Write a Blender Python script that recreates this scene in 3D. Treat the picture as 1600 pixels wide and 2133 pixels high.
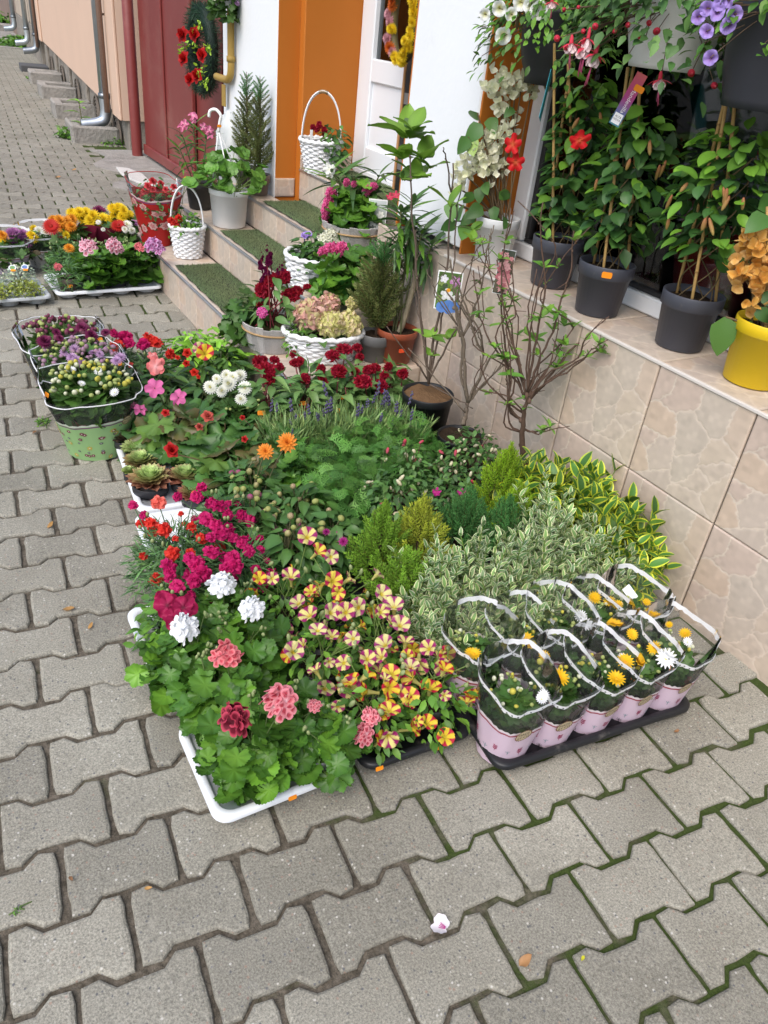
import bpy, math, random
import numpy as np
from mathutils import Matrix, Vector
for o in list(bpy.data.objects): bpy.data.objects.remove(o)
scene = bpy.context.scene
COL = scene.collection
PI = math.pi
rng = np.random.default_rng(7)
random.seed(7)
# ------------------------------------------------------------------ camera
F = 1596.; CX, CY = 800., 1066.5; CAM_H = 1.43
def nrm(v): v = np.asarray(v, float); return v/np.linalg.norm(v)
_V1 = np.array([-319-CX, -92-CY, F]); _VZ = np.array([505-CX, 3550-CY, F])
_ez = -nrm(_VZ); _ex = nrm(_V1); _ex = nrm(_ex-_ez*(_ex@_ez)); _ey = np.cross(_ez, _ex)
AX, AY, AZ = -_ey, _ex, _ez           # world axes seen from the camera (x right, y down, z forward)
CAM = np.array([0, 0, CAM_H])
def ray(px, py):
    d = np.array([px-CX, py-CY, F]); return np.array([d@AX, d@AY, d@AZ])
def G(px, py, z=0.):                  # point of a pixel's ray at height z
    r = ray(px, py); return CAM+r*((z-CAM_H)/r[2])
def GX(px, py, x):                    # ... on a plane parallel to the shop front
    r = ray(px, py); return CAM+r*(x/r[0])
def GP(px, py, p):                    # ... on the upright plane through p that faces the viewer
    r = ray(px, py); n = np.array([p[0], p[1], 0.]); t = (n@(np.asarray(p, float)-CAM))/(n@r); return CAM+r*t
def basis(c): return (float(AX[c]), float(AY[c]), float(AZ[c]))
cam = bpy.data.cameras.new('camera'); camo = bpy.data.objects.new('camera', cam); COL.objects.link(camo)
R_, D_, W_ = Vector(basis(0)), Vector(basis(1)), Vector(basis(2))
m = Matrix((R_, -D_, -W_)).transposed().to_4x4(); m.translation = Vector(CAM); camo.matrix_world = m
cam.sensor_fit = 'VERTICAL'; cam.sensor_height = 24.; cam.lens = F/2133*24.; cam.clip_start = .05; cam.clip_end = 2000
scene.camera = camo
# ------------------------------------------------------------------ light
SUN_EL, SUN_AZ = math.radians(52), math.radians(238)    # azimuth measured from +Y towards +X
w = bpy.data.worlds.new('World'); scene.world = w; w.use_nodes = True
nt = w.node_tree; sky = nt.nodes.new('ShaderNodeTexSky'); sky.sky_type = 'NISHITA'; sky.sun_disc = False
sky.sun_elevation = SUN_EL; sky.sun_rotation = SUN_AZ; sky.air_density = 1.0; sky.dust_density = 3.; sky.ozone_density = 1.0
bg = nt.nodes['Background']; nt.links.new(sky.outputs[0], bg.inputs[0]); bg.inputs[1].default_value = .15
sl = bpy.data.lights.new('sun', 'SUN'); sl.energy = 1.15; sl.angle = math.radians(50); sl.color = (1, .98, .95)
so = bpy.data.objects.new('sun', sl); COL.objects.link(so); so.location = (0, 0, 12)
sd = Vector((math.sin(SUN_AZ)*math.cos(SUN_EL), math.cos(SUN_AZ)*math.cos(SUN_EL), math.sin(SUN_EL)))
so.rotation_euler = sd.to_track_quat('Z', 'Y').to_euler()
vs = scene.view_settings; vs.view_transform = 'Standard'; vs.look = 'None'; vs.exposure = 0.72; vs.gamma = 1.; vs.use_curve_mapping = False
scene.render.engine = 'CYCLES'; scene.cycles.transparent_max_bounces = 32; scene.cycles.max_bounces = 6; scene.cycles.diffuse_bounces = 3; scene.cycles.glossy_bounces = 3; scene.cycles.transmission_bounces = 4
scene.render.resolution_x = 768; scene.render.resolution_y = 1024

# ------------------------------------------------------------------ mesh helpers
class P:                                # a little mesh: points, faces, point colours
    def __init__(s, V, Fc, C=(.5, .5, .5)):
        s.V = np.asarray(V, float).reshape(-1, 3)
        s.L = np.array([i for f in Fc for i in f], int); s.T = np.array([len(f) for f in Fc], int)
        C = np.asarray(C, float); s.C = np.tile(C, (len(s.V), 1)) if C.ndim == 1 else C
class MB:
    def __init__(s): s.V = []; s.L = []; s.T = []; s.C = []; s.M = []; s.n = 0
    def add(s, p, R=None, t=(0, 0, 0), sc=1., tint=None, mat=0):
        V = p.V*np.asarray(sc, float)
        if R is not None: V = V@np.asarray(R).T
        s.V.append(V+np.asarray(t, float)); s.L.append(p.L+s.n); s.T.append(p.T)
        s.C.append(p.C if tint is None else p.C*np.asarray(tint)); s.M.append(np.full(len(p.T), mat)); s.n += len(V); return s
    def many(s, p, R, t, sc=None, tint=None, mat=0):
        R = np.asarray(R); t = np.asarray(t, float); k = len(t)
        if k == 0: return s
        V = np.einsum('kij,nj->kni', R, p.V)
        if sc is not None: V = V*np.asarray(sc, float).reshape(k, 1, 1)
        V = V+t[:, None, :]; n = len(p.V)
        s.V.append(V.reshape(-1, 3)); s.L.append((p.L[None, :]+(s.n+np.arange(k)*n)[:, None]).ravel()); s.T.append(np.tile(p.T, k))
        C = np.tile(p.C[None], (k, 1, 1))
        if tint is not None: C = C*np.asarray(tint, float).reshape(k, 1, -1)
        s.C.append(C.reshape(-1, 3)); s.M.append(np.full(len(p.T)*k, mat)); s.n += k*n; return s
    def mesh(s, name, mats, smooth=True):
        V = np.concatenate(s.V); L = np.concatenate(s.L); T = np.concatenate(s.T); C = np.concatenate(s.C); M = np.concatenate(s.M)
        me = bpy.data.meshes.new(name); me.vertices.add(len(V)); me.vertices.foreach_set('co', V.astype(np.float32).ravel())
        me.loops.add(len(L)); me.loops.foreach_set('vertex_index', L.astype(np.int32))
        me.polygons.add(len(T)); st = np.concatenate([[0], np.cumsum(T)[:-1]])
        me.polygons.foreach_set('loop_start', st.astype(np.int32)); me.polygons.foreach_set('loop_total', T.astype(np.int32))
        me.polygons.foreach_set('material_index', M.astype(np.int32)); me.polygons.foreach_set('use_smooth', np.full(len(T), smooth))
        a = me.color_attributes.new('Col', 'FLOAT_COLOR', 'POINT')
        a.data.foreach_set('color', np.c_[np.clip(C, 0, 1), np.ones(len(C))].astype(np.float32).ravel())
        for mm in (mats if isinstance(mats, (list, tuple)) else [mats]): me.materials.append(mm)
        me.update(calc_edges=True); return me
    def build(s, name, mats, parent=None, smooth=True, kind=None, loc=None):
        return link(name, s.mesh(name, mats, smooth), parent, kind=kind, loc=loc)
def link(name, data, parent=None, kind=None, loc=None, R=None, sc=None):
    o = bpy.data.objects.new(name, data); COL.objects.link(o)
    if parent is not None: o.parent = parent
    if R is not None:
        s3 = (sc, sc, sc) if np.isscalar(sc) else (sc or (1, 1, 1))
        mm = Matrix([[float(R[i][j])*s3[j] for j in range(3)] for i in range(3)]).to_4x4(); mm.translation = Vector(loc if loc is not None else (0, 0, 0)); o.matrix_basis = mm
    else:
        if loc is not None: o.location = [float(c) for c in loc]
        if sc is not None: o.scale = (sc, sc, sc) if np.isscalar(sc) else sc
    if kind: o['kind'] = kind
    return o
def tag(o, label, cat, group=None):
    o['label'] = label; o['category'] = cat
    if group: o['group'] = group
    return o
def thing(name, label, cat, loc=(0, 0, 0), rz=0, group=None):
    o = bpy.data.objects.new(name, None); COL.objects.link(o); o.empty_display_size = .05
    o.location = [float(c) for c in loc]; o.rotation_euler = (0, 0, rz); return tag(o, label, cat, group)
def struct(o): o['kind'] = 'structure'; return o
def frame(d, up=(0, 0, 1)):             # columns: x, y = d, z near up
    y = nrm(d); z = np.asarray(up, float); z = z-y*(z@y)
    if np.linalg.norm(z) < 1e-4: z = np.array([1., 0, 0])-y*y[0]
    z = nrm(z); x = np.cross(y, z); return np.stack([x, y, z], 1)
def frames(D, U):
    D = np.asarray(D, float); U = np.asarray(U, float)
    y = D/np.linalg.norm(D, axis=1, keepdims=True); z = U-y*(U*y).sum(1, keepdims=True); z = z/(np.linalg.norm(z, axis=1, keepdims=True)+1e-9)
    return np.stack([np.cross(y, z), y, z], 2)
def rotz(a): c, s = math.cos(a), math.sin(a); return np.array([[c, -s, 0], [s, c, 0], [0, 0, 1.]])
def rotx(a): c, s = math.cos(a), math.sin(a); return np.array([[1., 0, 0], [0, c, -s], [0, s, c]])
def roty(a): c, s = math.cos(a), math.sin(a); return np.array([[c, 0, s], [0, 1., 0], [-s, 0, c]])
def box(x0, y0, z0, x1, y1, z1, c=(.5, .5, .5)):
    V = [(x, y, z) for z in (z0, z1) for y in (y0, y1) for x in (x0, x1)]
    return P(V, [(0, 2, 3, 1), (4, 5, 7, 6), (0, 1, 5, 4), (2, 6, 7, 3), (0, 4, 6, 2), (1, 3, 7, 5)], c)
def bbox(x0, y0, z0, x1, y1, z1, b=.004, c=(.5, .5, .5)):   # box with chamfered edges
    V = []; F_ = []; lo = (x0, y0, z0); hi = (x1, y1, z1); idx = {}
    for ax in range(3):
        for sgn in (0, 1):
            q = []
            for (a, bb) in ((0, 0), (1, 0), (1, 1), (0, 1)):
                o1, o2 = (ax+1) % 3, (ax+2) % 3; p = [0, 0, 0]
                p[ax] = hi[ax] if sgn else lo[ax]
                p[o1] = hi[o1]-b if a else lo[o1]+b; p[o2] = hi[o2]-b if bb else lo[o2]+b
                key = [0, 0, 0]; key[ax] = sgn; key[o1] = a; key[o2] = bb
                idx[(ax, tuple(key))] = len(V); q.append(len(V)); V.append(p)
            F_.append(q if sgn else q[::-1])
    for ax in range(3):
        o1, o2 = (ax+1) % 3, (ax+2) % 3
        for a in (0, 1):
            for bb in (0, 1):
                k0 = [0, 0, 0]; k1 = [0, 0, 0]; k1[ax] = 1
                for k in (k0, k1): k[o1] = a; k[o2] = bb
                q = [idx[(o1, tuple(k0))], idx[(o1, tuple(k1))], idx[(o2, tuple(k1))], idx[(o2, tuple(k0))]]
                F_.append(q if (a == bb) else q[::-1])
    for k in [(a, b_, c_) for a in (0, 1) for b_ in (0, 1) for c_ in (0, 1)]:
        q = [idx[(0, k)], idx[(1, k)], idx[(2, k)]]; F_.append(q if sum(k) % 2 else q[::-1])
    return P(V, F_, c)
def lathe(prof, n=28, c=(.5, .5, .5), cols=None, wob=None, close=False):
    V = []; C = []
    for k, (r, z) in enumerate(prof):
        for i in range(n):
            a = 2*PI*i/n; rr = r*(wob(a, z) if wob else 1); V.append((rr*math.cos(a), rr*math.sin(a), z)); C.append(cols[k] if cols else c)
    Fc = [(k*n+i, k*n+(i+1) % n, (k+1)*n+(i+1) % n, (k+1)*n+i) for k in range(len(prof)-1) for i in range(n)]
    return P(V, Fc, C)
def tube(pts, rad, n=6, c=(.5, .5, .5), cap=True):
    pts = np.asarray(pts, float); k = len(pts); rad = np.full(k, rad) if np.isscalar(rad) else np.asarray(rad, float)
    T = np.gradient(pts, axis=0); T /= np.linalg.norm(T, axis=1, keepdims=True)+1e-12
    u = np.cross(T[0], (0, 0, 1.)); u = u if np.linalg.norm(u) > 1e-3 else np.cross(T[0], (1., 0, 0)); V = []
    for i in range(k):
        u = nrm(u-T[i]*(u@T[i])); v = np.cross(T[i], u)
        for j in range(n):
            a = 2*PI*j/n; V.append(pts[i]+rad[i]*(math.cos(a)*u+math.sin(a)*v))
    Fc = [(i*n+j, i*n+(j+1) % n, (i+1)*n+(j+1) % n, (i+1)*n+j) for i in range(k-1) for j in range(n)]
    if cap: Fc += [tuple(range(n))[::-1], tuple(range((k-1)*n, k*n))]
    return P(V, Fc, c)
def spline(pts, m=5):
    p = np.asarray(pts, float); p = np.vstack([2*p[0]-p[1], p, 2*p[-1]-p[-2]]); out = []
    for i in range(1, len(p)-2):
        for t in np.linspace(0, 1, m, endpoint=False):
            out.append(.5*((2*p[i])+(-p[i-1]+p[i+1])*t+(2*p[i-1]-5*p[i]+4*p[i+1]-p[i+2])*t*t+(-p[i-1]+3*p[i]-3*p[i+1]+p[i+2])*t**3))
    out.append(p[-2]); return np.array(out)
def extrude(poly, z0, z1, b=0., c=(.5, .5, .5)):  # convex or star-shaped outline
    poly = np.asarray(poly, float); n = len(poly); ct = poly.mean(0)
    rings = [(poly, z0), (poly, z1-b)]
    if b: rings.append((poly+(ct-poly)/np.linalg.norm(ct-poly, axis=1, keepdims=True)*b*1.3, z1))
    V = [(x, y, z) for q, z in rings for x, y in q]; k = len(rings)
    Fc = [(r*n+i, r*n+(i+1) % n, (r+1)*n+(i+1) % n, (r+1)*n+i) for r in range(k-1) for i in range(n)]
    Fc += [tuple(range((k-1)*n, k*n)), tuple(range(n))[::-1]]
    return P(V, Fc, c)
def join(ps):
    mb = MB()
    for p in ps: mb.add(p)
    q = P(np.zeros((0, 3)), [], np.zeros((0, 3))); q.V = np.concatenate(mb.V); q.L = np.concatenate(mb.L); q.T = np.concatenate(mb.T); q.C = np.concatenate(mb.C); return q
def placed(p, R=None, t=(0, 0, 0), sc=1.):
    q = P(np.zeros((0, 3)), [], np.zeros((0, 3))); V = p.V*np.asarray(sc, float); V = V if R is None else V@np.asarray(R).T
    q.V = V+np.asarray(t, float); q.L = p.L; q.T = p.T; q.C = p.C; return q
def tinted(p, t):
    q = placed(p); q.C = p.C*np.asarray(t); return q

# ------------------------------------------------------------------ materials
def _new(name):
    m = bpy.data.materials.new(name); m.use_nodes = True; nt = m.node_tree; return m, nt, nt.nodes['Principled BSDF']
def mat(name, col=None, rough=.5, metal=0., spec=.5, noise=None, dirt=None, bump=None, objrand=0., trans=0., coat=0., gain=1.):
    """col None -> colours stored with the mesh.  noise=(scale, amount); dirt=(scale, colour, lo, hi); bump=(scale, strength, dist)"""
    m, nt, b = _new(name); N = nt.nodes; Lk = nt.links.new
    tc = N.new('ShaderNodeTexCoord'); co = tc.outputs['Object']
    if col is None:
        a = N.new('ShaderNodeAttribute'); a.attribute_name = 'Col'; c = a.outputs['Color']
    else:
        r = N.new('ShaderNodeRGB'); r.outputs[0].default_value = (*col, 1); c = r.outputs[0]
    def mul(c, facsock, lo, hi):
        mr = N.new('ShaderNodeMapRange'); mr.inputs[3].default_value = lo; mr.inputs[4].default_value = hi; Lk(facsock, mr.inputs[0])
        mx = N.new('ShaderNodeVectorMath'); mx.operation = 'SCALE'; Lk(c, mx.inputs[0]); Lk(mr.outputs[0], mx.inputs['Scale']); return mx.outputs[0]
    if gain != 1.:
        gx_ = N.new('ShaderNodeVectorMath'); gx_.operation = 'MULTIPLY'; Lk(c, gx_.inputs[0]); gx_.inputs[1].default_value = gain if isinstance(gain, tuple) else (gain,)*3; c = gx_.outputs[0]
    if noise:
        n = N.new('ShaderNodeTexNoise'); n.inputs['Scale'].default_value = noise[0]; n.inputs['Detail'].default_value = 6; n.inputs['Roughness'].default_value = .65; Lk(co, n.inputs['Vector'])
        c = mul(c, n.outputs[0], 1-noise[1], 1+noise[1])
    if objrand:
        oi = N.new('ShaderNodeObjectInfo'); c = mul(c, oi.outputs['Random'], 1-objrand, 1+objrand)
    for d in (dirt if isinstance(dirt, list) else [dirt] if dirt else []):
        n = N.new('ShaderNodeTexNoise'); n.inputs['Scale'].default_value = d[0]; n.inputs['Detail'].default_value = 8; n.inputs['Roughness'].default_value = .7; Lk(co, n.inputs['Vector'])
        mr = N.new('ShaderNodeMapRange'); mr.inputs[1].default_value = d[2]; mr.inputs[2].default_value = d[3]; Lk(n.outputs[0], mr.inputs[0])
        mx = N.new('ShaderNodeMix'); mx.data_type = 'RGBA'; Lk(mr.outputs[0], mx.inputs['Factor']); Lk(c, mx.inputs[6]); mx.inputs[7].default_value = (*d[1], 1); c = mx.outputs[2]
    Lk(c, b.inputs['Base Color']); b.inputs['Roughness'].default_value = rough; b.inputs['Metallic'].default_value = metal; b.inputs['Specular IOR Level'].default_value = spec
    if coat: b.inputs['Coat Weight'].default_value = coat; b.inputs['Coat Roughness'].default_value = .15
    if bump:
        n = N.new('ShaderNodeTexNoise'); n.inputs['Scale'].default_value = bump[0]; n.inputs['Detail'].default_value = 6; Lk(co, n.inputs['Vector'])
        bp = N.new('ShaderNodeBump'); bp.inputs['Strength'].default_value = bump[1]; bp.inputs['Distance'].default_value = bump[2]; Lk(n.outputs[0], bp.inputs['Height']); Lk(bp.outputs[0], b.inputs['Normal'])
    if trans:
        t = N.new('ShaderNodeBsdfTranslucent'); Lk(c, t.inputs[0]); ms = N.new('ShaderNodeMixShader'); ms.inputs[0].default_value = trans
        Lk(b.outputs[0], ms.inputs[1]); Lk(t.outputs[0], ms.inputs[2]); Lk(ms.outputs[0], N['Material Output'].inputs[0])
    return m
M = {}
M['leaf'] = mat('leaf', None, .42, spec=.45, objrand=.25, trans=.25, noise=(40, .12), gain=(1.75, 1.7, 1.3))
M['leafj'] = mat('leaf_mass', None, .48, spec=.4, trans=.25, gain=(1.75, 1.7, 1.3))
M['petal'] = mat('petal', None, .55, spec=.25, trans=.3, objrand=.08)
M['stem'] = mat('stem', None, .6, spec=.3)
M['bark'] = mat('bark', None, .8, spec=.2, noise=(60, .3), bump=(120, .4, .002))
M['plastic'] = mat('plastic', None, .45, spec=.4, noise=(9, .07), dirt=[(9, (.20, .18, .15), .60, .95), (45, (.16, .14, .11), .66, .85)])
M['tray'] = mat('tray_plastic', None, .4, spec=.4, dirt=(11, (.3, .28, .25), .6, 1.0))
M['soil'] = mat('soil', None, .95, spec=.1, noise=(45, .5), bump=(160, .9, .008))
M['paper'] = mat('paper', None, .6, spec=.3)
M['wick'] = mat('wicker', None, .55, spec=.35, noise=(30, .1), dirt=(9, (.35, .3, .24), .66, .95))
M['metal'] = mat('zinc', None, .38, metal=.85, noise=(14, .2))
M['terra'] = mat('terracotta_plastic', None, .5, spec=.4, noise=(12, .1))
M['paint'] = mat('paint', None, .5, spec=.35)
M['white_wall'] = mat('white_plaster', (.76, .785, .80), .85, spec=.2, noise=(3, .04), dirt=[(1.6, (.56, .57, .55), .58, .9), (5, (.54, .50, .40), .70, .9)], bump=(45, .25, .005))
M['orange_wall'] = mat('orange_paint', (.48, .152, .018), .6, spec=.3, noise=(2.5, .07), bump=(70, .08, .003))
M['peach_wall'] = mat('peach_plaster', (.62, .445, .335), .85, spec=.2, noise=(1.3, .07), dirt=(1.1, (.5, .38, .29), .6, .9), bump=(60, .15, .005))
M['gate'] = mat('red_gate_paint', (.19, .036, .032), .42, spec=.4, noise=(2.2, .16), dirt=[(1.7, (.27, .12, .095), .5, .85), (6, (.30, .17, .14), .62, .85)])
M['concrete'] = mat('concrete', (.30, .285, .26), .95, spec=.15, noise=(7, .3), dirt=[(2.4, (.12, .115, .1), .5, .75), (9, (.45, .44, .41), .6, .8)], bump=(35, .7, .02))
M['upvc'] = mat('white_upvc', (.80, .83, .86), .3, spec=.5, noise=(3, .03))
M['felt'] = mat('felt_backing', (.03, .035, .02), .9)
def glass_mat():
    m, nt, b = _new('window_glass'); N = nt.nodes; N.remove(b)
    gl = N.new('ShaderNodeBsdfGlossy'); gl.inputs['Roughness'].default_value = .01; tr = N.new('ShaderNodeBsdfTransparent'); tr.inputs[0].default_value = (.8, .82, .82, 1)
    fr = N.new('ShaderNodeFresnel'); fr.inputs[0].default_value = 1.55; ms = N.new('ShaderNodeMixShader')
    nt.links.new(fr.outputs[0], ms.inputs[0]); nt.links.new(tr.outputs[0], ms.inputs[1]); nt.links.new(gl.outputs[0], ms.inputs[2]); nt.links.new(ms.outputs[0], N['Material Output'].inputs[0]); return m
M['glass'] = glass_mat()
def film_mat():
    m, nt, b = _new('clear_film'); N = nt.nodes; N.remove(b); Lk = nt.links.new
    gl = N.new('ShaderNodeBsdfGlossy'); gl.inputs['Roughness'].default_value = .09; tr = N.new('ShaderNodeBsdfTransparent'); tr.inputs[0].default_value = (.985, .985, .985, 1)
    df = N.new('ShaderNodeBsdfDiffuse'); df.inputs[0].default_value = (.8, .82, .82, 1)
    fr = N.new('ShaderNodeFresnel'); fr.inputs[0].default_value = 1.28
    tc = N.new('ShaderNodeTexCoord'); n = N.new('ShaderNodeTexNoise'); n.inputs['Scale'].default_value = 22; Lk(tc.outputs['Object'], n.inputs['Vector'])
    bp = N.new('ShaderNodeBump'); bp.inputs['Strength'].default_value = .25; bp.inputs['Distance'].default_value = .006; Lk(n.outputs[0], bp.inputs['Height']); Lk(bp.outputs[0], gl.inputs['Normal'])
    m0 = N.new('ShaderNodeMixShader'); m0.inputs[0].default_value = .025; Lk(tr.outputs[0], m0.inputs[1]); Lk(df.outputs[0], m0.inputs[2])
    ms = N.new('ShaderNodeMixShader'); Lk(fr.outputs[0], ms.inputs[0]); Lk(m0.outputs[0], ms.inputs[1]); Lk(gl.outputs[0], ms.inputs[2]); Lk(ms.outputs[0], N['Material Output'].inputs[0]); return m
M['film'] = film_mat()
def paver_mat():
    m, nt, b = _new('paver_concrete'); N = nt.nodes; Lk = nt.links.new
    ge = N.new('ShaderNodeNewGeometry'); co = ge.outputs['Position']; oi = N.new('ShaderNodeObjectInfo')
    def nz(s, d=5, r=.6):
        n = N.new('ShaderNodeTexNoise'); n.inputs['Scale'].default_value = s; n.inputs['Detail'].default_value = d; n.inputs['Roughness'].default_value = r; Lk(co, n.inputs['Vector']); return n.outputs[0]
    def rng_(x, a, b_, lo, hi):
        r = N.new('ShaderNodeMapRange'); Lk(x, r.inputs[0]); r.inputs[1].default_value = a; r.inputs[2].default_value = b_; r.inputs[3].default_value = lo; r.inputs[4].default_value = hi; return r.outputs[0]
    def mix(f, c1, c2):
        x = N.new('ShaderNodeMix'); x.data_type = 'RGBA'; Lk(f, x.inputs['Factor'])
        for s, c in ((6, c1), (7, c2)):
            if isinstance(c, tuple): x.inputs[s].default_value = (*c, 1)
            else: Lk(c, x.inputs[s])
        return x.outputs[2]
    def scale(c, f):
        x = N.new('ShaderNodeVectorMath'); x.operation = 'SCALE'; Lk(c, x.inputs[0]); Lk(f, x.inputs['Scale']); return x.outputs[0]
    c = mix(rng_(nz(2.2, 4), .35, .65, 0, 1), (.228, .215, .175), (.302, .288, .24))
    c = scale(c, rng_(nz(240, 3, .8), .32, .68, .55, 1.45))
    c = scale(c, rng_(oi.outputs['Random'], 0, 1, .84, 1.12))
    v = N.new('ShaderNodeTexVoronoi'); v.inputs['Scale'].default_value = 130; Lk(co, v.inputs['Vector'])
    sp = N.new('ShaderNodeSeparateColor'); Lk(v.outputs['Color'], sp.inputs[0])
    near = rng_(v.outputs['Distance'], .22, .38, 1, 0)
    def stones(ch, a, col, c, amt=.9):
        x = N.new('ShaderNodeMath'); x.operation = 'MULTIPLY'; Lk(rng_(sp.outputs[ch], a, a+.02, 0, amt), x.inputs[0]); Lk(near, x.inputs[1]); return mix(x.outputs[0], c, col)
    c = stones(0, .93, (.50, .48, .43), c); c = stones(1, .90, (.11, .11, .115), c); c = stones(2, .955, (.30, .2, .15), c, .7)
    c = mix(rng_(nz(1.3, 6, .7), .54, .76, 0, .5), c, (.155, .145, .12)); c = mix(rng_(nz(9, 7, .75), .60, .74, 0, .45), c, (.12, .11, .09)); c = mix(rng_(nz(5, 7, .75), .62, .72, 0, .35), c, (.36, .35, .31))
    Lk(c, b.inputs['Base Color']); b.inputs['Roughness'].default_value = .85; b.inputs['Specular IOR Level'].default_value = .25
    ad = N.new('ShaderNodeMath'); ad.operation = 'ADD'; Lk(nz(220, 3), ad.inputs[0]); Lk(nz(40, 4), ad.inputs[1])
    bp = N.new('ShaderNodeBump'); bp.inputs['Strength'].default_value = .55; bp.inputs['Distance'].default_value = .003; Lk(ad.outputs[0], bp.inputs['Height']); Lk(bp.outputs[0], b.inputs['Normal'])
    return m
M['paver'] = paver_mat()
def bed_mat():
    m, nt, b = _new('joint_sand_and_moss'); N = nt.nodes; Lk = nt.links.new
    ge = N.new('ShaderNodeNewGeometry'); co = ge.outputs['Position']
    def nz(s, d=5, r=.65):
        n = N.new('ShaderNodeTexNoise'); n.inputs['Scale'].default_value = s; n.inputs['Detail'].default_value = d; n.inputs['Roughness'].default_value = r; Lk(co, n.inputs['Vector']); return n.outputs[0]
    def rng_(x, a, b_, lo, hi):
        r = N.new('ShaderNodeMapRange'); Lk(x, r.inputs[0]); r.inputs[1].default_value = a; r.inputs[2].default_value = b_; r.inputs[3].default_value = lo; r.inputs[4].default_value = hi; return r.outputs[0]
    def mix(f, c1, c2):
        x = N.new('ShaderNodeMix'); x.data_type = 'RGBA'; Lk(f, x.inputs['Factor'])
        for s, c in ((6, c1), (7, c2)):
            if isinstance(c, tuple): x.inputs[s].default_value = (*c, 1)
            else: Lk(c, x.inputs[s])
        return x.outputs[2]
    c = mix(rng_(nz(60), .35, .65, 0, 1), (.075, .064, .048), (.175, .15, .118))
    sx = N.new('ShaderNodeSeparateXYZ'); Lk(co, sx.inputs[0])
    near_wall = rng_(sx.outputs[0], .40, .95, 0, .30)           # moss keeps to the damp strip along the shop
    ad = N.new('ShaderNodeMath'); ad.operation = 'ADD'; Lk(nz(5, 6), ad.inputs[0]); Lk(near_wall, ad.inputs[1])
    c = mix(rng_(ad.outputs[0], .60, .76, 0, .9), c, (.048, .078, .016)); c = mix(rng_(nz(150), .5, .8, 0, .5), c, (.03, .03, .02))
    Lk(c, b.inputs['Base Color']); b.inputs['Roughness'].default_value = 1; b.inputs['Specular IOR Level'].default_value = .1
    bp = N.new('ShaderNodeBump'); bp.inputs['Strength'].default_value = .9; bp.inputs['Distance'].default_value = .008; Lk(nz(110), bp.inputs['Height']); Lk(bp.outputs[0], b.inputs['Normal']); return m
M['bed'] = bed_mat()
M['tile'] = mat('stoneware_tile', None, .40, spec=.4, noise=(30, .08), dirt=[(5, (.32, .27, .215), .58, .95), (1.6, (.38, .34, .29), .58, .9), (160, (.26, .215, .17), .72, .84)], gain=(1.06, 1.02, .985))
M['asphalt'] = mat('asphalt', (.06, .06, .062), .9, noise=(60, .3), bump=(200, .6, .004))
M['ground'] = mat('earth', (.10, .095, .08), .95, noise=(3, .3))
# ------------------------------------------------------------------ ground and paving
TH = .085; U_ = np.array([math.cos(TH), -math.sin(TH)]); V_ = np.array([math.sin(TH), math.cos(TH)])
def sheet(name, x0, y0, x1, y1, z, m): mb = MB(); mb.add(P([(x0, y0, z), (x1, y0, z), (x1, y1, z), (x0, y1, z)], [(0, 1, 2, 3)])); return struct(mb.build(name, m))
sheet('ground', -300, -300, 300, 400, -.16, M['ground'])
sheet('road', -9, -40, -2.45, 120, -.13, M['asphalt'])
mb = MB(); mb.add(bbox(-2.45, -40, -.3, -2.3, 120, .005, .012)); struct(mb.build('kerb', M['concrete'], smooth=False))
pav = sheet('pavement', -2.3, -6, 7.5, 22.6, -.011, M['bed'])
mb = MB(); mb.add(box(-2.3, 22.6, -.3, 9, 90, .004)); struct(mb.build('far_pavement', M['concrete'], smooth=False))
PL, PW, AMP, SL, GAP = .209, .1397, .0115, .026, .0104
def paver_mesh(seed, gap):
    r = np.random.default_rng(seed); hx = PL/2-gap/2; he = PW/2+AMP-gap/2; hw = PW/2-AMP-gap/2; q = PL/4
    o = [(-hx, -he), (-q-SL/2, -he), (-q+SL/2, -hw), (q-SL/2, -hw), (q+SL/2, -he), (hx, -he), (hx, he), (q+SL/2, he), (q-SL/2, hw), (-q+SL/2, hw), (-q-SL/2, he), (-hx, he)]
    pts = []
    for i in range(12):
        a, b = np.array(o[i]), np.array(o[(i+1) % 12]); k = max(1, int(np.linalg.norm(b-a)/.022))
        for t in range(k):
            p = a+(b-a)*t/k; pts.append(p+r.normal(0, .0009, 2))
    pts = np.array(pts)
    for cx_, cy_ in ((-hx, -he), (hx, -he), (hx, he), (-hx, he)):
        d = np.linalg.norm(pts-np.array([cx_, cy_]), axis=1); pts[d.argmin()] += -np.sign([cx_, cy_])*(.001+.004*r.random())
    nx = np.roll(pts, -1, 0)-np.roll(pts, 1, 0); nn = np.c_[nx[:, 1], -nx[:, 0]]; nn /= np.linalg.norm(nn, axis=1, keepdims=True)
    n = len(pts); rings = [(pts, -.03), (pts, -.0055-.001*r.random(n)), (pts-nn*.0022, -.0022), (pts-nn*(.006+.002*r.random((n, 1))), 0.)]
    V = [(x, y, (z if np.isscalar(z) else z[i])) for q_, z in rings for i, (x, y) in enumerate(q_)]
    Fc = [(k*n+i, k*n+(i+1) % n, (k+1)*n+(i+1) % n, (k+1)*n+i) for k in range(3) for i in range(n)]+[tuple(range(3*n, 4*n))]
    return P(V, Fc, (.3, .3, .3))
PVP = [paver_mesh(s, GAP*(.85+.1*(s % 4))) for s in range(8)]
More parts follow.
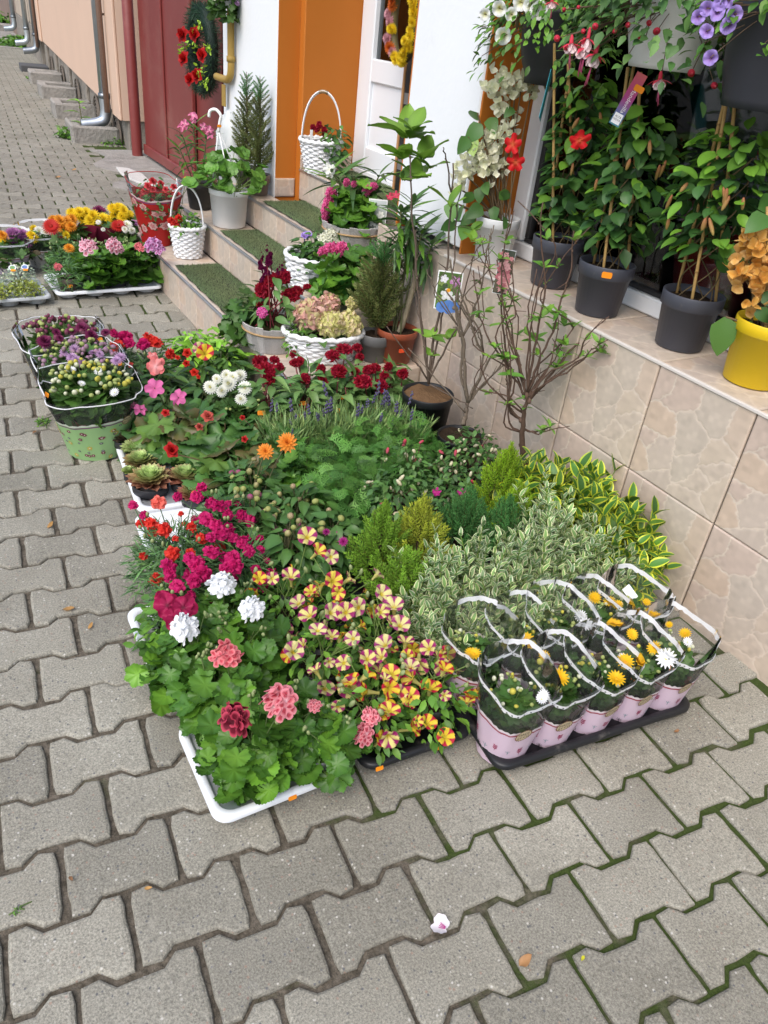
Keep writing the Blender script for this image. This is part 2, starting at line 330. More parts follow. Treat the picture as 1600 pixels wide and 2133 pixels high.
def paver_simple(gap=GAP):
    hx = PL/2-gap/2; he = PW/2+AMP-gap/2; hw = PW/2-AMP-gap/2; q = PL/4; b = .005
    def o(d): return [(-hx+d, -he+d), (-q-SL/2, -he+d), (-q+SL/2, -hw+d), (q-SL/2, -hw+d), (q+SL/2, -he+d), (hx-d, -he+d), (hx-d, he-d), (q+SL/2, he-d), (q-SL/2, hw-d), (-q+SL/2, hw-d), (-q-SL/2, he-d), (-hx+d, he-d)]
    V = [(x, y, z) for d, z in ((0, -.02), (0, -.005), (b, 0.)) for x, y in o(d)]; return P(V, [(k*12+i, k*12+(i+1) % 12, (k+1)*12+(i+1) % 12, (k+1)*12+i) for k in range(2) for i in range(12)]+[tuple(range(24, 36))], (.3, .3, .3))
PVS = paver_simple()
PVM = []
for p in PVP:
    b_ = MB(); b_.add(p); PVM.append(b_.mesh('paver', M['paver'], smooth=False))
def wall_x(y):
    if y < 4.9: return 1.81
    if y < 8.9: return 2.25
    return 2.2+.085*(y-8.9)
spots = []; O2 = np.array([.734, .836])+V_*(-.07)
for r_ in range(-22, 160):
    for c_ in range(-20, 24):
        p = O2+U_*((c_+.5+(.5 if r_ % 2 else 0))*PL)+V_*(r_*PW)
        if not (-2.2 < p[0] < wall_x(p[1])+.05 and -2 < p[1] < 22.5): continue
        if 1.25 < p[0] and 2.6 < p[1] < 4.8: continue
        if p[1] > 6.9 and p[0] > 1.82-.0*p[1] and p[1] < 9.3: continue
        w3 = np.array([p[0], p[1], 0])-CAM; cz = w3@np.array(basis(2)); vis = False
        if cz > .1:
            ux, uy = CX+F*(w3@np.array(basis(0)))/cz, CY+F*(w3@np.array(basis(1)))/cz; vis = -90 < ux < 1690 and -60 < uy < 2260
        if .62 < p[0] and .95 < p[1] < 2.9: vis = False
        spots.append((0 if vis else 1, float(np.linalg.norm(w3)), p))
spots.sort(key=lambda s: (s[0], s[1]))
rp = np.random.default_rng(11); rest = MB()
for i, (v_, d_, p) in enumerate(spots):
    tilt = rotx(rp.normal(0, .006))@roty(rp.normal(0, .006))@rotz(-TH+rp.normal(0, .008)+(PI if rp.random() < .5 else 0)); z = rp.normal(-.001, .0012)
    p = p+rp.normal(0, .0012, 2)
    k = rp.integers(8)
    if i < 300: link('paver', PVM[k], pav, loc=(p[0], p[1], z), R=tilt)
    else: rest.add(PVP[k] if d_ < 2.6 else PVS, tilt, (p[0], p[1], z))
rest.build('paver_field', M['paver'], pav, smooth=False, kind='stuff')
# ------------------------------------------------------------------ patterned stoneware tiles
def _tile_lines():
    H0 = [(460, 110), (1470, 610), (1050, 1830), (155, 1230)]; dst = [(0, 1), (1, 1), (1, 0), (0, 0)]; A = []; B = []
    for (x, y), (u, v) in zip(H0, dst):
        A += [[x, y, 1, 0, 0, 0, -u*x, -u*y], [0, 0, 0, x, y, 1, -v*x, -v*y]]; B += [u, v]
    h = np.linalg.solve(np.array(A, float), np.array(B, float))
    def T(q): x, y = q; w_ = h[6]*x+h[7]*y+1; return ((h[0]*x+h[1]*y+h[2])/w_, (h[3]*x+h[4]*y+h[5])/w_)
    L = [[(330, 505), (390, 492), (445, 485), (580, 400), (620, 250), (660, 160)], [(445, 485), (480, 520), (560, 590), (630, 630), (680, 605), (825, 600), (870, 560), (900, 440), (940, 300)],
         [(825, 600), (840, 670), (930, 790), (1000, 910), (1125, 900), (1190, 980), (1310, 1130)], [(1125, 900), (1150, 850), (1210, 680), (1290, 500)], [(1000, 910), (930, 1010), (890, 1065), (760, 1080), (622, 1090)],
         [(635, 640), (637, 870), (615, 1050), (590, 1200), (600, 1385)], [(637, 870), (560, 900), (465, 855), (315, 770), (270, 745)], [(465, 868), (400, 950), (330, 1010)], [(250, 890), (290, 940), (330, 1010), (365, 1250)],
         [(140, 1250), (270, 1265), (365, 1250), (575, 1240), (600, 1385), (740, 1360), (830, 1270), (880, 1200), (900, 1090), (890, 1065)], [(880, 1195), (1030, 1180), (1155, 1160), (1270, 1215)], [(870, 1215), (960, 1310), (1010, 1415), (1100, 1360), (1190, 1295), (1260, 1270)],
         [(1010, 1415), (960, 1460), (900, 1510), (780, 1450), (650, 1395), (600, 1385), (540, 1460), (500, 1520)], [(890, 1500), (930, 1620), (1040, 1840)]]
    return [[T(q) for q in l] for l in L]
TLN = _tile_lines(); TW, TH_ = .334, .355
def _tile_field():
    nu, nv = 168, 178; uu, vv = np.meshgrid(np.linspace(0, 1, nu), np.linspace(0, 1, nv), indexing='ij'); X = uu*TW; Y = vv*TH_
    wob = .0022*np.sin(X*230+3*np.sin(Y*160))+.0018*np.sin(Y*270+2); X2 = X+wob; Y2 = Y+.0018*np.sin(X*250+1); D = np.full(X.shape, 9.)
    for l in TLN:
        for (a, b), (c, d) in zip(l[:-1], l[1:]):
            ax, ay, bx, by = a*TW, b*TH_, c*TW, d*TH_; L2 = (bx-ax)**2+(by-ay)**2; t = np.clip(((X2-ax)*(bx-ax)+(Y2-ay)*(by-ay))/L2, 0, 1)
            D = np.minimum(D, np.hypot(X2-ax-t*(bx-ax), Y2-ay-t*(by-ay)))
    lab = np.where(D < .0030, -1, 0); cur = 0
    for i in range(nu):
        for j in range(nv):
            if lab[i, j] == 0:
                cur += 1; st = [(i, j)]; lab[i, j] = cur
                while st:
                    a, b = st.pop()
                    for c, d in ((a+1, b), (a-1, b), (a, b+1), (a, b-1)):
                        if 0 <= c < nu and 0 <= d < nv and lab[c, d] == 0: lab[c, d] = cur; st.append((c, d))
    pal = np.array([(.50, .42, .345), (.485, .425, .36), (.475, .415, .36), (.50, .41, .33), (.495, .43, .355), (.47, .42, .36), (.48, .40, .345)])
    C = pal[(lab*3+lab//3) % 7]; sm = np.exp(-(D/.05)**2)[..., None]*.0
    line = np.clip(1.25-D/.0032, 0, 1)[..., None]; C = C*(1-line*.85)+np.array((.60, .545, .475))*line*.8
    r = np.random.default_rng(3); n = r.normal(0, 1, (nu//8+2, nv//8+2)); big = np.kron(n, np.ones((8, 8)))[:nu, :nv]
    for _ in range(5): big = (big+np.roll(big, 1, 0)+np.roll(big, -1, 0)+np.roll(big, 1, 1)+np.roll(big, -1, 1))/5
    C = C*(1+.05*big[..., None]); Hh = .0012*np.clip(D/.006, 0, 1)**.6-.0007*np.clip(1-D/.0022, 0, 1)*-1
    return X, Y, Hh, C
TFX = _tile_field()
def tile_piece(u0, v0, u1, v1, w, h, st=1, sink=.008):   # a piece of that tile, w x h metres, local x right, y up, z out
    X, Y, Hh, C = TFX; nu, nv = X.shape; i0, i1 = int(u0*(nu-1)), int(u1*(nu-1)); j0, j1 = int(v0*(nv-1)), int(v1*(nv-1))
    I = np.arange(i0, i1+1, st); J = np.arange(j0, j1+1, st); a, b = len(I), len(J); xx = np.linspace(0, w, a)[:, None]+0*J[None]; yy = np.linspace(0, h, b)[None]+0*I[:, None]
    zz = Hh[np.ix_(I, J)].copy(); e = np.minimum(np.minimum(xx, w-xx), np.minimum(yy, h-yy)); zz -= .0025*np.clip(1-e/.004, 0, 1)
    V = np.stack([xx, yy, zz], 2).reshape(-1, 3); C_ = C[np.ix_(I, J)].reshape(-1, 3)
    Fc = [(i*b+j, (i+1)*b+j, (i+1)*b+j+1, i*b+j+1) for i in range(a-1) for j in range(b-1)]
    rim = [i*b for i in range(a)]+[(a-1)*b+j for j in range(1, b)]+[i*b+b-1 for i in range(a-2, -1, -1)]+[j for j in range(b-2, 0, -1)]
    k = len(V); V2 = V[rim].copy(); V2[:, 2] = -sink; V = np.vstack([V, V2]); C_ = np.vstack([C_, C_[rim]*.8]); n = len(rim)
    Fc += [(rim[i], k+i, k+(i+1) % n, rim[(i+1) % n]) for i in range(n)]
    return P(V, Fc, C_)
_tm = {}
def tile_mesh(*a):
    if a not in _tm: b_ = MB(); b_.add(tile_piece(*a)); _tm[a] = b_.mesh('tile', M['tile'])
    return _tm[a]
RFRONT = np.array([[0, 0, -1.], [-1., 0, 0], [0, 1., 0]])      # local x -> -Y (towards viewer), y -> up, z -> -X (street)
RTOP = np.array([[0, 1., 0], [-1., 0, 0], [0, 0, 1.]])         # local x -> -Y, y -> +X, z -> up
RSIDE = np.array([[1., 0, 0], [0, 0, -1.], [0, 1., 0]])        # faces -Y
def tile(parent, R, loc, uv, w, h, st=3): return link('tile', tile_mesh(*uv, w, h, st), parent, R=R, loc=loc)
M['grout'] = mat('grout', (.10, .092, .08), .95, noise=(20, .3))
# ------------------------------------------------------------------ the shop front
WX, FX, SZ = 1.81, 1.872, .678
shop = thing('shop_building', 'white shop front with orange doorway and window reveals and tiled window ledge', 'building', (0, 0, 0))
def sbox(name, a, m, parent=None, b=.004, smooth=False):
    k = MB(); k.add(bbox(*a, b)); return k.build(name, m, parent, smooth=smooth)
sbox('pillar', (FX, 4.385, -.2, 2.9, 5.22, 4.2), M['white_wall'], shop, .006)
sbox('pillar', (FX, 2.531, .70, 2.2, 3.02, 4.2), M['white_wall'], shop, .006)
sbox('unseen_upper_wall', (FX, -2.2, 2.62, 2.9, 4.384, 4.25), M['white_wall'], shop)  # out of view, added for the shade it gives the ledge
sbox('pillar', (FX, -2.5, .70, 2.9, -1.2, 2.619), M['white_wall'], shop, .006)
sbox('side_wall', (2.905, -2.2, -.2, 3.1, 8.8, 4.2), M['white_wall'], shop)
sbox('jamb', (FX+.003, 4.379, .36, 1.9975, 4.3848, 2.618), M['orange_wall'], shop, .001)
sbox('jamb', (1.998, 4.32, .40, 2.88, 4.3842, 2.617), M['orange_wall'], shop, .004)
sbox('jamb', (FX+.003, 2.5205, SZ, 2.14, 2.5302, 2.618), M['orange_wall'], shop, .002)
sbox('jamb', (FX+.003, 3.0205, .4, 2.33, 3.03, 2.618), M['orange_wall'], shop, .002)
# low tiled wall and ledge
low = thing('tiled_ledge', 'low beige wall and window ledge clad in crazy-paving patterned tiles', 'wall', (0, 0, 0))
sbox('core', (WX+.012, -2.2, -.2, 2.4, 3.02, SZ-.010), M['grout'], low)
for k in range(-6, 12):                  # joints at y = 1.05 + k*.334
    y1 = 1.05+k*.336; tw = .331
    if y1-.3 > 2.95 or y1 < -1.7: continue
    top = min(y1, 3.02)
    tile(low, RFRONT, (WX, y1, .325), (0, 0, 1, 1), tw, .346, 1)
    tile(low, RFRONT, (WX, y1, .325-.3485), (0, 0, 1, 1), tw, .346, 1)
    if y1 < 2.8: tile(low, RTOP, (WX+.004, y1, SZ), (0, 0, 1, .84), tw, .30, 2)
kb = MB(); kb.add(bbox(WX-.0065, -1.9, SZ-.0075, WX+.004, 2.53, SZ+.0022, .0015, (.62, .58, .53))); kb.build('edge_trim', M['paint'], low, smooth=False)
# window
win = thing('shop_window', 'large dark shop window in a white frame behind the potted climbers', 'window', (0, 0, 0))
up = M['upvc']
sbox('frame', (2.10, -1.2, SZ+.003, 2.17, 2.519, SZ+.062), up, win, .006)
sbox('frame', (2.10, 2.44, SZ+.064, 2.17, 2.519, 2.615), up, win, .006)
sbox('frame', (2.10, .02, SZ+.064, 2.17, .10, 2.615), up, win, .006)
M['rubber'] = mat('rubber', (.02, .02, .022), .6)
sbox('gasket', (2.118, .103, SZ+.064, 2.15, 2.438, SZ+.078), M['rubber'], win, .002)
sbox('gasket', (2.118, 2.415, SZ+.08, 2.15, 2.437, 2.6), M['rubber'], win, .002)
kb = MB(); kb.add(box(2.132, .104, SZ+.07, 2.138, 2.43, 2.61)); kb.build('pane', M['glass'], win, smooth=False)
kb = MB(); kb.add(box(2.132, -1.2, SZ+.07, 2.138, .018, 2.61)); kb.build('pane', M['glass'], win, smooth=False)
M['dark_room'] = mat('dark_interior', (.085, .082, .08), .9, noise=(1.5, .5))  # room shade and pale glass reflections put into the interior's colour
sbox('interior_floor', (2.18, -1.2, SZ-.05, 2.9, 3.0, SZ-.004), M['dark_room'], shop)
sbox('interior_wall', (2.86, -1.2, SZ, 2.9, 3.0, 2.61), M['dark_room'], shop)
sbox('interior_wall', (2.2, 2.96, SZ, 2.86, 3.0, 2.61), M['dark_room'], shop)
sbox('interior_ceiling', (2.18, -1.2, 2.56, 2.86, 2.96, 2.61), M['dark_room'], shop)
# door
door = thing('shop_door', 'white panelled shop door with glass upper pane in the orange recess', 'door', (0, 0, 0))
DX = 2.33
sbox('frame', (DX, 4.262, .672, DX+.07, 4.318, 2.6), up, door, .006)
sbox('frame', (DX, 3.035, .672, DX+.07, 3.085, 2.6), up, door, .006)
sbox('frame', (DX, 3.09, 2.53, DX+.07, 4.26, 2.6), up, door, .006)
def door_leaf(y0, y1, nm):
    x0, x1 = DX-.012, DX+.05
    o = sbox(nm, (x0, y1-.10, .70, x1, y1, 2.525), up, door, .006)
    sbox('stile', (x0, y0, .70, x1, y0+.10, 2.525), up, o, .006)
    for a, b_ in ((.70, .82), (1.14, 1.25), (2.42, 2.525)): sbox('rail', (x0+.001, y0+.101, a, x1, y1-.101, b_), up, o, .006)
    sbox('panel', (x0+.018, y0+.099, .815, x1-.01, y1-.099, 1.145), up, o, .004)
    k = MB(); k.add(box(x0+.028, y0+.099, 1.245, x0+.034, y1-.099, 2.425)); k.build('pane', M['glass'], o, smooth=False)
    return o
door_leaf(3.70, 4.255, 'leaf'); 
sbox('threshold', (DX-.02, 3.09, .668, DX+.075, 4.26, .698), up, door, .004)
sbox('interior_wall', (2.8, 3.04, .67, 2.86, 4.3, 2.6), mat('ochre_interior', (.32, .13, .03), .8), shop)
dk = thing('dark_board', 'tall dark glossy board with wooden edge and tape strips beside the door', 'board', (DX-.06, 3.42, .669))
k = MB(); k.add(bbox(-.02, -.26, 0, .02, .26, 1.9, .003)); k.build('panel', mat('black_gloss', (.02, .02, .022), .2), dk, smooth=False)
k = MB(); k.add(bbox(-.025, .262, 0, .025, .278, 1.9, .002, (.45, .24, .10))); k.build('edge', M['paint'], dk, smooth=False)
for zz, hh in ((.42, .05), (.12, .05), (.66, .03)):
    k = MB(); k.add(box(-.0225, -.2, zz, -.0205, .25, zz+hh, (.16, .155, .15))); k.build('tape_strip', M['paint'], dk, smooth=False)
# steps
st = thing('tiled_steps', 'beige tiled steps with metal edge strips leading up to the shop door', 'steps', (0, 0, 0))
STEPS = [(1.19, .19, 2.585, 4.92), (1.465, .355, 2.80, 4.92), (1.714, .507, 3.022, 4.92), (1.997, .668, 3.032, 4.318)]
ends = [1.465, 1.714, 1.868, 2.9]
for i, (x, z, ya, yb) in enumerate(STEPS):
    zb = [-.1, .19, .355, .507][i]; sbox('step_core', (x+.011, ya+.008, zb-.06, 2.9 if i == 3 else (1.86 if i else 1.80), yb-.002, z-.0095), M['grout'], st)
    n = int(round((yb-ya)/.30)); wv = (yb-ya)/n; zr = max(zb, -.02); h = z-zr-.004
    for j in range(n):
        a = (j*.37) % .1; tile(st, RFRONT, (x, yb-j*wv-.001, zr), (0, .25+a, .96, .25+a+h/TH_), wv-.003, h)
        d = ends[i]-x-.006 if i < 3 else .62
        if i == 0 and yb-j*wv < 3.0: d = WX-x-.005
        if i == 1 and yb-j*wv < 3.15: d = WX-x-.005
        tile(st, RTOP, (x+.008, yb-j*wv-.001, z), (0, 0, 1, min(.999, max(.3, d/TH_))), wv-.003, d-.006)
    k = MB(); k.add(bbox(x-.006, ya, z-.010, x+.008, yb, z+.0025, .0015, (.55, .55, .55))); k.build('nosing', M['metal'], st, smooth=False)
    if i < 2: tile(st, RSIDE, (x, ya, zr), (0, .2, .9, .2+h/TH_), (WX-x)-.003, h)
for xa, xb, zz in ((1.874, 1.994, .507), ): tile(st, RSIDE, (xa, 4.372, zz), (.1, .3, .5, .6), xb-xa, .10)
tile(st, RSIDE, (2.0, 4.3135, .668), (.1, .3, .99, .5), .325, .075)
# grass mats
def mat_of(x0, x1, y0, y1, z, label, seed):
    t = thing('step_mat', label, 'doormat', ((x0+x1)/2, (y0+y1)/2, z+.003)); r = np.random.default_rng(seed); w_, l_ = (x1-x0)/2, (y1-y0)/2
    nx, ny = 10, 30; V = []; 
    for i in range(nx+1):
        for j in range(ny+1):
            xx, yy = -w_+2*w_*i/nx, -l_+2*l_*j/ny; V.append((xx+.004*math.sin(j*1.3), yy+.004*math.sin(i*1.7), .003+.0022*math.sin(xx*17+seed)*math.sin(yy*11)+(.004*max(0, abs(yy)/l_-.9)*10*(.5+.5*math.sin(i+seed)))))
    Fc = [(i*(ny+1)+j, (i+1)*(ny+1)+j, (i+1)*(ny+1)+j+1, i*(ny+1)+j+1) for i in range(nx) for j in range(ny)]
    k = MB(); k.add(P(V, Fc)); k.build('backing', M['felt'], t)
    n = int(4*w_*l_*62000); p = np.c_[r.uniform(-w_, w_, n), r.uniform(-l_, l_, n), np.full(n, .003)]
    row = np.round(p[:, 1]/.012)*.012; p[:, 1] = row+r.normal(0, .0022, n)
    a = r.uniform(0, 2*PI, n); D = np.c_[np.cos(a)*.55, np.sin(a)*.55, np.ones(n)]; Rm = frames(D, np.c_[-np.sin(a), np.cos(a), 0*a])
    blade = P([(-.0011, 0, 0), (.0011, 0, 0), (0, .011, .0004)], [(0, 1, 2)], (.105, .165, .105))
    wear = .62+.5*r.random(n)+.25*np.exp(-(p[:, 1]/(.45*l_))**2)
    tint = np.c_[wear*(1+.25*np.exp(-(p[:, 0]/w_)**2)), wear, wear]
    k = MB(); k.many(blade, Rm, p, .8+.5*r.random(n), tint); k.build('pile', M['leafj'], t, kind='stuff', smooth=False)
mat_of(1.21, 1.455, 3.13, 4.17, .1915, 'green artificial grass mat on the lowest step', 1)
mat_of(1.485, 1.705, 3.25, 4.22, .3565, 'green artificial grass mat on the second step up', 2)
mat_of(1.735, 1.985, 3.30, 4.22, .5085, 'green artificial grass mat on the third step up', 3)
mat_of(2.03, 2.29, 3.2, 4.22, .6695, 'green artificial grass mat on the landing before the door', 4)
# ------------------------------------------------------------------ gate
gt = thing('red_gate', 'dark red sheet metal gate with round post between two houses', 'gate', (2.2, 7, 0))
k = MB(); k.add(lathe([(.052, -.05), (.052, 3.4), (0, 3.41)], 24)); k.build('post', M['gate'], gt, loc=(-.02, 1.66, 0))
def gbox(nm, a, parent=gt): k = MB(); k.add(bbox(*a, .006)); return k.build(nm, M['gate'], parent, smooth=False)
for y0, y1 in ((-.02, .82), (.825, 1.60)): gbox('sheet', (.055, y0, .03, .075, y1, 3.3))
gbox('sheet', (.06, -1.78, .03, .08, -.05, 3.3))
for y in (.82, .02, -.70): gbox('rib', (.035, y-.022, .03, .0545, y+.022, 3.3))
gbox('bottom_rail', (.03, .05, .04, .0543, 1.60, .13)); gbox('bottom_rail', (.032, -1.78, .04, .0592, -.05, .13)); gbox('stile', (.02, -.055, .03, .0535, -.0, 3.3))
# cracked concrete apron along the gate
r = np.random.default_rng(5); n = 26; edge = [(1.80+.10*math.sin(i*.9)+r.normal(0, .03)-.10*math.sin(PI*i/n), 8.98-3.9*i/n) for i in range(n)]
mb = MB(); V = [(x, y, z) for z in (-.1, .006) for x, y in edge]+[(2.9, y, .022) for x, y in edge]; mb.add(P(V, [(i, i+1, n+i+1, n+i) for i in range(n-1)]+[(n+i, n+i+1, 2*n+i+1, 2*n+i) for i in range(n-1)])); struct(mb.build('gate_apron', M['concrete'], smooth=False))
t = thing('mortar_patch', 'pale broken mortar patch on the concrete before the red gate', 'mortar', (1.86, 7.55, .006)); mb = MB(); mb.add(extrude([(-.06, .42), (.04, .36), (.10, .1), (.08, -.2), (.16, -.42), (.02, -.46), (-.05, -.2), (-.09, .1)], 0, .018, .006)); mb.build('patch', mat('pale_mortar', (.55, .54, .51), .95, noise=(12, .2), bump=(40, .6, .01)), t, smooth=False)
# ------------------------------------------------------------------ neighbouring house, along the line (2.13, 8.95) + s*(.085, 1)
ND = nrm(np.array([.085, 1.])); NN = np.array([-ND[1], ND[0]]); N0 = np.array([2.13, 8.95])
def npt(s, o, z): q = N0+ND*s+NN*o; return (q[0], q[1], z)
NRZ = -math.atan2(ND[0], ND[1])
nb = thing('peach_house', 'peach plastered house with overhanging render above a bare grey plinth', 'house', npt(0, 0, 0), NRZ)
# local axes of nb: x = away from the street, y = along the street
V = []; 
for x in (0, .6):
    V += [(x, 0, .29), (x, 9.6, .45), (x, 9.6, 4.), (x, 0, 4.)]
k = MB(); k.add(P(V, [(0, 3, 2, 1), (4, 5, 6, 7), (0, 1, 5, 4), (1, 2, 6, 5), (2, 3, 7, 6), (3, 0, 4, 7)])); k.build('wall', M['peach_wall'], nb, smooth=False)
def nbox(nm, a, m, parent=nb): k = MB(); k.add(bbox(*a, .008)); return k.build(nm, m, parent, smooth=False)
nbox('pilaster', (-.03, 0.01, .285, -.002, .52, 4), M['peach_wall']); nbox('pilaster', (-.03, 9.1, .43, -.002, 9.59, 4), M['peach_wall'])
M['plinth'] = mat('old_plinth', (.24, .215, .18), .95, noise=(5, .35), dirt=[(3, (.10, .095, .085), .5, .7), (2, (.36, .34, .3), .55, .8)], bump=(14, .9, .03))
nbox('plinth', (.05, .02, -.3, .5, 9.58, .44), M['plinth'])
for y in (1.2, 3.2, 5.2, 7.2, 8.8): nbox('plinth_buttress', (.012, y-.18, -.3, .051, y+.18, .4), M['plinth'])
def vent(y):
    for j in range(6):
        q = [(0, y-.28*(1-j*.15)*math.cos(a), .02+.26*(1-j*.15)*math.sin(a)) for a in np.linspace(0, PI, 14)]
        k = MB(); k.add(tube(np.array(q)+[.02, 0, 0], .011, 5, (.13, .11, .09))); k.build('vent_grille', M['bark'], nb)
for y in (.62, 2.2, 4.2, 6.2, 8.0): vent(y)
def light_well(s, label):
    o = thing('light_well', label, 'light well', npt(s, .17, 0), NRZ, 'light wells along the peach house'); r = np.random.default_rng(int(s*10))
    for a in ((-.30, -.36, -.2, .18, -.24, .17), (-.30, .22, -.2, .18, .36, .16), (-.30, -.239, -.2, -.19, .219, .165)):
        k = MB(); k.add(bbox(*a, .018)); p = k.V[0]; p += r.normal(0, .006, p.shape); k.build('kerb_block', M['concrete'], o, smooth=False)
for s, l in ((.75, 'crumbling concrete light well behind the green seedling and the nearest drain outlet'), (2.55, 'concrete light well second along the peach house from the red gate'), (4.5, 'concrete light well third along the peach house from the red gate'), (6.4, 'concrete light well fourth along the peach house from the red gate')):
    light_well(s, l)
o = thing('concrete_slab', 'dark low concrete slab below the far drain outlet', 'slab', npt(8.3, .15, 0), NRZ); k = MB(); k.add(bbox(-.35, -.3, -.1, .12, .3, .10, .01)); k.build('slab', mat('dark_slab', (.07, .072, .075), .8), o, smooth=False)
def downspout(s, off, zb, label, c=(.42, .46, .50), tall=4., r0=.05, twin=False, out=.26, parent_line=None):
    o = thing('downspout', label, 'downspout', npt(s, off, 0), NRZ)
    k = MB(); k.add(tube([(0, 0, zb+.12), (0, 0, tall)], r0, 14, c)); k.build('pipe', M['metal'], o)
    e = MB(); e.add(tube(spline([(0, 0, zb+.24), (0, 0, zb+.10), (-.05, 0, zb+.01), (-out, 0, zb-.03)], 4), r0*1.12, 14, tuple(np.array(c)*1.1), cap=False)); e.build('elbow', M['metal'], o)
    k = MB(); k.add(lathe([(r0*1.0, 0), (r0*1.25, 0), (r0*1.25, .05), (r0*1.0, .05)], 14, tuple(np.array(c)*.5))); k.build('clamp', M['metal'], o, loc=(0, 0, zb+.24))
    k = MB(); k.add(box(0, -.015, zb+1.0, off if off > .05 else .08, .015, zb+1.02, (.25, .17, .12))); k.build('bracket', M['bark'], o, smooth=False)
    if twin: k = MB(); k.add(tube([(.0, -.13, .3), (.0, -.13, tall)], .028, 10, (.26, .17, .13))); k.build('cable_pipe', M['bark'], o)
downspout(.62, .085, .18, 'zinc downspout with wide elbow outlet nearest the red gate', twin=True)
downspout(9.75, .07, .24, 'zinc downspout at the far corner of the peach house', c=(.3, .33, .36), twin=True)
fb = thing('tan_house', 'weathered tan house beyond the peach one', 'house', npt(9.65, -.02, 0), NRZ)
M['tan_wall'] = mat('tan_plaster', (.42, .35, .27), .9, noise=(1.2, .2), dirt=(.8, (.2, .18, .15), .55, .8), bump=(30, .4, .01))
def fbox(nm, a, m, parent): k = MB(); k.add(bbox(*a, .01)); return k.build(nm, m, parent, smooth=False)
fbox('wall', (0, 0, .6, .6, 7.6, 4), M['tan_wall'], fb); fbox('plinth', (-.03, .02, -.3, .5, 7.58, .599), M['plinth'], fb)
fb2 = thing('brown_house', 'dark brown house front farthest along the pavement', 'house', npt(17.4, -.05, 0), NRZ)
fbox('wall', (0, 0, -.3, .6, 14, 4), mat('brown_plaster', (.20, .14, .11), .9, noise=(1, .3)), fb2); fbox('door_step', (-.5, 3, -.2, -.001, 4.2, .16), M['concrete'], fb2)
downspout(12.3, .07, .22, 'pale grey downspout on the tan house', c=(.50, .55, .58), r0=.05)
downspout(17.0, .07, .25, 'grey downspout before the dark brown house', c=(.40, .45, .48), r0=.055)
mb = MB(); mb.add(box(-30, 88, -.2, 40, 89, 7)); struct(mb.build('far_hedge', mat('far_green', (.10, .13, .07), .9, noise=(.4, .5)), smooth=False))
# yellow gas pipe on the white pillar
gp = thing('gas_pipe', 'ochre yellow gas pipe bending around the white pillar beside the gate', 'pipe', (FX-.03, 5.0, 1.))
k = MB(); k.add(tube(spline([(0, .0, 1.6), (0, .0, .3), (0, .0, .10), (0, .03, .045), (0, .10, .03), (0, .26, .03)], 5), .021, 12, (.36, .23, .05))); k.build('pipe', M['paint'], gp)
k = MB(); k.add(tube([(0, .0, .13), (0, .0, .16)], .026, 12, (.34, .22, .05))); k.build('collar', M['paint'], gp)
k = MB(); k.add(bbox(-.008, .10, -.12, .004, .15, .0, .003, (.34, .22, .05))); k.build('bracket', M['paint'], gp, smooth=False)
# ------------------------------------------------------------------ leaf, petal and flower shapes
SHP = {'oval': lambda t: math.sin(PI*t**.85)**.7, 'lance': lambda t: math.sin(PI*t**.65)**1.05, 'round': lambda t: max(0, 1-(2*t-1)**2)**.5*(1.-.12*t),
       'ovate': lambda t: math.sin(PI*t**.6)**.7, 'petal': lambda t: (.25+.75*math.sin(PI*min(1, t**1.3)*.93+.1)**.8) if t < .999 else .25, 'strap': lambda t: (min(1, t*6)**.5)*(1 if t < .75 else math.cos((t-.75)/.25*PI/2)**.8+.01),
       'spoon': lambda t: math.sin(PI*t**1.5)**.8}
def leafp(L=1., W=.4, shape='oval', rows=5, cols=3, bend=.2, fold=.15, cm=(.06, .13, .03), ce=None, wave=0., twist=0., base=None):
    ce = cm if ce is None else ce; V = []; C = []
    for i in range(rows+1):
        t = i/rows; w_ = W/2*max(.02, SHP[shape](min(max(t, .001), .999)))
        if i == rows and shape not in ('petal', 'strap'): w_ = .004*W
        for j in range(cols):
            q = 2*j/(cols-1)-1; V.append((q*w_, L*(t-.18*bend*t*t), fold*abs(q)*w_-bend*L*t*t+wave*W*math.sin(5*t+q*2)*abs(q))); e = abs(q)**1.6
            c = np.array(cm)*(1-e)+np.array(ce)*e
            if base is not None: c = c*t+np.array(base)*(1-t)
            C.append(c)
    Fc = [(i*cols+j, i*cols+j+1, (i+1)*cols+j+1, (i+1)*cols+j) for i in range(rows) for j in range(cols-1)]
    return P(V, Fc, np.array(C))
def disc(rf, zf, cf, n=30, rings=(0, .25, .6, .85, 1.)):
    V = [(0, 0, zf(0, 0))]; C = [cf(0, 0)]; Fc = []
    for k, ro in enumerate(rings[1:]):
        for i in range(n):
            a = 2*PI*i/n; r_ = rf(a)*ro if ro > .5 else ro*(rf(a)*ro*2+(1-ro*2)*.8); V.append((r_*math.cos(a), r_*math.sin(a), zf(ro, a))); C.append(cf(ro, a))
    Fc += [(0, 1+i, 1+(i+1) % n) for i in range(n)]
    for k in range(len(rings)-2): Fc += [(1+k*n+i, 1+(k+1)*n+i, 1+(k+1)*n+(i+1) % n, 1+k*n+(i+1) % n) for i in range(n)]
    return P(V, Fc, np.array(C))
def mixc(a, b, t): t = min(max(t, 0), 1); return tuple(np.array(a)*(1-t)+np.array(b)*t)
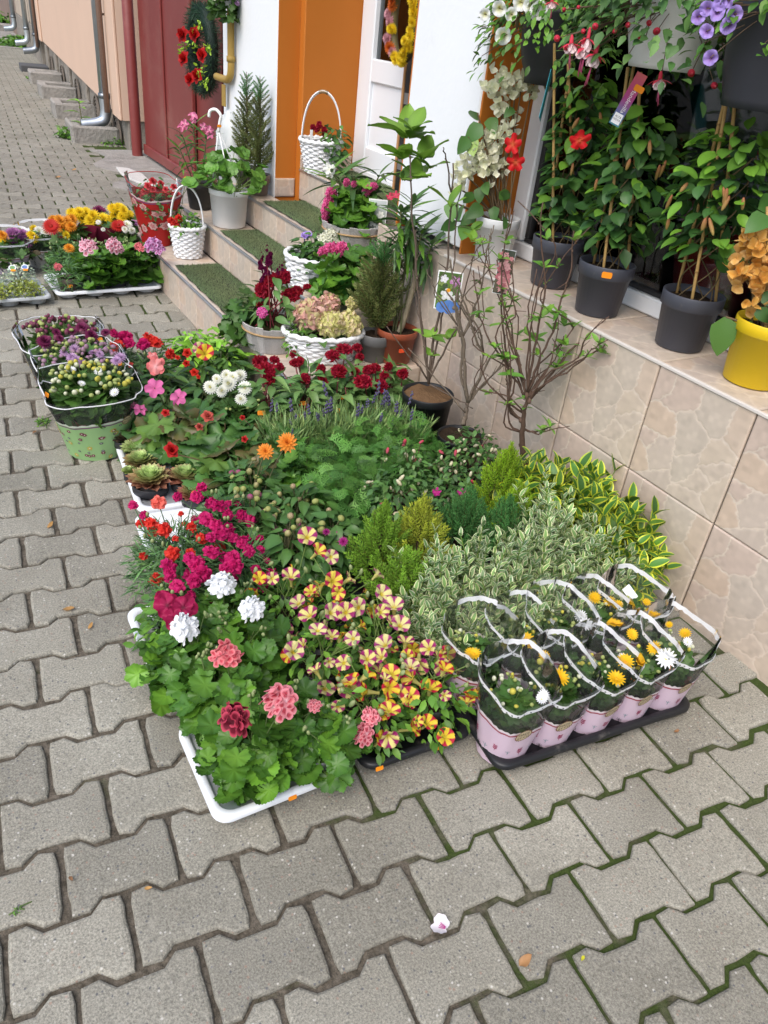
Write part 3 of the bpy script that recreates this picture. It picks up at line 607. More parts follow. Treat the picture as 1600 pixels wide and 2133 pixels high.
def fan_leaf(R=1., lobes=7, depth=.14, teeth=4, tdepth=.05, ruf=.16, cup=.15, c0=(.09, .17, .03), c1=(.05, .12, .02), seed=0, notch=.55):
    r = np.random.default_rng(seed); ph = r.uniform(0, 6); n = lobes*teeth*2
    def rf(a):
        d = abs(((a-PI*1.5+PI) % (2*PI))-PI); nt = 1-notch*math.exp(-(d/.33)**2)
        return R*nt*(1+depth*math.cos(lobes*(a-PI/2)))*(1+tdepth*math.cos(lobes*teeth*a))
    zf = lambda ro, a: R*(cup*ro*ro+ruf*ro*ro*math.cos(lobes*(a-PI/2))*.6+ruf*.6*ro*math.sin(2*a+ph)*ro)
    cf = lambda ro, a: np.array(mixc(c0, c1, ro))*(1.0+.05*math.cos(lobes*(a-PI/2)))
    p = disc(rf, zf, cf, n, (0, .3, .62, .85, 1.)); p.V[:, 1] += R*.42; return p
def rosette(layers, c0=None):              # layers: (n, elevation, length, width, shape, bend, colour mid, colour edge, phase)
    ps = []
    for (n, el, L, W, sh, bd, cm, ce, ph) in layers:
        lp = leafp(L, W, sh, 3, 3, bd, .25, cm, ce)
        for i in range(n): ps.append(placed(lp, rotz(2*PI*(i+ph)/n)@rotx(el)))
    return join(ps)
def ball(r=1., c=(.5, .5, .5), n=8, k=6, c2=None, sz=1.):
    pr = [(r*math.sin(PI*i/k)+1e-5, -r*sz*math.cos(PI*i/k)) for i in range(k+1)]
    return lathe(pr, n, c, cols=[mixc(c, c2 or c, i/k) for i in range(k+1)])
def meshes(name, ps, m=None):
    out = []
    for p in ps: b_ = MB(); b_.add(p); out.append(b_.mesh(name, m or M['leaf']))
    return out
# petunia, facing +Z, radius 1
def petunia_p(dark=(.42, .02, .10), pale=(.78, .66, .16), tube_c=(.55, .52, .16), seed=0, armw=.30, solid=False):
    ph = seed*.7
    rf = lambda a: 1*(1+.085*abs(math.cos(2.5*a))**.5-.05+.012*math.cos(15*a+ph))
    zf = lambda ro, a: -.95*(1-ro)**2.2+.10*ro*math.cos(5*a+PI)*ro+.05*ro*math.sin(3*a+ph)
    def cf(ro, a):
        if solid: return mixc(pale, dark, ro*1.3)
        d = abs(((a*5/(2*PI)) % 1)-.5)*2            # 0 on the star's arm .. 1 between the arms
        wv = armw*.92+.74*(1-ro); k = 1 if d > wv+.10 else 0 if d < wv else (d-wv)/.10
        if ro < .35: k *= .1
        return mixc(pale if ro > .3 else (.62, .50, .05), dark, k)
    p = disc(rf, zf, cf, 50, (0, .15, .35, .55, .72, .88, 1.))
    tb = lathe([(.34, -.52), (.24, -.85), (.16, -1.3), (.17, -1.6)], 8, tube_c)
    return join([p, tb])
def floret(col, cen, lobes=5, fringe=0., depth=.26, ruf=.12, seed=0, blotch=None, edge=None):
    ph = seed*1.3
    rf = lambda a: (1-depth*(.5-.5*math.cos(lobes*a))**3)*(1+fringe*math.cos(lobes*7*a+ph))
    zf = lambda ro, a: -.12*(1-ro)+ruf*ro*math.sin(lobes*a+ph)*ro+.06*math.sin(2*a+ph)
    def cf(ro, a):
        c = mixc(cen, col, ro*1.8)
        if blotch is not None:
            u = math.cos(lobes*a); 
            if .3 < ro < .8 and u > .1: c = mixc(c, blotch, .85)
        if edge is not None and ro > .88: c = edge
        return c
    return disc(rf, zf, cf, max(30, lobes*7*(2 if fringe else 1)), (0, .25, .45, .7, .9, 1.))
def umbel(fl, n=13, R=1., cap=1.25, fs=.55, seed=0, flat=.75):
    r = np.random.default_rng(seed); ps = []
    for i in range(n):
        ct = 1-(i+.3)/n*(1-math.cos(cap)); s_ = math.sqrt(max(0, 1-ct*ct)); a = i*2.39996+r.normal(0, .15); d = np.array([s_*math.cos(a), s_*math.sin(a), ct])
        Rm = frame(nrm(np.cross(d, (0.3, .5, .2))), d+r.normal(0, .25, 3)); ps.append(placed(fl[i % len(fl)], Rm, d*np.array([R, R, R*flat])*(.62+.1*r.random()), fs*(.85+.3*r.random())))
    return join(ps)
def daisy(n=22, R=1., W=.2, col=(.75, .6, .05), cen=(.6, .4, .02), el=.15, layers=2, cr=.22, col2=None):
    L = []
    for k in range(layers): L.append((n-k*n//4, el+.38*k, R*(1-.2*k), W*R, 'petal', .12, col if k == 0 or col2 is None else col2, col, .5*k))
    p = rosette(L); c = placed(ball(cr*R, cen, 10, 4, tuple(np.array(cen)*1.1), .5), None, (0, 0, .08*R)); return join([p, c])
def pompon(R=1., col=(.75, .6, .05), col2=None, n=16):
    col2 = col2 or col
    return rosette([(n, .05, R, .26*R, 'petal', .1, col, col, 0), (n, .35, .9*R, .25*R, 'petal', .0, col, col2, .5), (n-3, .7, .75*R, .24*R, 'petal', -.1, col2, col, .2), (n-6, 1.05, .6*R, .22*R, 'petal', -.15, col2, col, .7), (6, 1.4, .45*R, .2*R, 'petal', -.2, col2, col2, .3)])
def rose_p(col=(.6, .08, .1)):
    c2 = tuple(np.array(col)*.75)
    return join([rosette([(5, .35, .95, .85, 'petal', .25, c2, col, 0), (5, .75, .8, .75, 'petal', -.05, c2, col, .5), (4, 1.1, .68, .6, 'petal', -.25, c2, col, .2), (3, 1.35, .6, .45, 'petal', -.3, c2, c2, .6)])])
# ------------------------------------------------------------------ generic parts of plants
def pot(parent, r, h, c, z0=0, rim=.012, taper=.78, m='plastic', lipc=None, name='pot', soil=True, n=32, lip_h=.03):
    k = MB(); rb = r*taper; rl = rb+(r-rb)*(1-lip_h/h)
    pr = [(0, 0), (rb*.9, 0), (rb, .004), (rl, h-lip_h), (rl+.0005, h-lip_h), (r*1.02, h-lip_h+.003), (r*1.03, h-.002), (r*1.02, h), (r*.975, h), (r*.96, h-.02), (r*.93, h*.8)]
    k.add(lathe(pr, n, c)); o = k.build(name, M[m], parent, loc=(0, 0, z0))
    if soil: soil_disc(parent, r*.955, z0+h*.86)
    return o
def soil_disc(parent, r, z, c=(.035, .024, .016), seed=0):
    rr = np.random.default_rng(seed+int(r*1e4)); n = 18; rings = (0, .35, .7, 1.); V = [(0, 0, z+.008)]
    for ro in rings[1:]: V += [(r*ro*math.cos(2*PI*i/n), r*ro*math.sin(2*PI*i/n), z+rr.normal(0, .003)+.006*(1-ro)) for i in range(n)]
    Fc = [(0, 1+i, 1+(i+1) % n) for i in range(n)]+[(1+k*n+i, 1+(k+1)*n+i, 1+(k+1)*n+(i+1) % n, 1+k*n+(i+1) % n) for k in range(2) for i in range(n)]
    k = MB(); k.add(P(V, Fc, c)); return k.build('soil', M['soil'], parent)
ORANGE = (.85, .27, .01)
def price(parent, loc, d=(0, -1, .4), c=ORANGE, s=1.):
    w_, h_ = .019*s, .011*s; q = [(-w_/2, -h_*.3), (-w_*.42, -h_/2), (w_*.42, -h_/2), (w_/2, -h_*.3), (w_/2, h_*.3), (w_*.42, h_/2), (-w_*.42, h_/2), (-w_/2, h_*.3)]
    k = MB(); k.add(extrude(q, 0, .0008, 0, c)); z = nrm(d); x = nrm(np.cross((0, 0, 1), z)) if abs(z[2]) < .95 else np.array([1., 0, 0]); R = np.stack([x, np.cross(z, x), z], 1)
    return link('price_tag', k.mesh('price_tag', M['paper'], False), parent, R=R, loc=loc)
def dome(n, R, H, z0, r, up=.6, droop=.15, jit=.35, shell=(.7, 1.), cmin=.02, Ry=None):
    i = np.arange(n); ct = 1-(i+.5)/n*(1-cmin); s_ = np.sqrt(1-ct*ct); a = i*2.39996+r.normal(0, .3, n); f = r.uniform(*shell, n); Ry = Ry or R
    nx = np.c_[s_*np.cos(a), s_*np.sin(a), ct]; pos = np.c_[R*f*nx[:, 0], Ry*f*nx[:, 1], z0+(H-z0)*f*ct]
    rad = np.c_[np.cos(a), np.sin(a), np.full(n, -droop)]+r.normal(0, jit, (n, 3)); U = up*np.array([0, 0, 1.])+(1-up)*nx+r.normal(0, jit*.6, (n, 3))
    return pos, frames(rad, U), nx
def leaves_sep(parent, ms, pos, Rm, size, name='leaf', r=None):
    r = r or rng; size = np.broadcast_to(size, len(pos))
    for i in range(len(pos)): link(name, ms[r.integers(len(ms))], parent, R=Rm[i], loc=pos[i], sc=(float(size[i]*r.uniform(.82, 1.15)), float(size[i]), float(size[i]*r.uniform(.6, 1.7))))
def foliage(parent, p, pos, Rm, size, r, var=.28, name='foliage', hue=.1):
    k = MB(); n = len(pos); v = 1+var*(2*r.random(n)-1); t = np.c_[v*(1+hue*(2*r.random(n)-1)), v, v*(1+hue*(2*r.random(n)-1))]
    ps = p if isinstance(p, list) else [p]; size = np.broadcast_to(np.asarray(size, float), n)
    for j, q in enumerate(ps): s_ = slice(j, n, len(ps)); k.many(q, Rm[s_], pos[s_], size[s_], t[s_])
    return k.build(name, M['leafj'], parent, kind='stuff')
def stems_to(parent, pts, base_z, r, c=(.09, .14, .04), rad=.0016, spread=.02, name='stems'):
    k = MB()
    for p in pts:
        b_ = np.array([r.normal(0, spread), r.normal(0, spread), base_z]); md = (b_+p)/2+np.array([0, 0, .25*abs(p[2]-base_z)])*.4; k.add(tube(spline([b_, md, p], 3), rad, 4, c, cap=False))
    return k.build(name, M['stem'], parent)
def face_cam(p, tilt=.5):                 # a direction between up and the street side, as flowers turn to the light
    d = nrm(CAM-np.asarray(p)); return nrm(np.array([0, 0, 1.])*(1-tilt)+d*tilt)
def flower(parent, me, loc, nrml, s, spin=0., name='flower'):
    n_ = nrm(nrml); R = frame(np.cross(n_, (.31, .52, .17)), n_)@rotz(spin); return link(name, me, parent, R=R, loc=loc, sc=(float(s*rng.uniform(.88, 1.12)), float(s*rng.uniform(.85, 1.1)), float(s*rng.uniform(.75, 1.35))))
LD = (.028, .070, .018); LM_ = (.045, .105, .022); LB = (.085, .19, .03); LL = (.13, .26, .04)
# shared leaf meshes
ms_ger = meshes('leaf', [fan_leaf(1, 7, .075, 4, .045, .13, .16, c0, c1, s) for s, c0, c1 in ((1, (.07, .16, .025), (.045, .12, .018)), (2, (.05, .125, .022), (.03, .085, .015)), (3, (.10, .215, .03), (.07, .17, .022)), (4, (.045, .11, .02), (.028, .08, .014)))])
fan_small = [fan_leaf(1, 7, .13, 2, .05, .2, .12, (.06, .14, .025), (.035, .095, .016), 5), fan_leaf(1, 5, .16, 2, .05, .25, .1, (.09, .19, .03), (.06, .14, .02), 6)]
ms_beg = meshes('leaf', [fan_leaf(1, 5, .20, 5, .06, .26, -.05, c0, c1, s, .6) for s, c0, c1 in ((7, (.05, .115, .03), (.04, .10, .03)), (8, (.035, .085, .025), (.075, .06, .03)), (9, (.075, .14, .035), (.06, .12, .03)), (10, (.03, .075, .024), (.03, .085, .022)))])
ms_imp = meshes('leaf', [leafp(1, .34, 'lance', 6, 5, b, .3, c, tuple(np.array(c)*.8), .05) for b, c in ((.25, (.035, .085, .03)), (.4, (.05, .11, .03)), (.15, (.025, .065, .025)), (.3, (.065, .14, .035)))])
ms_bright = meshes('leaf', [leafp(1, .32, 'lance', 6, 5, b, .3, c, tuple(np.array(c)*.85)) for b, c in ((.15, (.17, .36, .05)), (.3, (.13, .29, .04)), (.05, (.22, .43, .06)))])
ms_cel = meshes('leaf', [leafp(1, .40, 'lance', 6, 5, b, .25, c, tuple(np.array(c)*.85), .06) for b, c in ((.35, (.085, .165, .06)), (.2, (.065, .14, .05)), (.5, (.11, .195, .075)))])
ms_mand = meshes('leaf', [leafp(1, .74, 'oval', 6, 5, b, .18, c, tuple(np.array(c)*.85), .05) for b, c in ((.2, (.050, .125, .034)), (.35, (.036, .098, .03)), (.1, (.075, .165, .035)), (.28, (.044, .11, .033)))])
ms_mandy = meshes('leaf', [leafp(1, .68, 'oval', 6, 5, b, .2, c, tuple(np.array(c)*.9), .05) for b, c in ((.2, (.10, .22, .03)), (.3, (.075, .17, .028)))])
ms_ole = meshes('leaf', [leafp(1, .15, 'lance', 6, 3, b, .25, c, tuple(np.array(c)*.85)) for b, c in ((.2, (.045, .10, .035)), (.45, (.028, .065, .025)), (.1, (.08, .18, .03)))])
ms_mag = meshes('leaf', [leafp(1, .55, 'ovate', 6, 5, b, .2, c, tuple(np.array(c)*.8), .10) for b, c in ((.2, (.10, .20, .03)), (.35, (.065, .14, .025)), (.1, (.13, .25, .04)))])
_tri = []
for s in (0, 1):
    lp = fan_leaf(.62, 5, .05, 3, .06, .1, .15, (.09, .20, .035), (.06, .15, .028), 20+s, .2); _tri.append(join([placed(lp, rotz(a)) for a in (-1.5, 0, 1.5)]))
ms_straw = meshes('leaf', _tri)
def variegated(L, W, cm, ce, bend, rows=5): 
    V = []; C = []; qs = (-1, -.72, -.6, 0, .6, .72, 1)
    for i in range(rows+1):
        t = i/rows; w_ = W/2*max(.03, SHP['lance' if W < .4 else 'oval'](min(max(t, .001), .999)))
        if i == rows: w_ = .01*W
        for q in qs: V.append((q*w_, L*(t-.15*bend*t*t), .22*abs(q)*w_-bend*L*t*t)); C.append(ce if abs(q) > .65 else cm)
    return P(V, [(i*7+j, i*7+j+1, (i+1)*7+j+1, (i+1)*7+j) for i in range(rows) for j in range(6)], np.array(C))
def shoot(lp, n, h, size0, size1, el0=.2, el1=1.1, r=None, stem_c=(.10, .16, .04), pair=2):
    r = r or rng; ps = []; pts = spline([(0, 0, 0), (r.normal(0, .03)*h, r.normal(0, .03)*h, h*.5), (r.normal(0, .06)*h, r.normal(0, .06)*h, h)], 4); ps.append(tube(pts, [.0022*(1-.5*i/len(pts)) for i in range(len(pts))], 4, stem_c, cap=False))
    for i in range(n):
        t = i/(n-1); base = pts[min(len(pts)-1, int(t*(len(pts)-1)))]; s_ = size0+(size1-size0)*t; s_ *= .85+.3*r.random()
        for j in range(pair):
            a = i*PI/2*1.06+j*2*PI/pair+r.normal(0, .15); v = .78+.44*r.random(); q = lp[r.integers(len(lp))]
            ps.append(tinted(placed(q, rotz(a)@rotx(el0+(el1-el0)*t**2+r.normal(0, .12)), base, s_), (v, v, v)))
    return join(ps)
# silver euonymus
lp_sil = [variegated(1, .42, (.09, .17, .075), (.40, .42, .34), b) for b in (.12, .25)]+[variegated(1, .42, (.12, .21, .085), (.42, .43, .31), .18), variegated(1, .42, (.075, .145, .07), (.38, .41, .38), .3)]
ms_sil = meshes('shoot', [shoot(lp_sil, 13, h, .034, .028, .25, 1.15, np.random.default_rng(30+i)) for i, h in enumerate((.14, .17, .12, .15, .19))], M['leaf'])
lp_gold = [variegated(1, .50, (.045, .125, .028), (.33, .37, .035), b, 6) for b in (.1, .25)]+[variegated(1, .5, (.06, .14, .02), (.40, .43, .04), .2, 6), variegated(1, .5, (.03, .085, .02), (.24, .31, .035), .15, 6)]
ms_gold = meshes('shoot', [shoot(lp_gold, 5, h, .064, .052, .2, 1.0, np.random.default_rng(40+i)) for i, h in enumerate((.10, .12, .085, .11))], M['leaf'])
def spray(r, c0, c1, h=1., n=26, w_=.22, flat=True):
    ps = [tube([(0, 0, 0), (0, 0, h*.5), (r.normal(0, .04), r.normal(0, .04), h)], [.02, .014, .006], 4, (.10, .08, .04), cap=False)]
    for i in range(n):
        t = (i+.5)/n; a = i*2.4; L = (w_*(1-t*.75)+.05)*(.8+.4*r.random()); d = nrm((math.cos(a), math.sin(a), .75+.6*t)); b_ = np.array([0, 0, t*h]); c = mixc(c0, c1, r.random()*.7+.3*t)
        ps.append(tube([b_, b_+d*L*.6, b_+d*L+np.array([0, 0, .05*h])], [.018, .02, .004], 4, c, cap=False))
        for s_ in (-1, 1):
            d2 = nrm(d+.7*s_*np.array([-math.sin(a), math.cos(a), 0])+np.array([0, 0, .2])); ps.append(tube([b_+d*L*.45, b_+d*L*.45+d2*L*.55], [.016, .005], 4, mixc(c, c1, .4), cap=False))
    return join(ps)
ms_thuja = meshes('spray', [spray(np.random.default_rng(50+i), (.09, .20, .025), (.19, .34, .05)) for i in range(3)], M['leaf'])
ms_goldcon = meshes('spray', [spray(np.random.default_rng(53+i), (.15, .22, .025), (.34, .38, .06)) for i in range(3)], M['leaf'])
ms_jun = meshes('spray', [spray(np.random.default_rng(56+i), (.035, .13, .04), (.07, .19, .07)) for i in range(3)], M['leaf'])
ms_spruce = meshes('spray', [spray(np.random.default_rng(60+i), (.055, .095, .03), (.12, .135, .06), n=30, w_=.16) for i in range(3)], M['leaf'])
ms_limecon = meshes('spray', [spray(np.random.default_rng(63+i), (.12, .25, .02), (.24, .37, .03)) for i in range(3)], M['leaf'])
# fern-like leaf of the scented geranium
def fern_leaf(c, r):
    ps = []; 
    for k in range(7):
        a = (k-3)*.5; L = 1-.09*abs(k-3); ps.append(placed(leafp(L, .075, 'strap', 3, 3, .15, .2, c), rotz(a)))
        for s_ in (-1, 1):
            for t in (.45, .7): ps.append(placed(leafp(.34, .075, 'strap', 2, 3, .1, .2, tuple(np.array(c)*1.15)), rotz(a+s_*.7), (-math.sin(a)*L*t, math.cos(a)*L*t, -.15*t*t)))
    return join(ps)
fern = [fern_leaf((.042, .118, .028), rng), fern_leaf((.06, .15, .034), rng)]
lp_small = [leafp(1, .48, 'oval', 3, 3, .2, .25, c) for c in ((.055, .135, .022), (.085, .19, .03), (.04, .10, .02))]
lp_fuch = [leafp(1, .52, 'ovate', 4, 3, .2, .2, c) for c in ((.045, .105, .036), (.065, .14, .042), (.036, .085, .03))]
lp_grass = [leafp(1, .11, 'lance', 4, 3, .45, .3, c) for c in ((.055, .125, .055), (.075, .16, .06), (.045, .10, .045))]
lp_lav = [leafp(1, .085, 'lance', 3, 3, .2, .2, c) for c in ((.14, .22, .10), (.10, .175, .08), (.18, .26, .12))]
lp_mum = [fan_leaf(.62, 5, .22, 2, .03, .12, .05, c, tuple(np.array(c)*.75), s, .45) for s, c in ((70, (.045, .105, .025)), (71, (.035, .085, .02)))]
lp_dah = [leafp(1, .58, 'ovate', 5, 5, .22, .22, c, tuple(np.array(c)*.8), .07) for c in ((.045, .11, .034), (.058, .135, .038), (.036, .09, .028))]
ms_dah = meshes('leaf', lp_dah)
# shared flower meshes
def fm(name, p): return meshes(name, [p], M['petal'])[0]
ms_pet = [fm('flower', petunia_p(seed=i, dark=d, pale=p_, armw=a)) for i, (d, p_, a) in enumerate((((.42, .012, .07), (.80, .66, .10), .34), ((.30, .018, .13), (.76, .68, .24), .32), ((.48, .012, .045), (.80, .60, .05), .38), ((.32, .04, .17), (.74, .68, .30), .38)))]
fm_cream = fm('flower', petunia_p((.72, .66, .42), (.70, .62, .30), seed=3, solid=True))
ms_white_pet = fm('flower', petunia_p((.85, .87, .85), (.75, .72, .25), (.4, .45, .2), seed=1, solid=True))
fm_violet = fm('flower', petunia_p((.42, .30, .72), (.36, .18, .45), (.3, .25, .4), seed=2, solid=True))
fm_crim = fm('flower', join([floret((.36, .012, .075), (.07, .003, .016), 5, .035, .16, .26, 4), placed(floret((.40, .018, .09), (.10, .004, .02), 5, .04, .2, .3, 2), rotz(.6), (.05, .05, .12), .72)]))
# ------------------------------------------------------------------ trays
def rrect(w_, l_, r_, n=6):
    q = []
    for cx_, cy_, a0 in ((w_-r_, l_-r_, 0), (r_, l_-r_, PI/2), (r_, r_, PI), (w_-r_, r_, 1.5*PI)):
        for i in range(n+1): a = a0+PI/2*i/n; q.append((cx_+r_*math.cos(a), cy_+r_*math.sin(a)))
    return np.array(q)
def tray(label, x, y, w_, l_, rz, c, cells=(2, 3), top=.05, tags=(), wellc=None):
    t = thing('plant_tray', label, 'tray', (x, y, 0), rz); o = rrect(w_, l_, .035); ct = np.array([w_/2, l_/2])
    def ring(s_): return ct+(o-ct)*np.array([1-2*s_/w_, 1-2*s_/l_])
    prof = [(0.0, top-.014), (.0, top-.004), (.003, top), (.016, top), (.021, top-.006), (.021, top-.014)]; n = len(o); V = []
    for s_, z in prof: V += [(px_, py_, z) for px_, py_ in ring(s_)]
    Fc = [(k*n+i, k*n+(i+1) % n, (k+1)*n+(i+1) % n, (k+1)*n+i) for k in range(len(prof)-1) for i in range(n)]+[tuple(range((len(prof)-1)*n, len(prof)*n))]
    k = MB(); k.add(P(V, Fc, c)); k.build('rim', M['tray'], t)
    for i in range(cells[0]):
        for j in range(cells[1]):
            px_, py_ = w_*(i+.5)/cells[0], l_*(j+.5)/cells[1]; k = MB(); rr = min(w_/cells[0], l_/cells[1])*.42
            k.add(lathe([(0, .001), (rr*.8, .001), (rr*.86, .006), (rr, top-.016)], 18, wellc or tuple(np.array(c)*.9))); k.build('cell', M['tray'], t, loc=(px_, py_, 0))
    for tx, ty, d in tags: price(t, (tx, ty, top+.0012 if d[2] > .7 else top-.012), d)
    return t
WHT = (.74, .77, .80); BLK = (.012, .013, .015)
tray('white plastic plant tray under the crimson and pink geraniums', .300, .925, .31, .28, 0, WHT, (2, 2), tags=((.165, -.0008, (0, -1, .25)),))
tray('white plastic plant tray under the white geraniums', .298, 1.262, .31, .38, 0, WHT, (2, 3), tags=((-.0008, .05, (-1, 0, .3)),))
tray('white plastic plant tray under the red and magenta pinks', .40, 1.66, .31, .42, -.08, WHT, (2, 3), tags=((-.0008, .12, (-1, 0, .3)), ))
tray('white plastic plant tray under the houseleeks', .455, 2.095, .31, .47, -.08, WHT, (2, 3))
tray('black plastic plant tray under the striped petunias', .635, .915, .29, .50, -.05, BLK, (2, 3), top=.048, tags=((.035, -.0008, (0, -1, .3)), (.185, -.0008, (0, -1, .3))))
tray('black plastic plant tray under the dahlias', .66, 1.46, .36, .50, -.05, BLK, (2, 3))
tray('black plastic plant tray under the striped and silver leaved shrubs', .97, 1.13, .62, .34, -.06, BLK, (4, 2), top=.045)
tray('black plastic plant tray under the fuchsia bushes', 1.08, 1.52, .5, .36, -.05, BLK, (3, 2), top=.045)
tray('black plastic plant tray under the feathery scented geraniums', 1.02, 1.90, .5, .26, -.05, BLK, (3, 2), top=.045)
# ------------------------------------------------------------------ plant kinds
def head_mesh(col, cen, blotch=None, edge=None, n=12, fs=.58, seed=0, ruf=.07, lob=5): 
    return fm('flower_head', umbel([floret(col, cen, lob, 0, .42, ruf, i, blotch, edge) for i in range(3)], n, 1., 1.2, fs, seed, .6))
fm_dark = head_mesh((.16, .006, .022), (.06, .002, .01), None, (.55, .06, .11), 8, .56, 1)
fm_pink = head_mesh((.80, .30, .34), (.85, .62, .66), (.42, .01, .04), None, 8, .62, 2)
fm_salm = head_mesh((.80, .24, .26), (.72, .25, .28), (.55, .03, .06), None, 8, .58, 3)
fm_whit = head_mesh((.86, .88, .90), (.80, .82, .80), None, None, 14, .5, 4, .14)
fm_pale = head_mesh((.82, .52, .60), (.80, .45, .55), (.5, .05, .12), None, 9, .62, 5)
fm_lila = head_mesh((.66, .36, .62), (.45, .08, .30), (.35, .02, .16), None, 9, .6, 6)
fm_mpink = head_mesh((.72, .13, .33), (.75, .3, .45), (.4, .01, .08), None, 10, .6, 7)
bud_green = fm('bud', ball(1, (.10, .20, .04), 7, 5, (.45, .5, .25), 1.5))
def geranium(px, py, z, label, heads=(), R=.12, H=.22, nl=46, ls=(.030, .047), seed=0, potc=(.10, .105, .115), loc=None, group=None, z0=0., name='geranium', budn=3, cmin=.0):
    p = G(px, py, z) if loc is None else np.array(loc); base = (p[0], p[1], z0); r = np.random.default_rng(100+seed)
    t = thing(name, label, 'flower', base, 0, group); pot(t, .055, .10, potc)
    pos, Rm, nx = dome(nl, R, H, .07, r, .55, .1, .35, (.62, 1.), cmin); leaves_sep(t, ms_ger, pos, Rm, r.uniform(*ls, nl))
    n2 = 90; p2, R2, _ = dome(n2, R*.7, H*.8, .06, r, .4, .1, .5, (.4, .9), -.1); foliage(t, fan_small, p2, R2, r.uniform(.016, .028, n2), r, .3)
    ends = [pos[i] for i in range(0, nl, 2)]
    for (hx, hy, hz, me, s_) in heads:
        q = G(hx, hy, hz)-np.array(base); flower(t, me, q, nrm(face_cam(q+np.array(base), .45)+np.array([0, 0, .15])), s_, r.uniform(0, 6), 'flower_head'); ends.append(q-np.array([0, 0, .004]))
    for i in range(budn):
        a = r.uniform(0, 6.28); q = np.array([R*.6*math.cos(a), R*.6*math.sin(a), H*(1.0+.12*r.random())])
        for j in range(4): flower(t, bud_green, q+r.normal(0, .006, 3), (r.normal(0, .5), r.normal(0, .5), 1), .0042, 0, 'bud')
        ends.append(q)
    stems_to(t, ends, .08, r); return t
geranium(478, 1565, .16, 'geranium with dark crimson pink-edged flower head at the corner of the white tray', [(490, 1497, .265, fm_dark, .040)], .094, .205, 90, (.018, .034), 1, loc=(.405, 1.02, 0))
geranium(608, 1520, .16, 'geranium with big pale pink flower head blotched crimson in the white tray', [(583, 1462, .26, fm_pink, .042), (655, 1470, .22, fm_pink, .017)], .092, .19, 84, (.017, .031), 2, loc=(.525, 1.035, 0))
geranium(425, 1425, .16, 'geranium with salmon pink flower head behind the dark crimson one', [(470, 1365, .265, fm_salm, .036)], .094, .20, 84, (.018, .034), 3, loc=(.40, 1.185, 0))
geranium(375, 1345, .16, 'white flowered geranium nearest the dark magenta petunia bloom', [(385, 1308, .26, fm_whit, .042)], .10, .20, 90, (.017, .032), 4, loc=(.365, 1.335, 0), cmin=-.15)
geranium(515, 1320, .16, 'white flowered geranium beside the striped petunias', [(525, 1268, .26, fm_whit, .037)], .105, .20, 80, (.017, .032), 5)
geranium(480, 1255, .16, 'white flowered geranium just below the magenta pinks', [(462, 1217, .27, fm_whit, .038)], .095, .195, 72, (.017, .031), 6)
geranium(700, 1545, .13, 'low geranium with two coral pink flower heads leaning over the petunias', [(773, 1492, .155, fm_pink, .024), (756, 1530, .125, fm_pink, .030)], .085, .165, 32, (.022, .036), 7, loc=(.553, .985, 0))
# dark magenta petunia
t = thing('petunia', 'dark magenta petunia with large velvety blooms at the tray edge', 'flower', (.395, 1.48, 0)); pot(t, .05, .10, (.05, .05, .055)); r = np.random.default_rng(8)
pos, Rm, nx = dome(200, .11, .20, .06, r, .5, .1, .4, (.5, 1.), -.2); foliage(t, lp_small, pos, Rm, r.uniform(.025, .04, 200), r)
for hx, hy, hz, s_ in ((348, 1260, .24, .033), (384, 1266, .245, .032), (364, 1288, .228, .029), (340, 1245, .235, .02)):
    q = G(hx, hy, hz)-np.array([.395, 1.48, 0]); flower(t, fm_crim, q, face_cam(q+np.array([.395, 1.48, 0]), .75), s_, r.uniform(0, 6))
# striped petunias
PETX = [(640, 1117, 1, .21), (665, 1147, 0, .21), (606, 1198, 1, .21), (567, 1205, 1, .21), (695, 1209, 0, .21), (647, 1232, 0, .21), (705, 1235, 0, .20), (786, 1197, 3, .20), (643, 1280, 1, .21), (692, 1275, 3, .20), (720, 1274, 1, .20), (662, 1313, 3, .21),
        (612, 1356, 3, .20), (797, 1237, 3, .21), (821, 1260, 3, .21), (795, 1274, 1, .20), (657, 1396, 1, .18), (716, 1381, 1, .18), (766, 1372, 1, .19), (792, 1367, 1, .19), (845, 1336, 1, .19), (848, 1367, 0, .18), (800, 1341, 3, .2), (892, 1350, 1, .18), (930, 1361, 0, .17), (921, 1389, 1, .16),
        (768, 1403, 2, .18), (816, 1403, 0, .175), (854, 1412, 0, .165), (813, 1434, 2, .165), (727, 1430, 1, .16), (755, 1440, 2, .155), (811, 1460, 2, .15), (797, 1485, 2, .14), (854, 1451, 0, .14), (896, 1431, 2, .14), (797, 1541, 2, .10), (862, 1514, 2, .10), (892, 1505, 2, .10), (928, 1535, 2, .085), (972, 1462, 0, .12), (984, 1448, 2, .12),
        (540, 1205, 2, .215), (735, 1330, 3, .2), (690, 1160, 3, .2), (870, 1385, 1, .17), (745, 1265, 3, .19), (835, 1300, 3, .19), (955, 1400, 1, .14)]
petb = [(.66, 1.43, 'petunia with yellow and red striped trumpets next to the dahlias'), (.79, 1.36, 'petunia with pale yellow and purple striped trumpets beside the small conifers'), (.66, 1.20, 'petunia with fading yellow striped trumpets behind the pink geraniums'), (.82, 1.19, 'petunia with cream striped trumpets next to the silver leaved shrubs'), (.70, 1.02, 'petunia crowded with yellow and crimson star flowers beside the coral pink geranium heads'), (.85, 1.00, 'petunia with crimson and yellow star flowers spilling towards the wrapped daisies')]
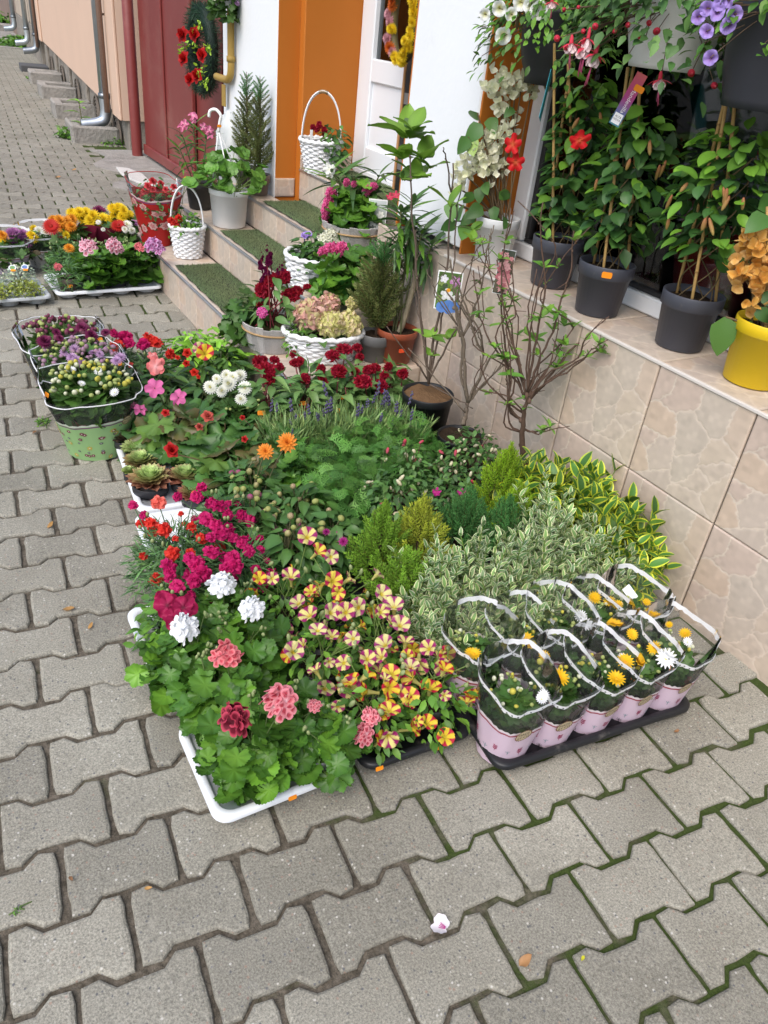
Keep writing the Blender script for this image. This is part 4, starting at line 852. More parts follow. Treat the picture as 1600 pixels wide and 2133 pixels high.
for i, (bx, by, lb) in enumerate(petb):
    t = thing('petunia', lb, 'flower', (bx, by, 0), 0, 'striped petunias in the black tray'); r = np.random.default_rng(200+i); pot(t, .052, .10, (.03, .03, .033)); n = 260
    pos, Rm, nx = dome(n, .105, .185, .06, r, .5, .15, .4, (.5, 1.), -.25); foliage(t, lp_small, pos, Rm, r.uniform(.020, .036, n), r); ends = []
    for hx, hy, kd, hz in PETX:
        w_ = G(hx, hy, hz); d = [math.hypot(w_[0]-b_[0], w_[1]-b_[1]) for b_ in petb]
        if int(np.argmin(d)) != i: continue
        side = r.random() < .4; nn = nrm(face_cam(w_, .55)+r.normal(0, .36, 3)) if not side else nrm((r.normal(0, 1), r.normal(-.3, .6), .7)); s_ = r.uniform(.017, .0255)
        flower(t, ms_pet[kd], w_-np.array([bx, by, 0])+nn*.006, nn, s_, r.uniform(0, 6)); ends.append(w_-np.array([bx, by, 0])-nn*.03)
    pf, Rf, nf = dome(9, .10, .195, .09, r, .5, .1, .4, (.9, 1.1), .1)
    for q, nn in zip(pf, nf): nn = nrm(nn+np.array([0, 0, .3])+r.normal(0, .5, 3)); flower(t, ms_pet[r.integers(4)], q, nn, r.uniform(.013, .023), r.uniform(0, 6)); ends.append(q-nn*.03)
    for j in range(7): a = r.uniform(0, 6.3); q = np.array([.08*math.cos(a), .08*math.sin(a), .18+.02*r.random()]); flower(t, bud_green, q, (r.normal(0, .6), r.normal(0, .6), 1), .006, 0, 'bud'); ends.append(q)
    stems_to(t, ends, .09, r, (.13, .2, .05))
# pinks (dianthus)
fm_dmag = fm('flower', umbel([floret((.52, .012, .13), (.42, .01, .12), 5, .07, .10, .16, i) for i in range(3)], 6, 1., 1.0, .62, 11, .5))
fm_dred = fm('flower', umbel([floret((.72, .05, .035), (.55, .03, .03), 5, .07, .10, .25, i) for i in range(3)], 6, .7, 1.2, .7, 12, .6))
fm_dsal = fm('flower', umbel([floret((.80, .17, .13), (.7, .12, .1), 5, .07, .10, .25, i) for i in range(3)], 6, .7, 1.2, .7, 13, .6))
def dianthus(loc, label, fl, seed, R=.10, H=.20, potc=(.05, .05, .055), n=900, group=None, fill=None):
    r = np.random.default_rng(300+seed); t = thing('pink_plant', label, 'flower', (loc[0], loc[1], 0), 0, group); pot(t, .05, .095, potc)
    pos, Rm, nx = dome(n, R, H, .07, r, .3, -.3, .4, (.45, 1.), -.15); foliage(t, lp_grass, pos, Rm, r.uniform(.03, .055, n), r); ends = []
    for hx, hy, hz, me, s_ in fl:
        w_ = G(hx, hy, hz); q = w_-np.array([loc[0], loc[1], 0]); flower(t, me, q, nrm(face_cam(w_, .5)+r.normal(0, .2, 3)), s_, r.uniform(0, 6)); ends.append(q)
    for j in range(6): a = r.uniform(0, 6.3); q = np.array([R*.7*math.cos(a), R*.7*math.sin(a), H+.01]); flower(t, bud_green, q, (0, 0, 1), .005, 0, 'bud'); ends.append(q)
    if fill:
        pf, Rf, nf = dome(fill[1], R*.95, H+.01, .10, r, .5, .1, .4, (.85, 1.05), .15)
        for q, nn in zip(pf, nf): flower(t, fill[0], q, nrm(nn+np.array([0, 0, .5])+r.normal(0, .2, 3)), r.uniform(.013, .024), r.uniform(0, 6)); ends.append(q)
    stems_to(t, ends, .08, r, (.07, .13, .06)); return t
dianthus((.47, 1.72), 'pinks with scarlet and coral blooms in a terracotta pot on the white tray', [(330, 1047, .235, fm_dsal, .024), (342, 1103, .22, fm_dred, .024), (360, 1153, .215, fm_dred, .024), (293, 1090, .2, fm_dred, .015), (365, 1123, .21, fm_dred, .010), (377, 1070, .22, fm_dred, .010), (405, 1028, .23, fm_dsal, .012), (420, 1123, .21, fm_dred, .018)], 1, .135, .22, (.42, .10, .045), 1400, fill=(fm_dred, 8))
dianthus((.62, 1.78), 'magenta pinks nearest the houseleeks', [(430, 1082, .235, fm_dmag, .027), (455, 1055, .235, fm_dmag, .026), (410, 1035, .23, fm_dmag, .022), (420, 1015, .23, fm_dmag, .02), (460, 1110, .225, fm_dmag, .027), (450, 1095, .23, fm_dmag, .024), (370, 1035, .23, fm_dmag, .018), (440, 1120, .22, fm_dmag, .02)], 2, .105, .215, fill=(fm_dmag, 22))
dianthus((.60, 1.60), 'magenta pinks between the dahlias and the white geraniums', [(410, 1175, .22, fm_dmag, .028), (425, 1195, .215, fm_dmag, .028), (405, 1210, .21, fm_dmag, .024), (440, 1150, .225, fm_dmag, .026), (485, 1165, .22, fm_dmag, .026), (490, 1180, .22, fm_dmag, .024), (470, 1185, .215, fm_dmag, .02), (395, 1165, .22, fm_dmag, .02)], 3, .11, .21, fill=(fm_dmag, 24))
dianthus((.43, 1.53), 'magenta pinks at the outer edge just above the dark petunia', [(350, 1180, .21, fm_dmag, .024), (355, 1195, .2, fm_dmag, .02), (370, 1222, .2, fm_dmag, .022), (278, 1053, .25, fm_dmag, .018), (300, 1073, .22, fm_dmag, .016)], 4, .085, .185, fill=(fm_dmag, 10))
dianthus((.77, 3.06), 'red pinks behind the salmon impatiens', [(310, 710, .22, fm_dred, .032), (300, 717, .22, fm_dmag, .03), (325, 714, .22, fm_dred, .03), (355, 738, .2, fm_dred, .026), (295, 722, .2, fm_dmag, .024)], 5, .08, .18)
dianthus((.66, 3.16), 'crimson pinks just beside the purple chrysanthemum wrap', [(262, 702, .22, fm_dmag, .034), (270, 715, .21, fm_dmag, .03), (245, 720, .21, fm_dred, .03), (238, 695, .22, fm_dmag, .024)], 6, .07, .18)
# houseleeks
def houseleek(loc, R_, label, c0, c1, c2, seed, green=False):
    r = np.random.default_rng(400+seed); t = thing('houseleek', label, 'succulent', (loc[0], loc[1], .03), 0, 'houseleeks in the white tray'); pot(t, R_*.75, .045, (.03, .03, .035), soil=False); ly = 8; i = 0
    for k in range(ly):
        f = k/(ly-1); n = int(16-9*f); L = R_*(1.02-.62*f); el = .02+1.12*f; cm = mixc(c0, c1, f*1.9); ce = mixc(c2, c1, f*1.5)
        lm = meshes('leaf', [leafp(L, L*.42+.004, 'spoon', 4, 3, -.25, .5, cm, ce, 0, 0, tuple(np.array(cm)*.8))], M['leaf'])[0]
        for j in range(n): link('leaf', lm, t, R=rotz(2*PI*(j+.5*(k % 2))/n+r.normal(0, .05))@rotx(el+r.normal(0, .06)), loc=(0, 0, .045+.18*f*R_))
RED, GRN, TIP = (.24, .10, .085), (.28, .38, .17), (.19, .075, .065)
houseleek(G(312, 992, .1), .076, 'largest red-tipped houseleek with green heart next to the pinks', RED, GRN, (.22, .12, .09), 1)
houseleek(G(292, 952, .1), .058, 'red-green houseleek just behind the largest one', (.14, .12, .06), GRN, (.2, .13, .08), 2)
houseleek(G(386, 985, .1), .064, 'red-tipped houseleek beside the big begonia leaf', RED, GRN, TIP, 3)
houseleek(G(405, 1018, .1), .056, 'flat red houseleek next to the magenta pinks', RED, (.24, .30, .14), TIP, 4)
houseleek(G(283, 925, .1), .054, 'pale green woolly houseleek in the middle of the row', (.2, .28, .12), (.3, .36, .2), (.25, .3, .16), 5)
houseleek(G(258, 912, .08), .046, 'dark brown houseleek at the tray corner by the green wrap', (.07, .055, .05), (.10, .09, .06), (.06, .04, .04), 6)
houseleek(G(270, 985, .07), .026, 'tiny green houseleek offset at the tray edge', (.2, .28, .1), (.28, .36, .18), (.2, .26, .1), 7)
# begonias
fm_beg = fm('flower', rose_p((.55, .02, .02))); fm_begs = fm('flower', rose_p((.60, .12, .09)))
def begonia(loc, label, fl, seed, R=.125, H=.21, n=34, ls=(.042, .072)):
    r = np.random.default_rng(500+seed); t = thing('begonia', label, 'flower', (loc[0], loc[1], 0), 0, 'begonias with jagged leaves'); pot(t, .055, .10, (.06, .05, .045)); pos, Rm, nx = dome(n, R, H, .08, r, .75, .25, .25, (.6, 1.), .0)
    leaves_sep(t, ms_beg, pos, Rm, r.uniform(*ls, n)); ends = list(pos)
    p2, R2, _ = dome(30, R*.75, H*.75, .06, r, .6, .2, .4, (.4, .9), 0); foliage(t, [fan_leaf(1, 5, .17, 2, .045, .16, 0, (.035, .085, .024), (.03, .075, .022), 7, .6)], p2, R2, r.uniform(.03, .05, 30), r)
    for hx, hy, hz, me, s_ in fl: w_ = G(hx, hy, hz); q = w_-np.array([loc[0], loc[1], 0]); flower(t, me, q, nrm(face_cam(w_, .6)+r.normal(0, .2, 3)), s_, r.uniform(0, 6)); ends.append(q)
    stems_to(t, ends, .09, r, (.14, .10, .05), .0025)
begonia((.68, 2.44), 'begonia with jagged green leaves nearest the green chrysanthemum wrap', [(345, 860, .22, fm_beg, .016), (357, 938, .2, fm_beg, .028)], 1)
begonia((.81, 2.33), 'begonia with bronze-edged jagged leaves in the middle of the begonias', [(432, 868, .22, fm_begs, .026), (415, 890, .2, fm_begs, .018)], 2)
begonia((.94, 2.27), 'begonia with dark jagged leaves next to the lavender', [(510, 915, .2, fm_beg, .014), (505, 870, .2, fm_beg, .012)], 3)
begonia((.79, 2.14), 'begonia with a large leaf hanging beside the houseleeks', [(360, 945, .19, fm_beg, .018)], 4, .11, .19)
# impatiens
fm_isal = fm('flower', join([floret((.78, .20, .20), (.85, .5, .5), 5, 0, .3, .18, 1), placed(floret((.8, .28, .27), (.85, .5, .5), 5, 0, .3, .2, 2), rotz(.5), (.1, 0, .15), .8)]))
fm_ipnk = fm('flower', floret((.66, .15, .36), (.5, .08, .22), 5, 0, .3, .25, 3)); fm_ired = fm('flower', rose_p((.68, .03, .015)))
def impatiens(loc, label, fl, seed, R=.15, H=.23, n=80, ls=(.06, .10), ms=None, name='impatiens'):
    r = np.random.default_rng(600+seed); t = thing(name, label, 'flower', (loc[0], loc[1], 0)); pot(t, .058, .11, (.05, .05, .05)); pos, Rm, nx = dome(n, R*.7, H*.92, .08, r, .6, .0, .3, (.45, 1.), -.05); leaves_sep(t, ms or ms_imp, pos, Rm, r.uniform(*ls, n)); ends = [pos[i] for i in range(0, n, 3)]
    p2, R2, _ = dome(70, R*.6, H*.7, .06, r, .5, .1, .5, (.3, .9), 0); foliage(t, [leafp(1, .34, 'lance', 3, 3, .3, .3, (.03, .07, .025))], p2, R2, r.uniform(.05, .08, 70), r)
    for hx, hy, hz, me, s_ in fl: w_ = G(hx, hy, hz); q = w_-np.array([loc[0], loc[1], 0]); flower(t, me, q, nrm(face_cam(w_, .65)+r.normal(0, .15, 3)), s_, r.uniform(0, 6)); ends.append(q)
    stems_to(t, ends, .10, r, (.10, .12, .05), .0022); return t
impatiens((.74, 2.84), 'impatiens with a large salmon pink bloom and dark pointed leaves', [(325, 762, .26, fm_isal, .038), (318, 742, .25, fm_isal, .022), (272, 760, .22, fm_ired, .013)], 1)
impatiens((.70, 2.62), 'impatiens with mauve pink blooms beside the green wrap', [(322, 808, .25, fm_ipnk, .035), (372, 828, .23, fm_ipnk, .032), (293, 853, .18, fm_ipnk, .025)], 2, .14, .21)
impatiens((.93, 2.86), 'impatiens with small orange red buds behind the white chrysanthemum', [(390, 735, .25, fm_ired, .022), (388, 757, .24, fm_ired, .016), (405, 776, .23, fm_ired, .018), (370, 745, .24, fm_ired, .012)], 3, .15, .22)
impatiens((.88, 2.70), 'dark leaved impatiens without blooms between the salmon one and the white chrysanthemum', [(413, 785, .22, fm_ired, .010)], 4, .13, .2)
impatiens((1.06, 2.95), 'dark leaved impatiens pushed against the lowest step', [(470, 700, .2, fm_ired, .012)], 5, .12, .22)
impatiens((.98, 3.12), 'bright lime green leafy plant in front of the lowest step', [], 6, .16, .27, 120, (.065, .10), ms_bright, 'leafy_plant')
impatiens((1.08, 3.06), 'fresh green leafy plant touching the lowest step riser', [], 7, .14, .26, 100, (.06, .095), ms_bright, 'leafy_plant')
t = thing('petunia', 'single yellow and red striped petunia bloom among the impatiens', 'flower', (1.0, 2.86, 0)); pot(t, .05, .1, BLK); r = np.random.default_rng(12); pos, Rm, nx = dome(90, .09, .19, .07, r); foliage(t, lp_small, pos, Rm, r.uniform(.025, .04, 90), r)
for hx, hy, hz, kd, s_ in ((427, 733, .27, 2, .033), (415, 725, .27, 3, .028)): w_ = G(hx, hy, hz); flower(t, ms_pet[kd], w_-np.array([1.0, 2.86, 0]), face_cam(w_, .7), s_, 1)
stems_to(t, [G(427, 733, .25)-np.array([1., 2.86, 0])], .09, r)
# white chrysanthemum
fm_wmum = fm('flower', join([pompon(1, (.86, .87, .84), (.80, .80, .62), 18), placed(ball(.2, (.62, .6, .2), 8, 4), None, (0, 0, .2))])); fm_ymum = fm('flower', pompon(1, (.84, .60, .015), (.84, .66, .04), 16)); fm_omum = fm('flower', pompon(1, (.80, .30, .02), (.82, .42, .05), 16)); fm_ydaisy = fm('flower', daisy(15, 1, .28, (.82, .52, .02), (.8, .42, .02), .35, 2)); fm_wdaisy = fm('flower', daisy(15, 1, .26, (.87, .88, .88), (.6, .6, .3), .45, 2))
fm_rdaisy = fm('flower', daisy(26, 1, .16, (.45, .02, .015), (.3, .02, .01), .1, 2)); fm_pmum = fm('flower', pompon(1, (.36, .10, .30), (.5, .25, .45), 18)); fm_dpmum = fm('flower', pompon(1, (.17, .015, .07), (.25, .04, .12), 18)); fm_lmum = fm('flower', pompon(1, (.50, .30, .52), (.60, .42, .60), 14))
b_white = fm('bud', ball(1, (.25, .32, .08), 8, 5, (.82, .82, .66), .85)); b_yel = fm('bud', ball(1, (.22, .30, .06), 8, 5, (.72, .62, .10), .85)); b_lime = fm('bud', ball(1, (.16, .26, .05), 8, 5, (.5, .55, .2), .8)); b_pur = fm('bud', ball(1, (.2, .26, .08), 8, 5, (.45, .22, .40), .9)); b_dpur = fm('bud', ball(1, (.12, .1, .06), 8, 5, (.26, .04, .12), 1.))
def mum_body(t, r, R, H, n=170, ls=(.018, .034), z0=.07, c=lp_mum): pos, Rm, nx = dome(n, R, H, z0, r, .55, .1, .4, (.45, 1.), -.1); foliage(t, c, pos, Rm, r.uniform(*ls, n)*1.25, r)
t = thing('chrysanthemum', 'chrysanthemum with open white blooms beside the red cockscombs', 'flower', (.93, 2.52, 0)); r = np.random.default_rng(14); pot(t, .06, .11, BLK); mum_body(t, r, .14, .21, 220); ends = []
for hx, hy, s_ in ((438, 807, .030), (477, 800, .034), (462, 815, .024), (500, 783, .028), (472, 783, .028), (510, 808, .030), (502, 832, .024), (485, 787, .026), (452, 790, .02)): w_ = G(hx, hy, .25); q = w_-np.array([.93, 2.52, 0]); flower(t, fm_wmum, q, nrm(face_cam(w_, .6)+r.normal(0, .15, 3)), s_, r.uniform(0, 6)); ends.append(q)
for j in range(12): a = r.uniform(0, 6.3); q = np.array([.12*math.cos(a), .12*math.sin(a), .19+.03*r.random()]); flower(t, b_lime, q, (0, 0, 1), .007, 0, 'bud'); ends.append(q)
stems_to(t, ends, .1, r)
# cockscombs in pink wraps
def crest(seed, c0=(.30, .006, .012), c1=(.45, .02, .06)):
    r = np.random.default_rng(seed); ps = []
    for i in range(26):
        a = r.uniform(0, 6.28); ct = r.uniform(-.1, 1); s_ = math.sqrt(1-ct*ct); d = np.array([s_*math.cos(a), s_*math.sin(a)*.7, ct*.85]); ps.append(placed(floret(mixc(c0, c1, r.random()), tuple(np.array(c0)*.6), 6, .10, .10, .5, i), frame(r.normal(0, 1, 3), d), d*.62, .42+.2*r.random()))
    ps.append(placed(ball(.62, c0, 10, 6), None, (0, 0, 0))); return join(ps)
ms_crest = [fm('flower_head', crest(s)) for s in (1, 2, 3)]
ms_plume = [fm('flower_head', join([placed(crest(20+s, c, tuple(np.array(c)*1.5)), rotz(i), (.25*math.sin(i*2), .25*math.cos(i*2), -1.2+.55*i), .62-.12*i) for i in range(5)])) for s, c in ((1, (.13, .004, .05)), (2, (.30, .008, .02)))]
def wrap(t, r0, r1, z0, z1, c, seed=0, n=40, jag=.35, name='wrap', m='paper'):
    r = np.random.default_rng(seed); ph = r.uniform(0, 6); V = []; rows = 6
    for k in range(rows+1):
        f = k/rows
        for i in range(n):
            a = 2*PI*i/n; zz = z0+(z1*(1+jag*.5*(math.sin(2*a+ph)))-z0)*f; rr = (r0+(r1-r0)*f)*(1+.035*math.sin(9*a+ph)*f); V.append((rr*math.cos(a), rr*math.sin(a), zz))
    k = MB(); k.add(P(V, [(k_*n+i, k_*n+(i+1) % n, (k_+1)*n+(i+1) % n, (k_+1)*n+i) for k_ in range(rows) for i in range(n)], c)); return k.build(name, M[m], t)
M['tissue'] = mat('pink_wrap', (.40, .045, .085), .5, spec=.4, trans=.3); M['vinewrap'] = mat('wine_wrap', (.19, .012, .04), .6, trans=.2)
def cockscomb(loc, label, fl, seed, wrapc=True, R=.10, H=.24):
    r = np.random.default_rng(700+seed); t = thing('cockscomb', label, 'flower', (loc[0], loc[1], 0), 0, 'red cockscombs in pink wraps'); pot(t, .055, .105, (.05, .03, .03)); n = 110; pos, Rm, nx = dome(n, R*.9, H*1.25, .09, r, .5, -.25, .35, (.45, 1.), -.1); leaves_sep(t, ms_cel, pos, Rm, r.uniform(.06, .10, n)); ends = [pos[i] for i in range(0, n, 8)]
    if wrapc: o = wrap(t, .058, .108, .0, .15, (.42, .05, .09), seed, jag=.25); o.data.materials[0] = M['tissue']
    for hx, hy, hz, s_ in fl: w_ = G(hx, hy, hz); q = w_-np.array([loc[0], loc[1], 0]); flower(t, ms_crest[r.integers(3)], q, nrm(face_cam(w_, .3)+r.normal(0, .1, 3)), s_, r.uniform(0, 6), 'flower_head'); ends.append(q)
    price(t, (0.02-.08, -.075, H*.72), (-.4, -1, .5), s=1.5); stems_to(t, ends, .1, r, (.18, .05, .05), .003)
cockscomb((1.05, 2.47), 'cockscomb in an open pink wrap beside the white chrysanthemum', [(555, 770, .28, .034), (538, 757, .28, .026), (560, 790, .25, .028), (572, 751, .28, .018), (548, 752, .28, .022)], 1)
cockscomb((1.17, 2.40), 'cockscomb with small crests second from the white chrysanthemum', [(583, 765, .28, .018), (615, 757, .28, .022), (596, 838, .17, .018)], 2)
cockscomb((1.23, 2.50), 'cockscomb with pointed crests in front of the hydrangea basket', [(622, 755, .28, .022), (635, 790, .25, .02), (668, 772, .27, .022), (610, 738, .27, .016)], 3)
cockscomb((1.33, 2.40), 'cockscomb with a round velvet crest in the middle of the row', [(706, 776, .28, .032), (672, 798, .24, .026), (740, 775, .27, .02)], 4)
cockscomb((1.41, 2.50), 'cockscomb with tall dark crests in front of the grey conifer pot', [(693, 742, .28, .03), (718, 728, .29, .03), (745, 725, .29, .022), (750, 745, .27, .02)], 5)
cockscomb((1.47, 2.37), 'cockscomb with a wide crest next to the mulched pot', [(757, 797, .27, .036), (770, 772, .28, .026), (782, 766, .28, .022), (795, 805, .24, .03)], 6)
cockscomb((1.56, 2.44), 'cockscomb nearest the wall between the mulched pot and terracotta pot', [(840, 780, .26, .026), (808, 765, .27, .02), (800, 782, .27, .02)], 7)
# lavender
spike = fm('flower_spike', join([tube([(0, 0, 0), (0, 0, 1)], .018, 4, (.12, .17, .08))]+[placed(ball(.028, (.07, .06, .12), 5, 4, (.14, .11, .26), 1.2), rotz(i), (.025*math.cos(i*2.1), .025*math.sin(i*2.1), .72+.03*i)) for i in range(10)]))
def lavender(loc, label, seed, spk):
    r = np.random.default_rng(800+seed); t = thing('lavender', label, 'flower', (loc[0], loc[1], 0), 0, 'row of lavender pots'); pot(t, .05, .1, (.05, .045, .04)); n = 560; a = r.uniform(0, 6.28, n); rr = .08*np.sqrt(r.random(n)); pos = np.c_[rr*np.cos(a), rr*np.sin(a), .07+.10*r.random(n)]; D = np.c_[np.cos(a)*.35, np.sin(a)*.35, np.ones(n)]+r.normal(0, .22, (n, 3))
    foliage(t, lp_lav, pos, frames(D, r.normal(0, 1, (n, 3))), r.uniform(.05, .085, n), r)
    for k in range(spk): a = r.uniform(0, 6.28); q = np.array([.085*math.cos(a)*r.random()**.5, .085*math.sin(a)*r.random()**.5, .12]); flower(t, spike, q, (r.normal(0, .18), r.normal(0, .18), 1), r.uniform(.10, .16), 0, 'flower_spike')
    stems_to(t, [p for p in pos[::25]], .07, r)
for i, (x, y, lb) in enumerate(((1.02, 2.24, 'lavender next to the begonias'), (1.12, 2.26, 'lavender in front of the open pink wrap'), (1.20, 2.20, 'lavender third along from the begonias'), (1.29, 2.24, 'lavender fourth along from the begonias'), (1.37, 2.19, 'lavender third from the mulched pot'), (1.45, 2.22, 'lavender second from the mulched pot'), (1.46, 2.12, 'lavender closest to the mulched pot'))): lavender((x, y), lb, i, 5)
# scented geraniums
def scented(loc, label, seed, R=.14, H=.23, n=230):
    r = np.random.default_rng(900+seed); t = thing('scented_geranium', label, 'plant', (loc[0], loc[1], 0), 0, 'feathery scented geraniums'); pot(t, .055, .105, BLK); pos, Rm, nx = dome(n, R, H, .08, r, .4, .1, .55, (.5, 1.05), -.1); foliage(t, fern, pos, Rm, r.uniform(.03, .05, n), r, .45); stems_to(t, pos[::4], .09, r)
scented((1.08, 2.03), 'feathery green scented geranium behind the orange dahlia', 1); scented((1.25, 2.07), 'feathery scented geranium in front of the lavender row', 2); scented((1.43, 2.07), 'feathery scented geranium between lavender and cream budded fuchsia', 3); scented((1.03, 1.82), 'feathery scented geranium hanging over a dark gap', 4, .13, .22); scented((1.22, 1.90), 'feathery scented geranium touching the cream budded fuchsias', 5, .13, .22)
geranium(645, 945, .17, 'lime green round leaved geranium without blooms behind the orange dahlia', [], .10, .19, 44, (.022, .034), 20, loc=(.99, 2.03, 0), budn=0)
# fuchsias with cream buds
b_cream = fm('bud', ball(1, (.55, .50, .28), 8, 6, (.80, .74, .56), 1.8)); b_rose = fm('bud', ball(1, (.5, .12, .16), 8, 6, (.62, .05, .10), 1.6))
fm_fux = fm('flower', floret((.50, .03, .24), (.4, .02, .15), 5, 0, .4, .3, 2))
def fuchsia_bush(loc, label, seed, R=.13, H=.24, n=620, nb_=26, red=0, extra=()):
    r = np.random.default_rng(1000+seed); t = thing('fuchsia_bush', label, 'flower', (loc[0], loc[1], 0), 0, 'bushy fuchsias with cream buds'); pot(t, .058, .11, BLK); pos, Rm, nx = dome(n, R, H, .07, r, .45, .2, .45, (.5, 1.05), -.2); foliage(t, lp_fuch, pos, Rm, r.uniform(.02, .033, n), r, .32); ends = []
    for j in range(nb_):
        i = r.integers(int(n*.7)); q = pos[i]*np.array([1.06, 1.06, 1])+np.array([0, 0, .012]); flower(t, b_rose if j < red else b_cream, q, (r.normal(0, .7), r.normal(0, .7), .7), r.uniform(.0045, .0065), 0, 'bud'); ends.append(q)
    for hx, hy, hz, s_ in extra: w_ = G(hx, hy, hz); flower(t, fm_fux, w_-np.array([loc[0], loc[1], 0]), face_cam(w_, .6), s_)
    stems_to(t, ends, .09, r, (.10, .05, .035), .0013)
fuchsia_bush((1.17, 1.74), 'fuchsia bush with cream buds and magenta blooms beside the small conifers', 1, extra=((910, 1025, .2, .017), (962, 1025, .2, .014)), red=1)
fuchsia_bush((1.31, 1.86), 'fuchsia bush with rosy buds in front of the scented geraniums', 2, red=8); fuchsia_bush((1.42, 1.74), 'fuchsia bush with cream buds in the middle of the fuchsias', 3, red=2); fuchsia_bush((1.57, 1.86), 'fuchsia bush with dense cream buds around the bare shrub stems', 4, .12, .27, red=3, nb_=34); fuchsia_bush((1.30, 1.62), 'fuchsia bush with sparse buds behind the dark green juniper', 5, .12, .23, nb_=14)
# dahlias
b_dah = [fm('bud', ball(1, (.16, .24, .05), 9, 6, c, .9)) for c in ((.40, .05, .22), (.52, .44, .22), (.45, .46, .16), (.48, .34, .22))]; fm_dahl = fm('flower', pompon(1, (.80, .27, .035), (.82, .34, .05), 12)); fm_dbud = fm('flower', pompon(1, (.38, .02, .20), (.30, .02, .16), 9))
def dahlia(loc, label, seed, nb_=13, fl=(), R=.13, H=.215):
    r = np.random.default_rng(1100+seed); t = thing('dahlia', label, 'flower', (loc[0], loc[1], 0), 0, 'dahlias in bud'); pot(t, .055, .105, BLK); n = 84; pos, Rm, nx = dome(n, R*.9, H, .07, r, .6, .15, .3, (.6, 1.), -.15); leaves_sep(t, ms_dah, pos, Rm, r.uniform(.042, .07, n)); ends = [pos[i] for i in range(0, n, 4)]
    p2, R2, _ = dome(220, R*.95, H*.92, .06, r, .5, .1, .5, (.35, 1.), -.1); foliage(t, lp_dah, p2, R2, r.uniform(.03, .05, 220), r)
    for j in range(nb_): i = r.integers(n//2+6); q = pos[i]+np.array([r.normal(0, .015), r.normal(0, .015), .012+.014*r.random()]); flower(t, b_dah[r.integers(4)], q, (r.normal(0, .4), r.normal(0, .4), 1), r.uniform(.0075, .0115), 0, 'bud'); ends.append(q)
    for hx, hy, hz, me, s_ in fl: w_ = G(hx, hy, hz); q = w_-np.array([loc[0], loc[1], 0]); flower(t, me, q, face_cam(w_, .75), s_); ends.append(q)
    stems_to(t, ends, .09, r, (.10, .10, .045), .0022)
dahlia((.78, 1.97), 'dahlia with two open orange blooms', 1, 12, [(598, 922, .27, fm_dahl, .034), (553, 940, .27, fm_dahl, .028)]); dahlia((.72, 1.80), 'dahlia with rosy purple buds next to the magenta pinks', 2, 15); dahlia((.88, 1.80), 'dahlia with pale buds beside the feathery scented geranium', 3, 13); dahlia((.76, 1.62), 'dahlia with green buds behind the white geraniums', 4, 14); dahlia((.90, 1.62), 'dahlia with half open purple buds at the dark gap beside the conifers', 5, 10, [(715, 1128, .21, fm_dbud, .014), (680, 1108, .21, fm_dbud, .012)])
# small conifers
def conifer(loc, label, ms_, n, R, H, seed, group='small potted conifers', zb=.08, ls=(.06, .1), potr=.055, cone=1.2, dark=None, potc=(.04, .04, .043)):
    r = np.random.default_rng(1200+seed); z0 = loc[2] if len(loc) > 2 else 0; t = thing('small_conifer', label, 'conifer', (loc[0], loc[1], z0), 0, group); pot(t, potr, .105 if potr < .06 else potr*1.75, potc)
    for i in range(n):
        f = (i+.5)/n; a = i*2.4+r.normal(0, .2); rr = R*(1-f**cone)*r.uniform(.55, 1); q = (rr*math.cos(a), rr*math.sin(a), zb+(H-zb)*f*.9); d = nrm((math.cos(a)*(1-f)*.8, math.sin(a)*(1-f)*.8, .9))
        link('spray', ms_[i % 3], t, R=frame(np.cross(d, (.3, .9, .1)), d), loc=q, sc=float(r.uniform(*ls)*(1.1-.35*f)))
    k = MB(); k.add(tube([(0, 0, .05), (0, 0, H*.9)], [.006, .002], 6, (.09, .06, .04))); k.build('trunk', M['bark'], t); return t
conifer((.97, 1.47), 'slim bright green potted conifer beside the striped petunias', ms_thuja, 90, .06, .30, 1); conifer((1.09, 1.46), 'golden tipped potted conifer just behind the silver leaved shrubs', ms_goldcon, 90, .07, .30, 2); conifer((.97, 1.33), 'low bright green conifer between petunias and silver leaved shrubs', ms_thuja, 80, .065, .23, 3)
conifer((1.48, 1.58), 'lime gold feathery conifer in front of the bare shrub', ms_limecon, 110, .09, .33, 4); conifer((1.42, 1.44), 'gold conifer next to the yellow edged shrubs', ms_limecon, 90, .075, .28, 5); conifer((1.27, 1.48), 'dark green juniper beside the cream budded fuchsias', ms_jun, 100, .085, .27, 6); conifer((1.36, 1.41), 'dark green juniper between gold conifer and silver leaved shrubs', ms_jun, 100, .085, .26, 7)
# variegated euonymus
def euonymus(loc, label, ms_, n, R, H, seed, group, hr=(.8, 1.1), cat='shrub', zt=.10):
    r = np.random.default_rng(1300+seed); t = thing('variegated_shrub', label, cat, (loc[0], loc[1], 0), 0, group); pot(t, .055, .10, (.35, .10, .05) if 'clay' in label else BLK)
    for i in range(n):
        a = i*2.39996; rr = R*math.sqrt((i+.4)/n); d = nrm((math.cos(a)*rr/R*.35+r.normal(0, .08), math.sin(a)*rr/R*.35+r.normal(0, .08), 1.)); hh = H*(1-.35*(rr/R)**2)*r.uniform(.85, 1.05); m_ = ms_[i % len(ms_)]
        link('shoot', m_, t, R=frame(np.cross(d, (.3, .9, .1)), d)@rotz(r.uniform(0, 6)), loc=(rr*math.cos(a)*.7, rr*math.sin(a)*.7, max(.05, hh-zt-.06)), sc=float(r.uniform(*hr)))
        if i % 2 == 0: link('shoot', m_, t, R=frame(np.cross(d, (.3, .9, .1)), d)@rotz(r.uniform(0, 6)), loc=(rr*math.cos(a)*.85, rr*math.sin(a)*.85, .045), sc=float(r.uniform(*hr)))
SG, GG = 'silver edged euonymus shrubs', 'yellow edged euonymus shrubs'
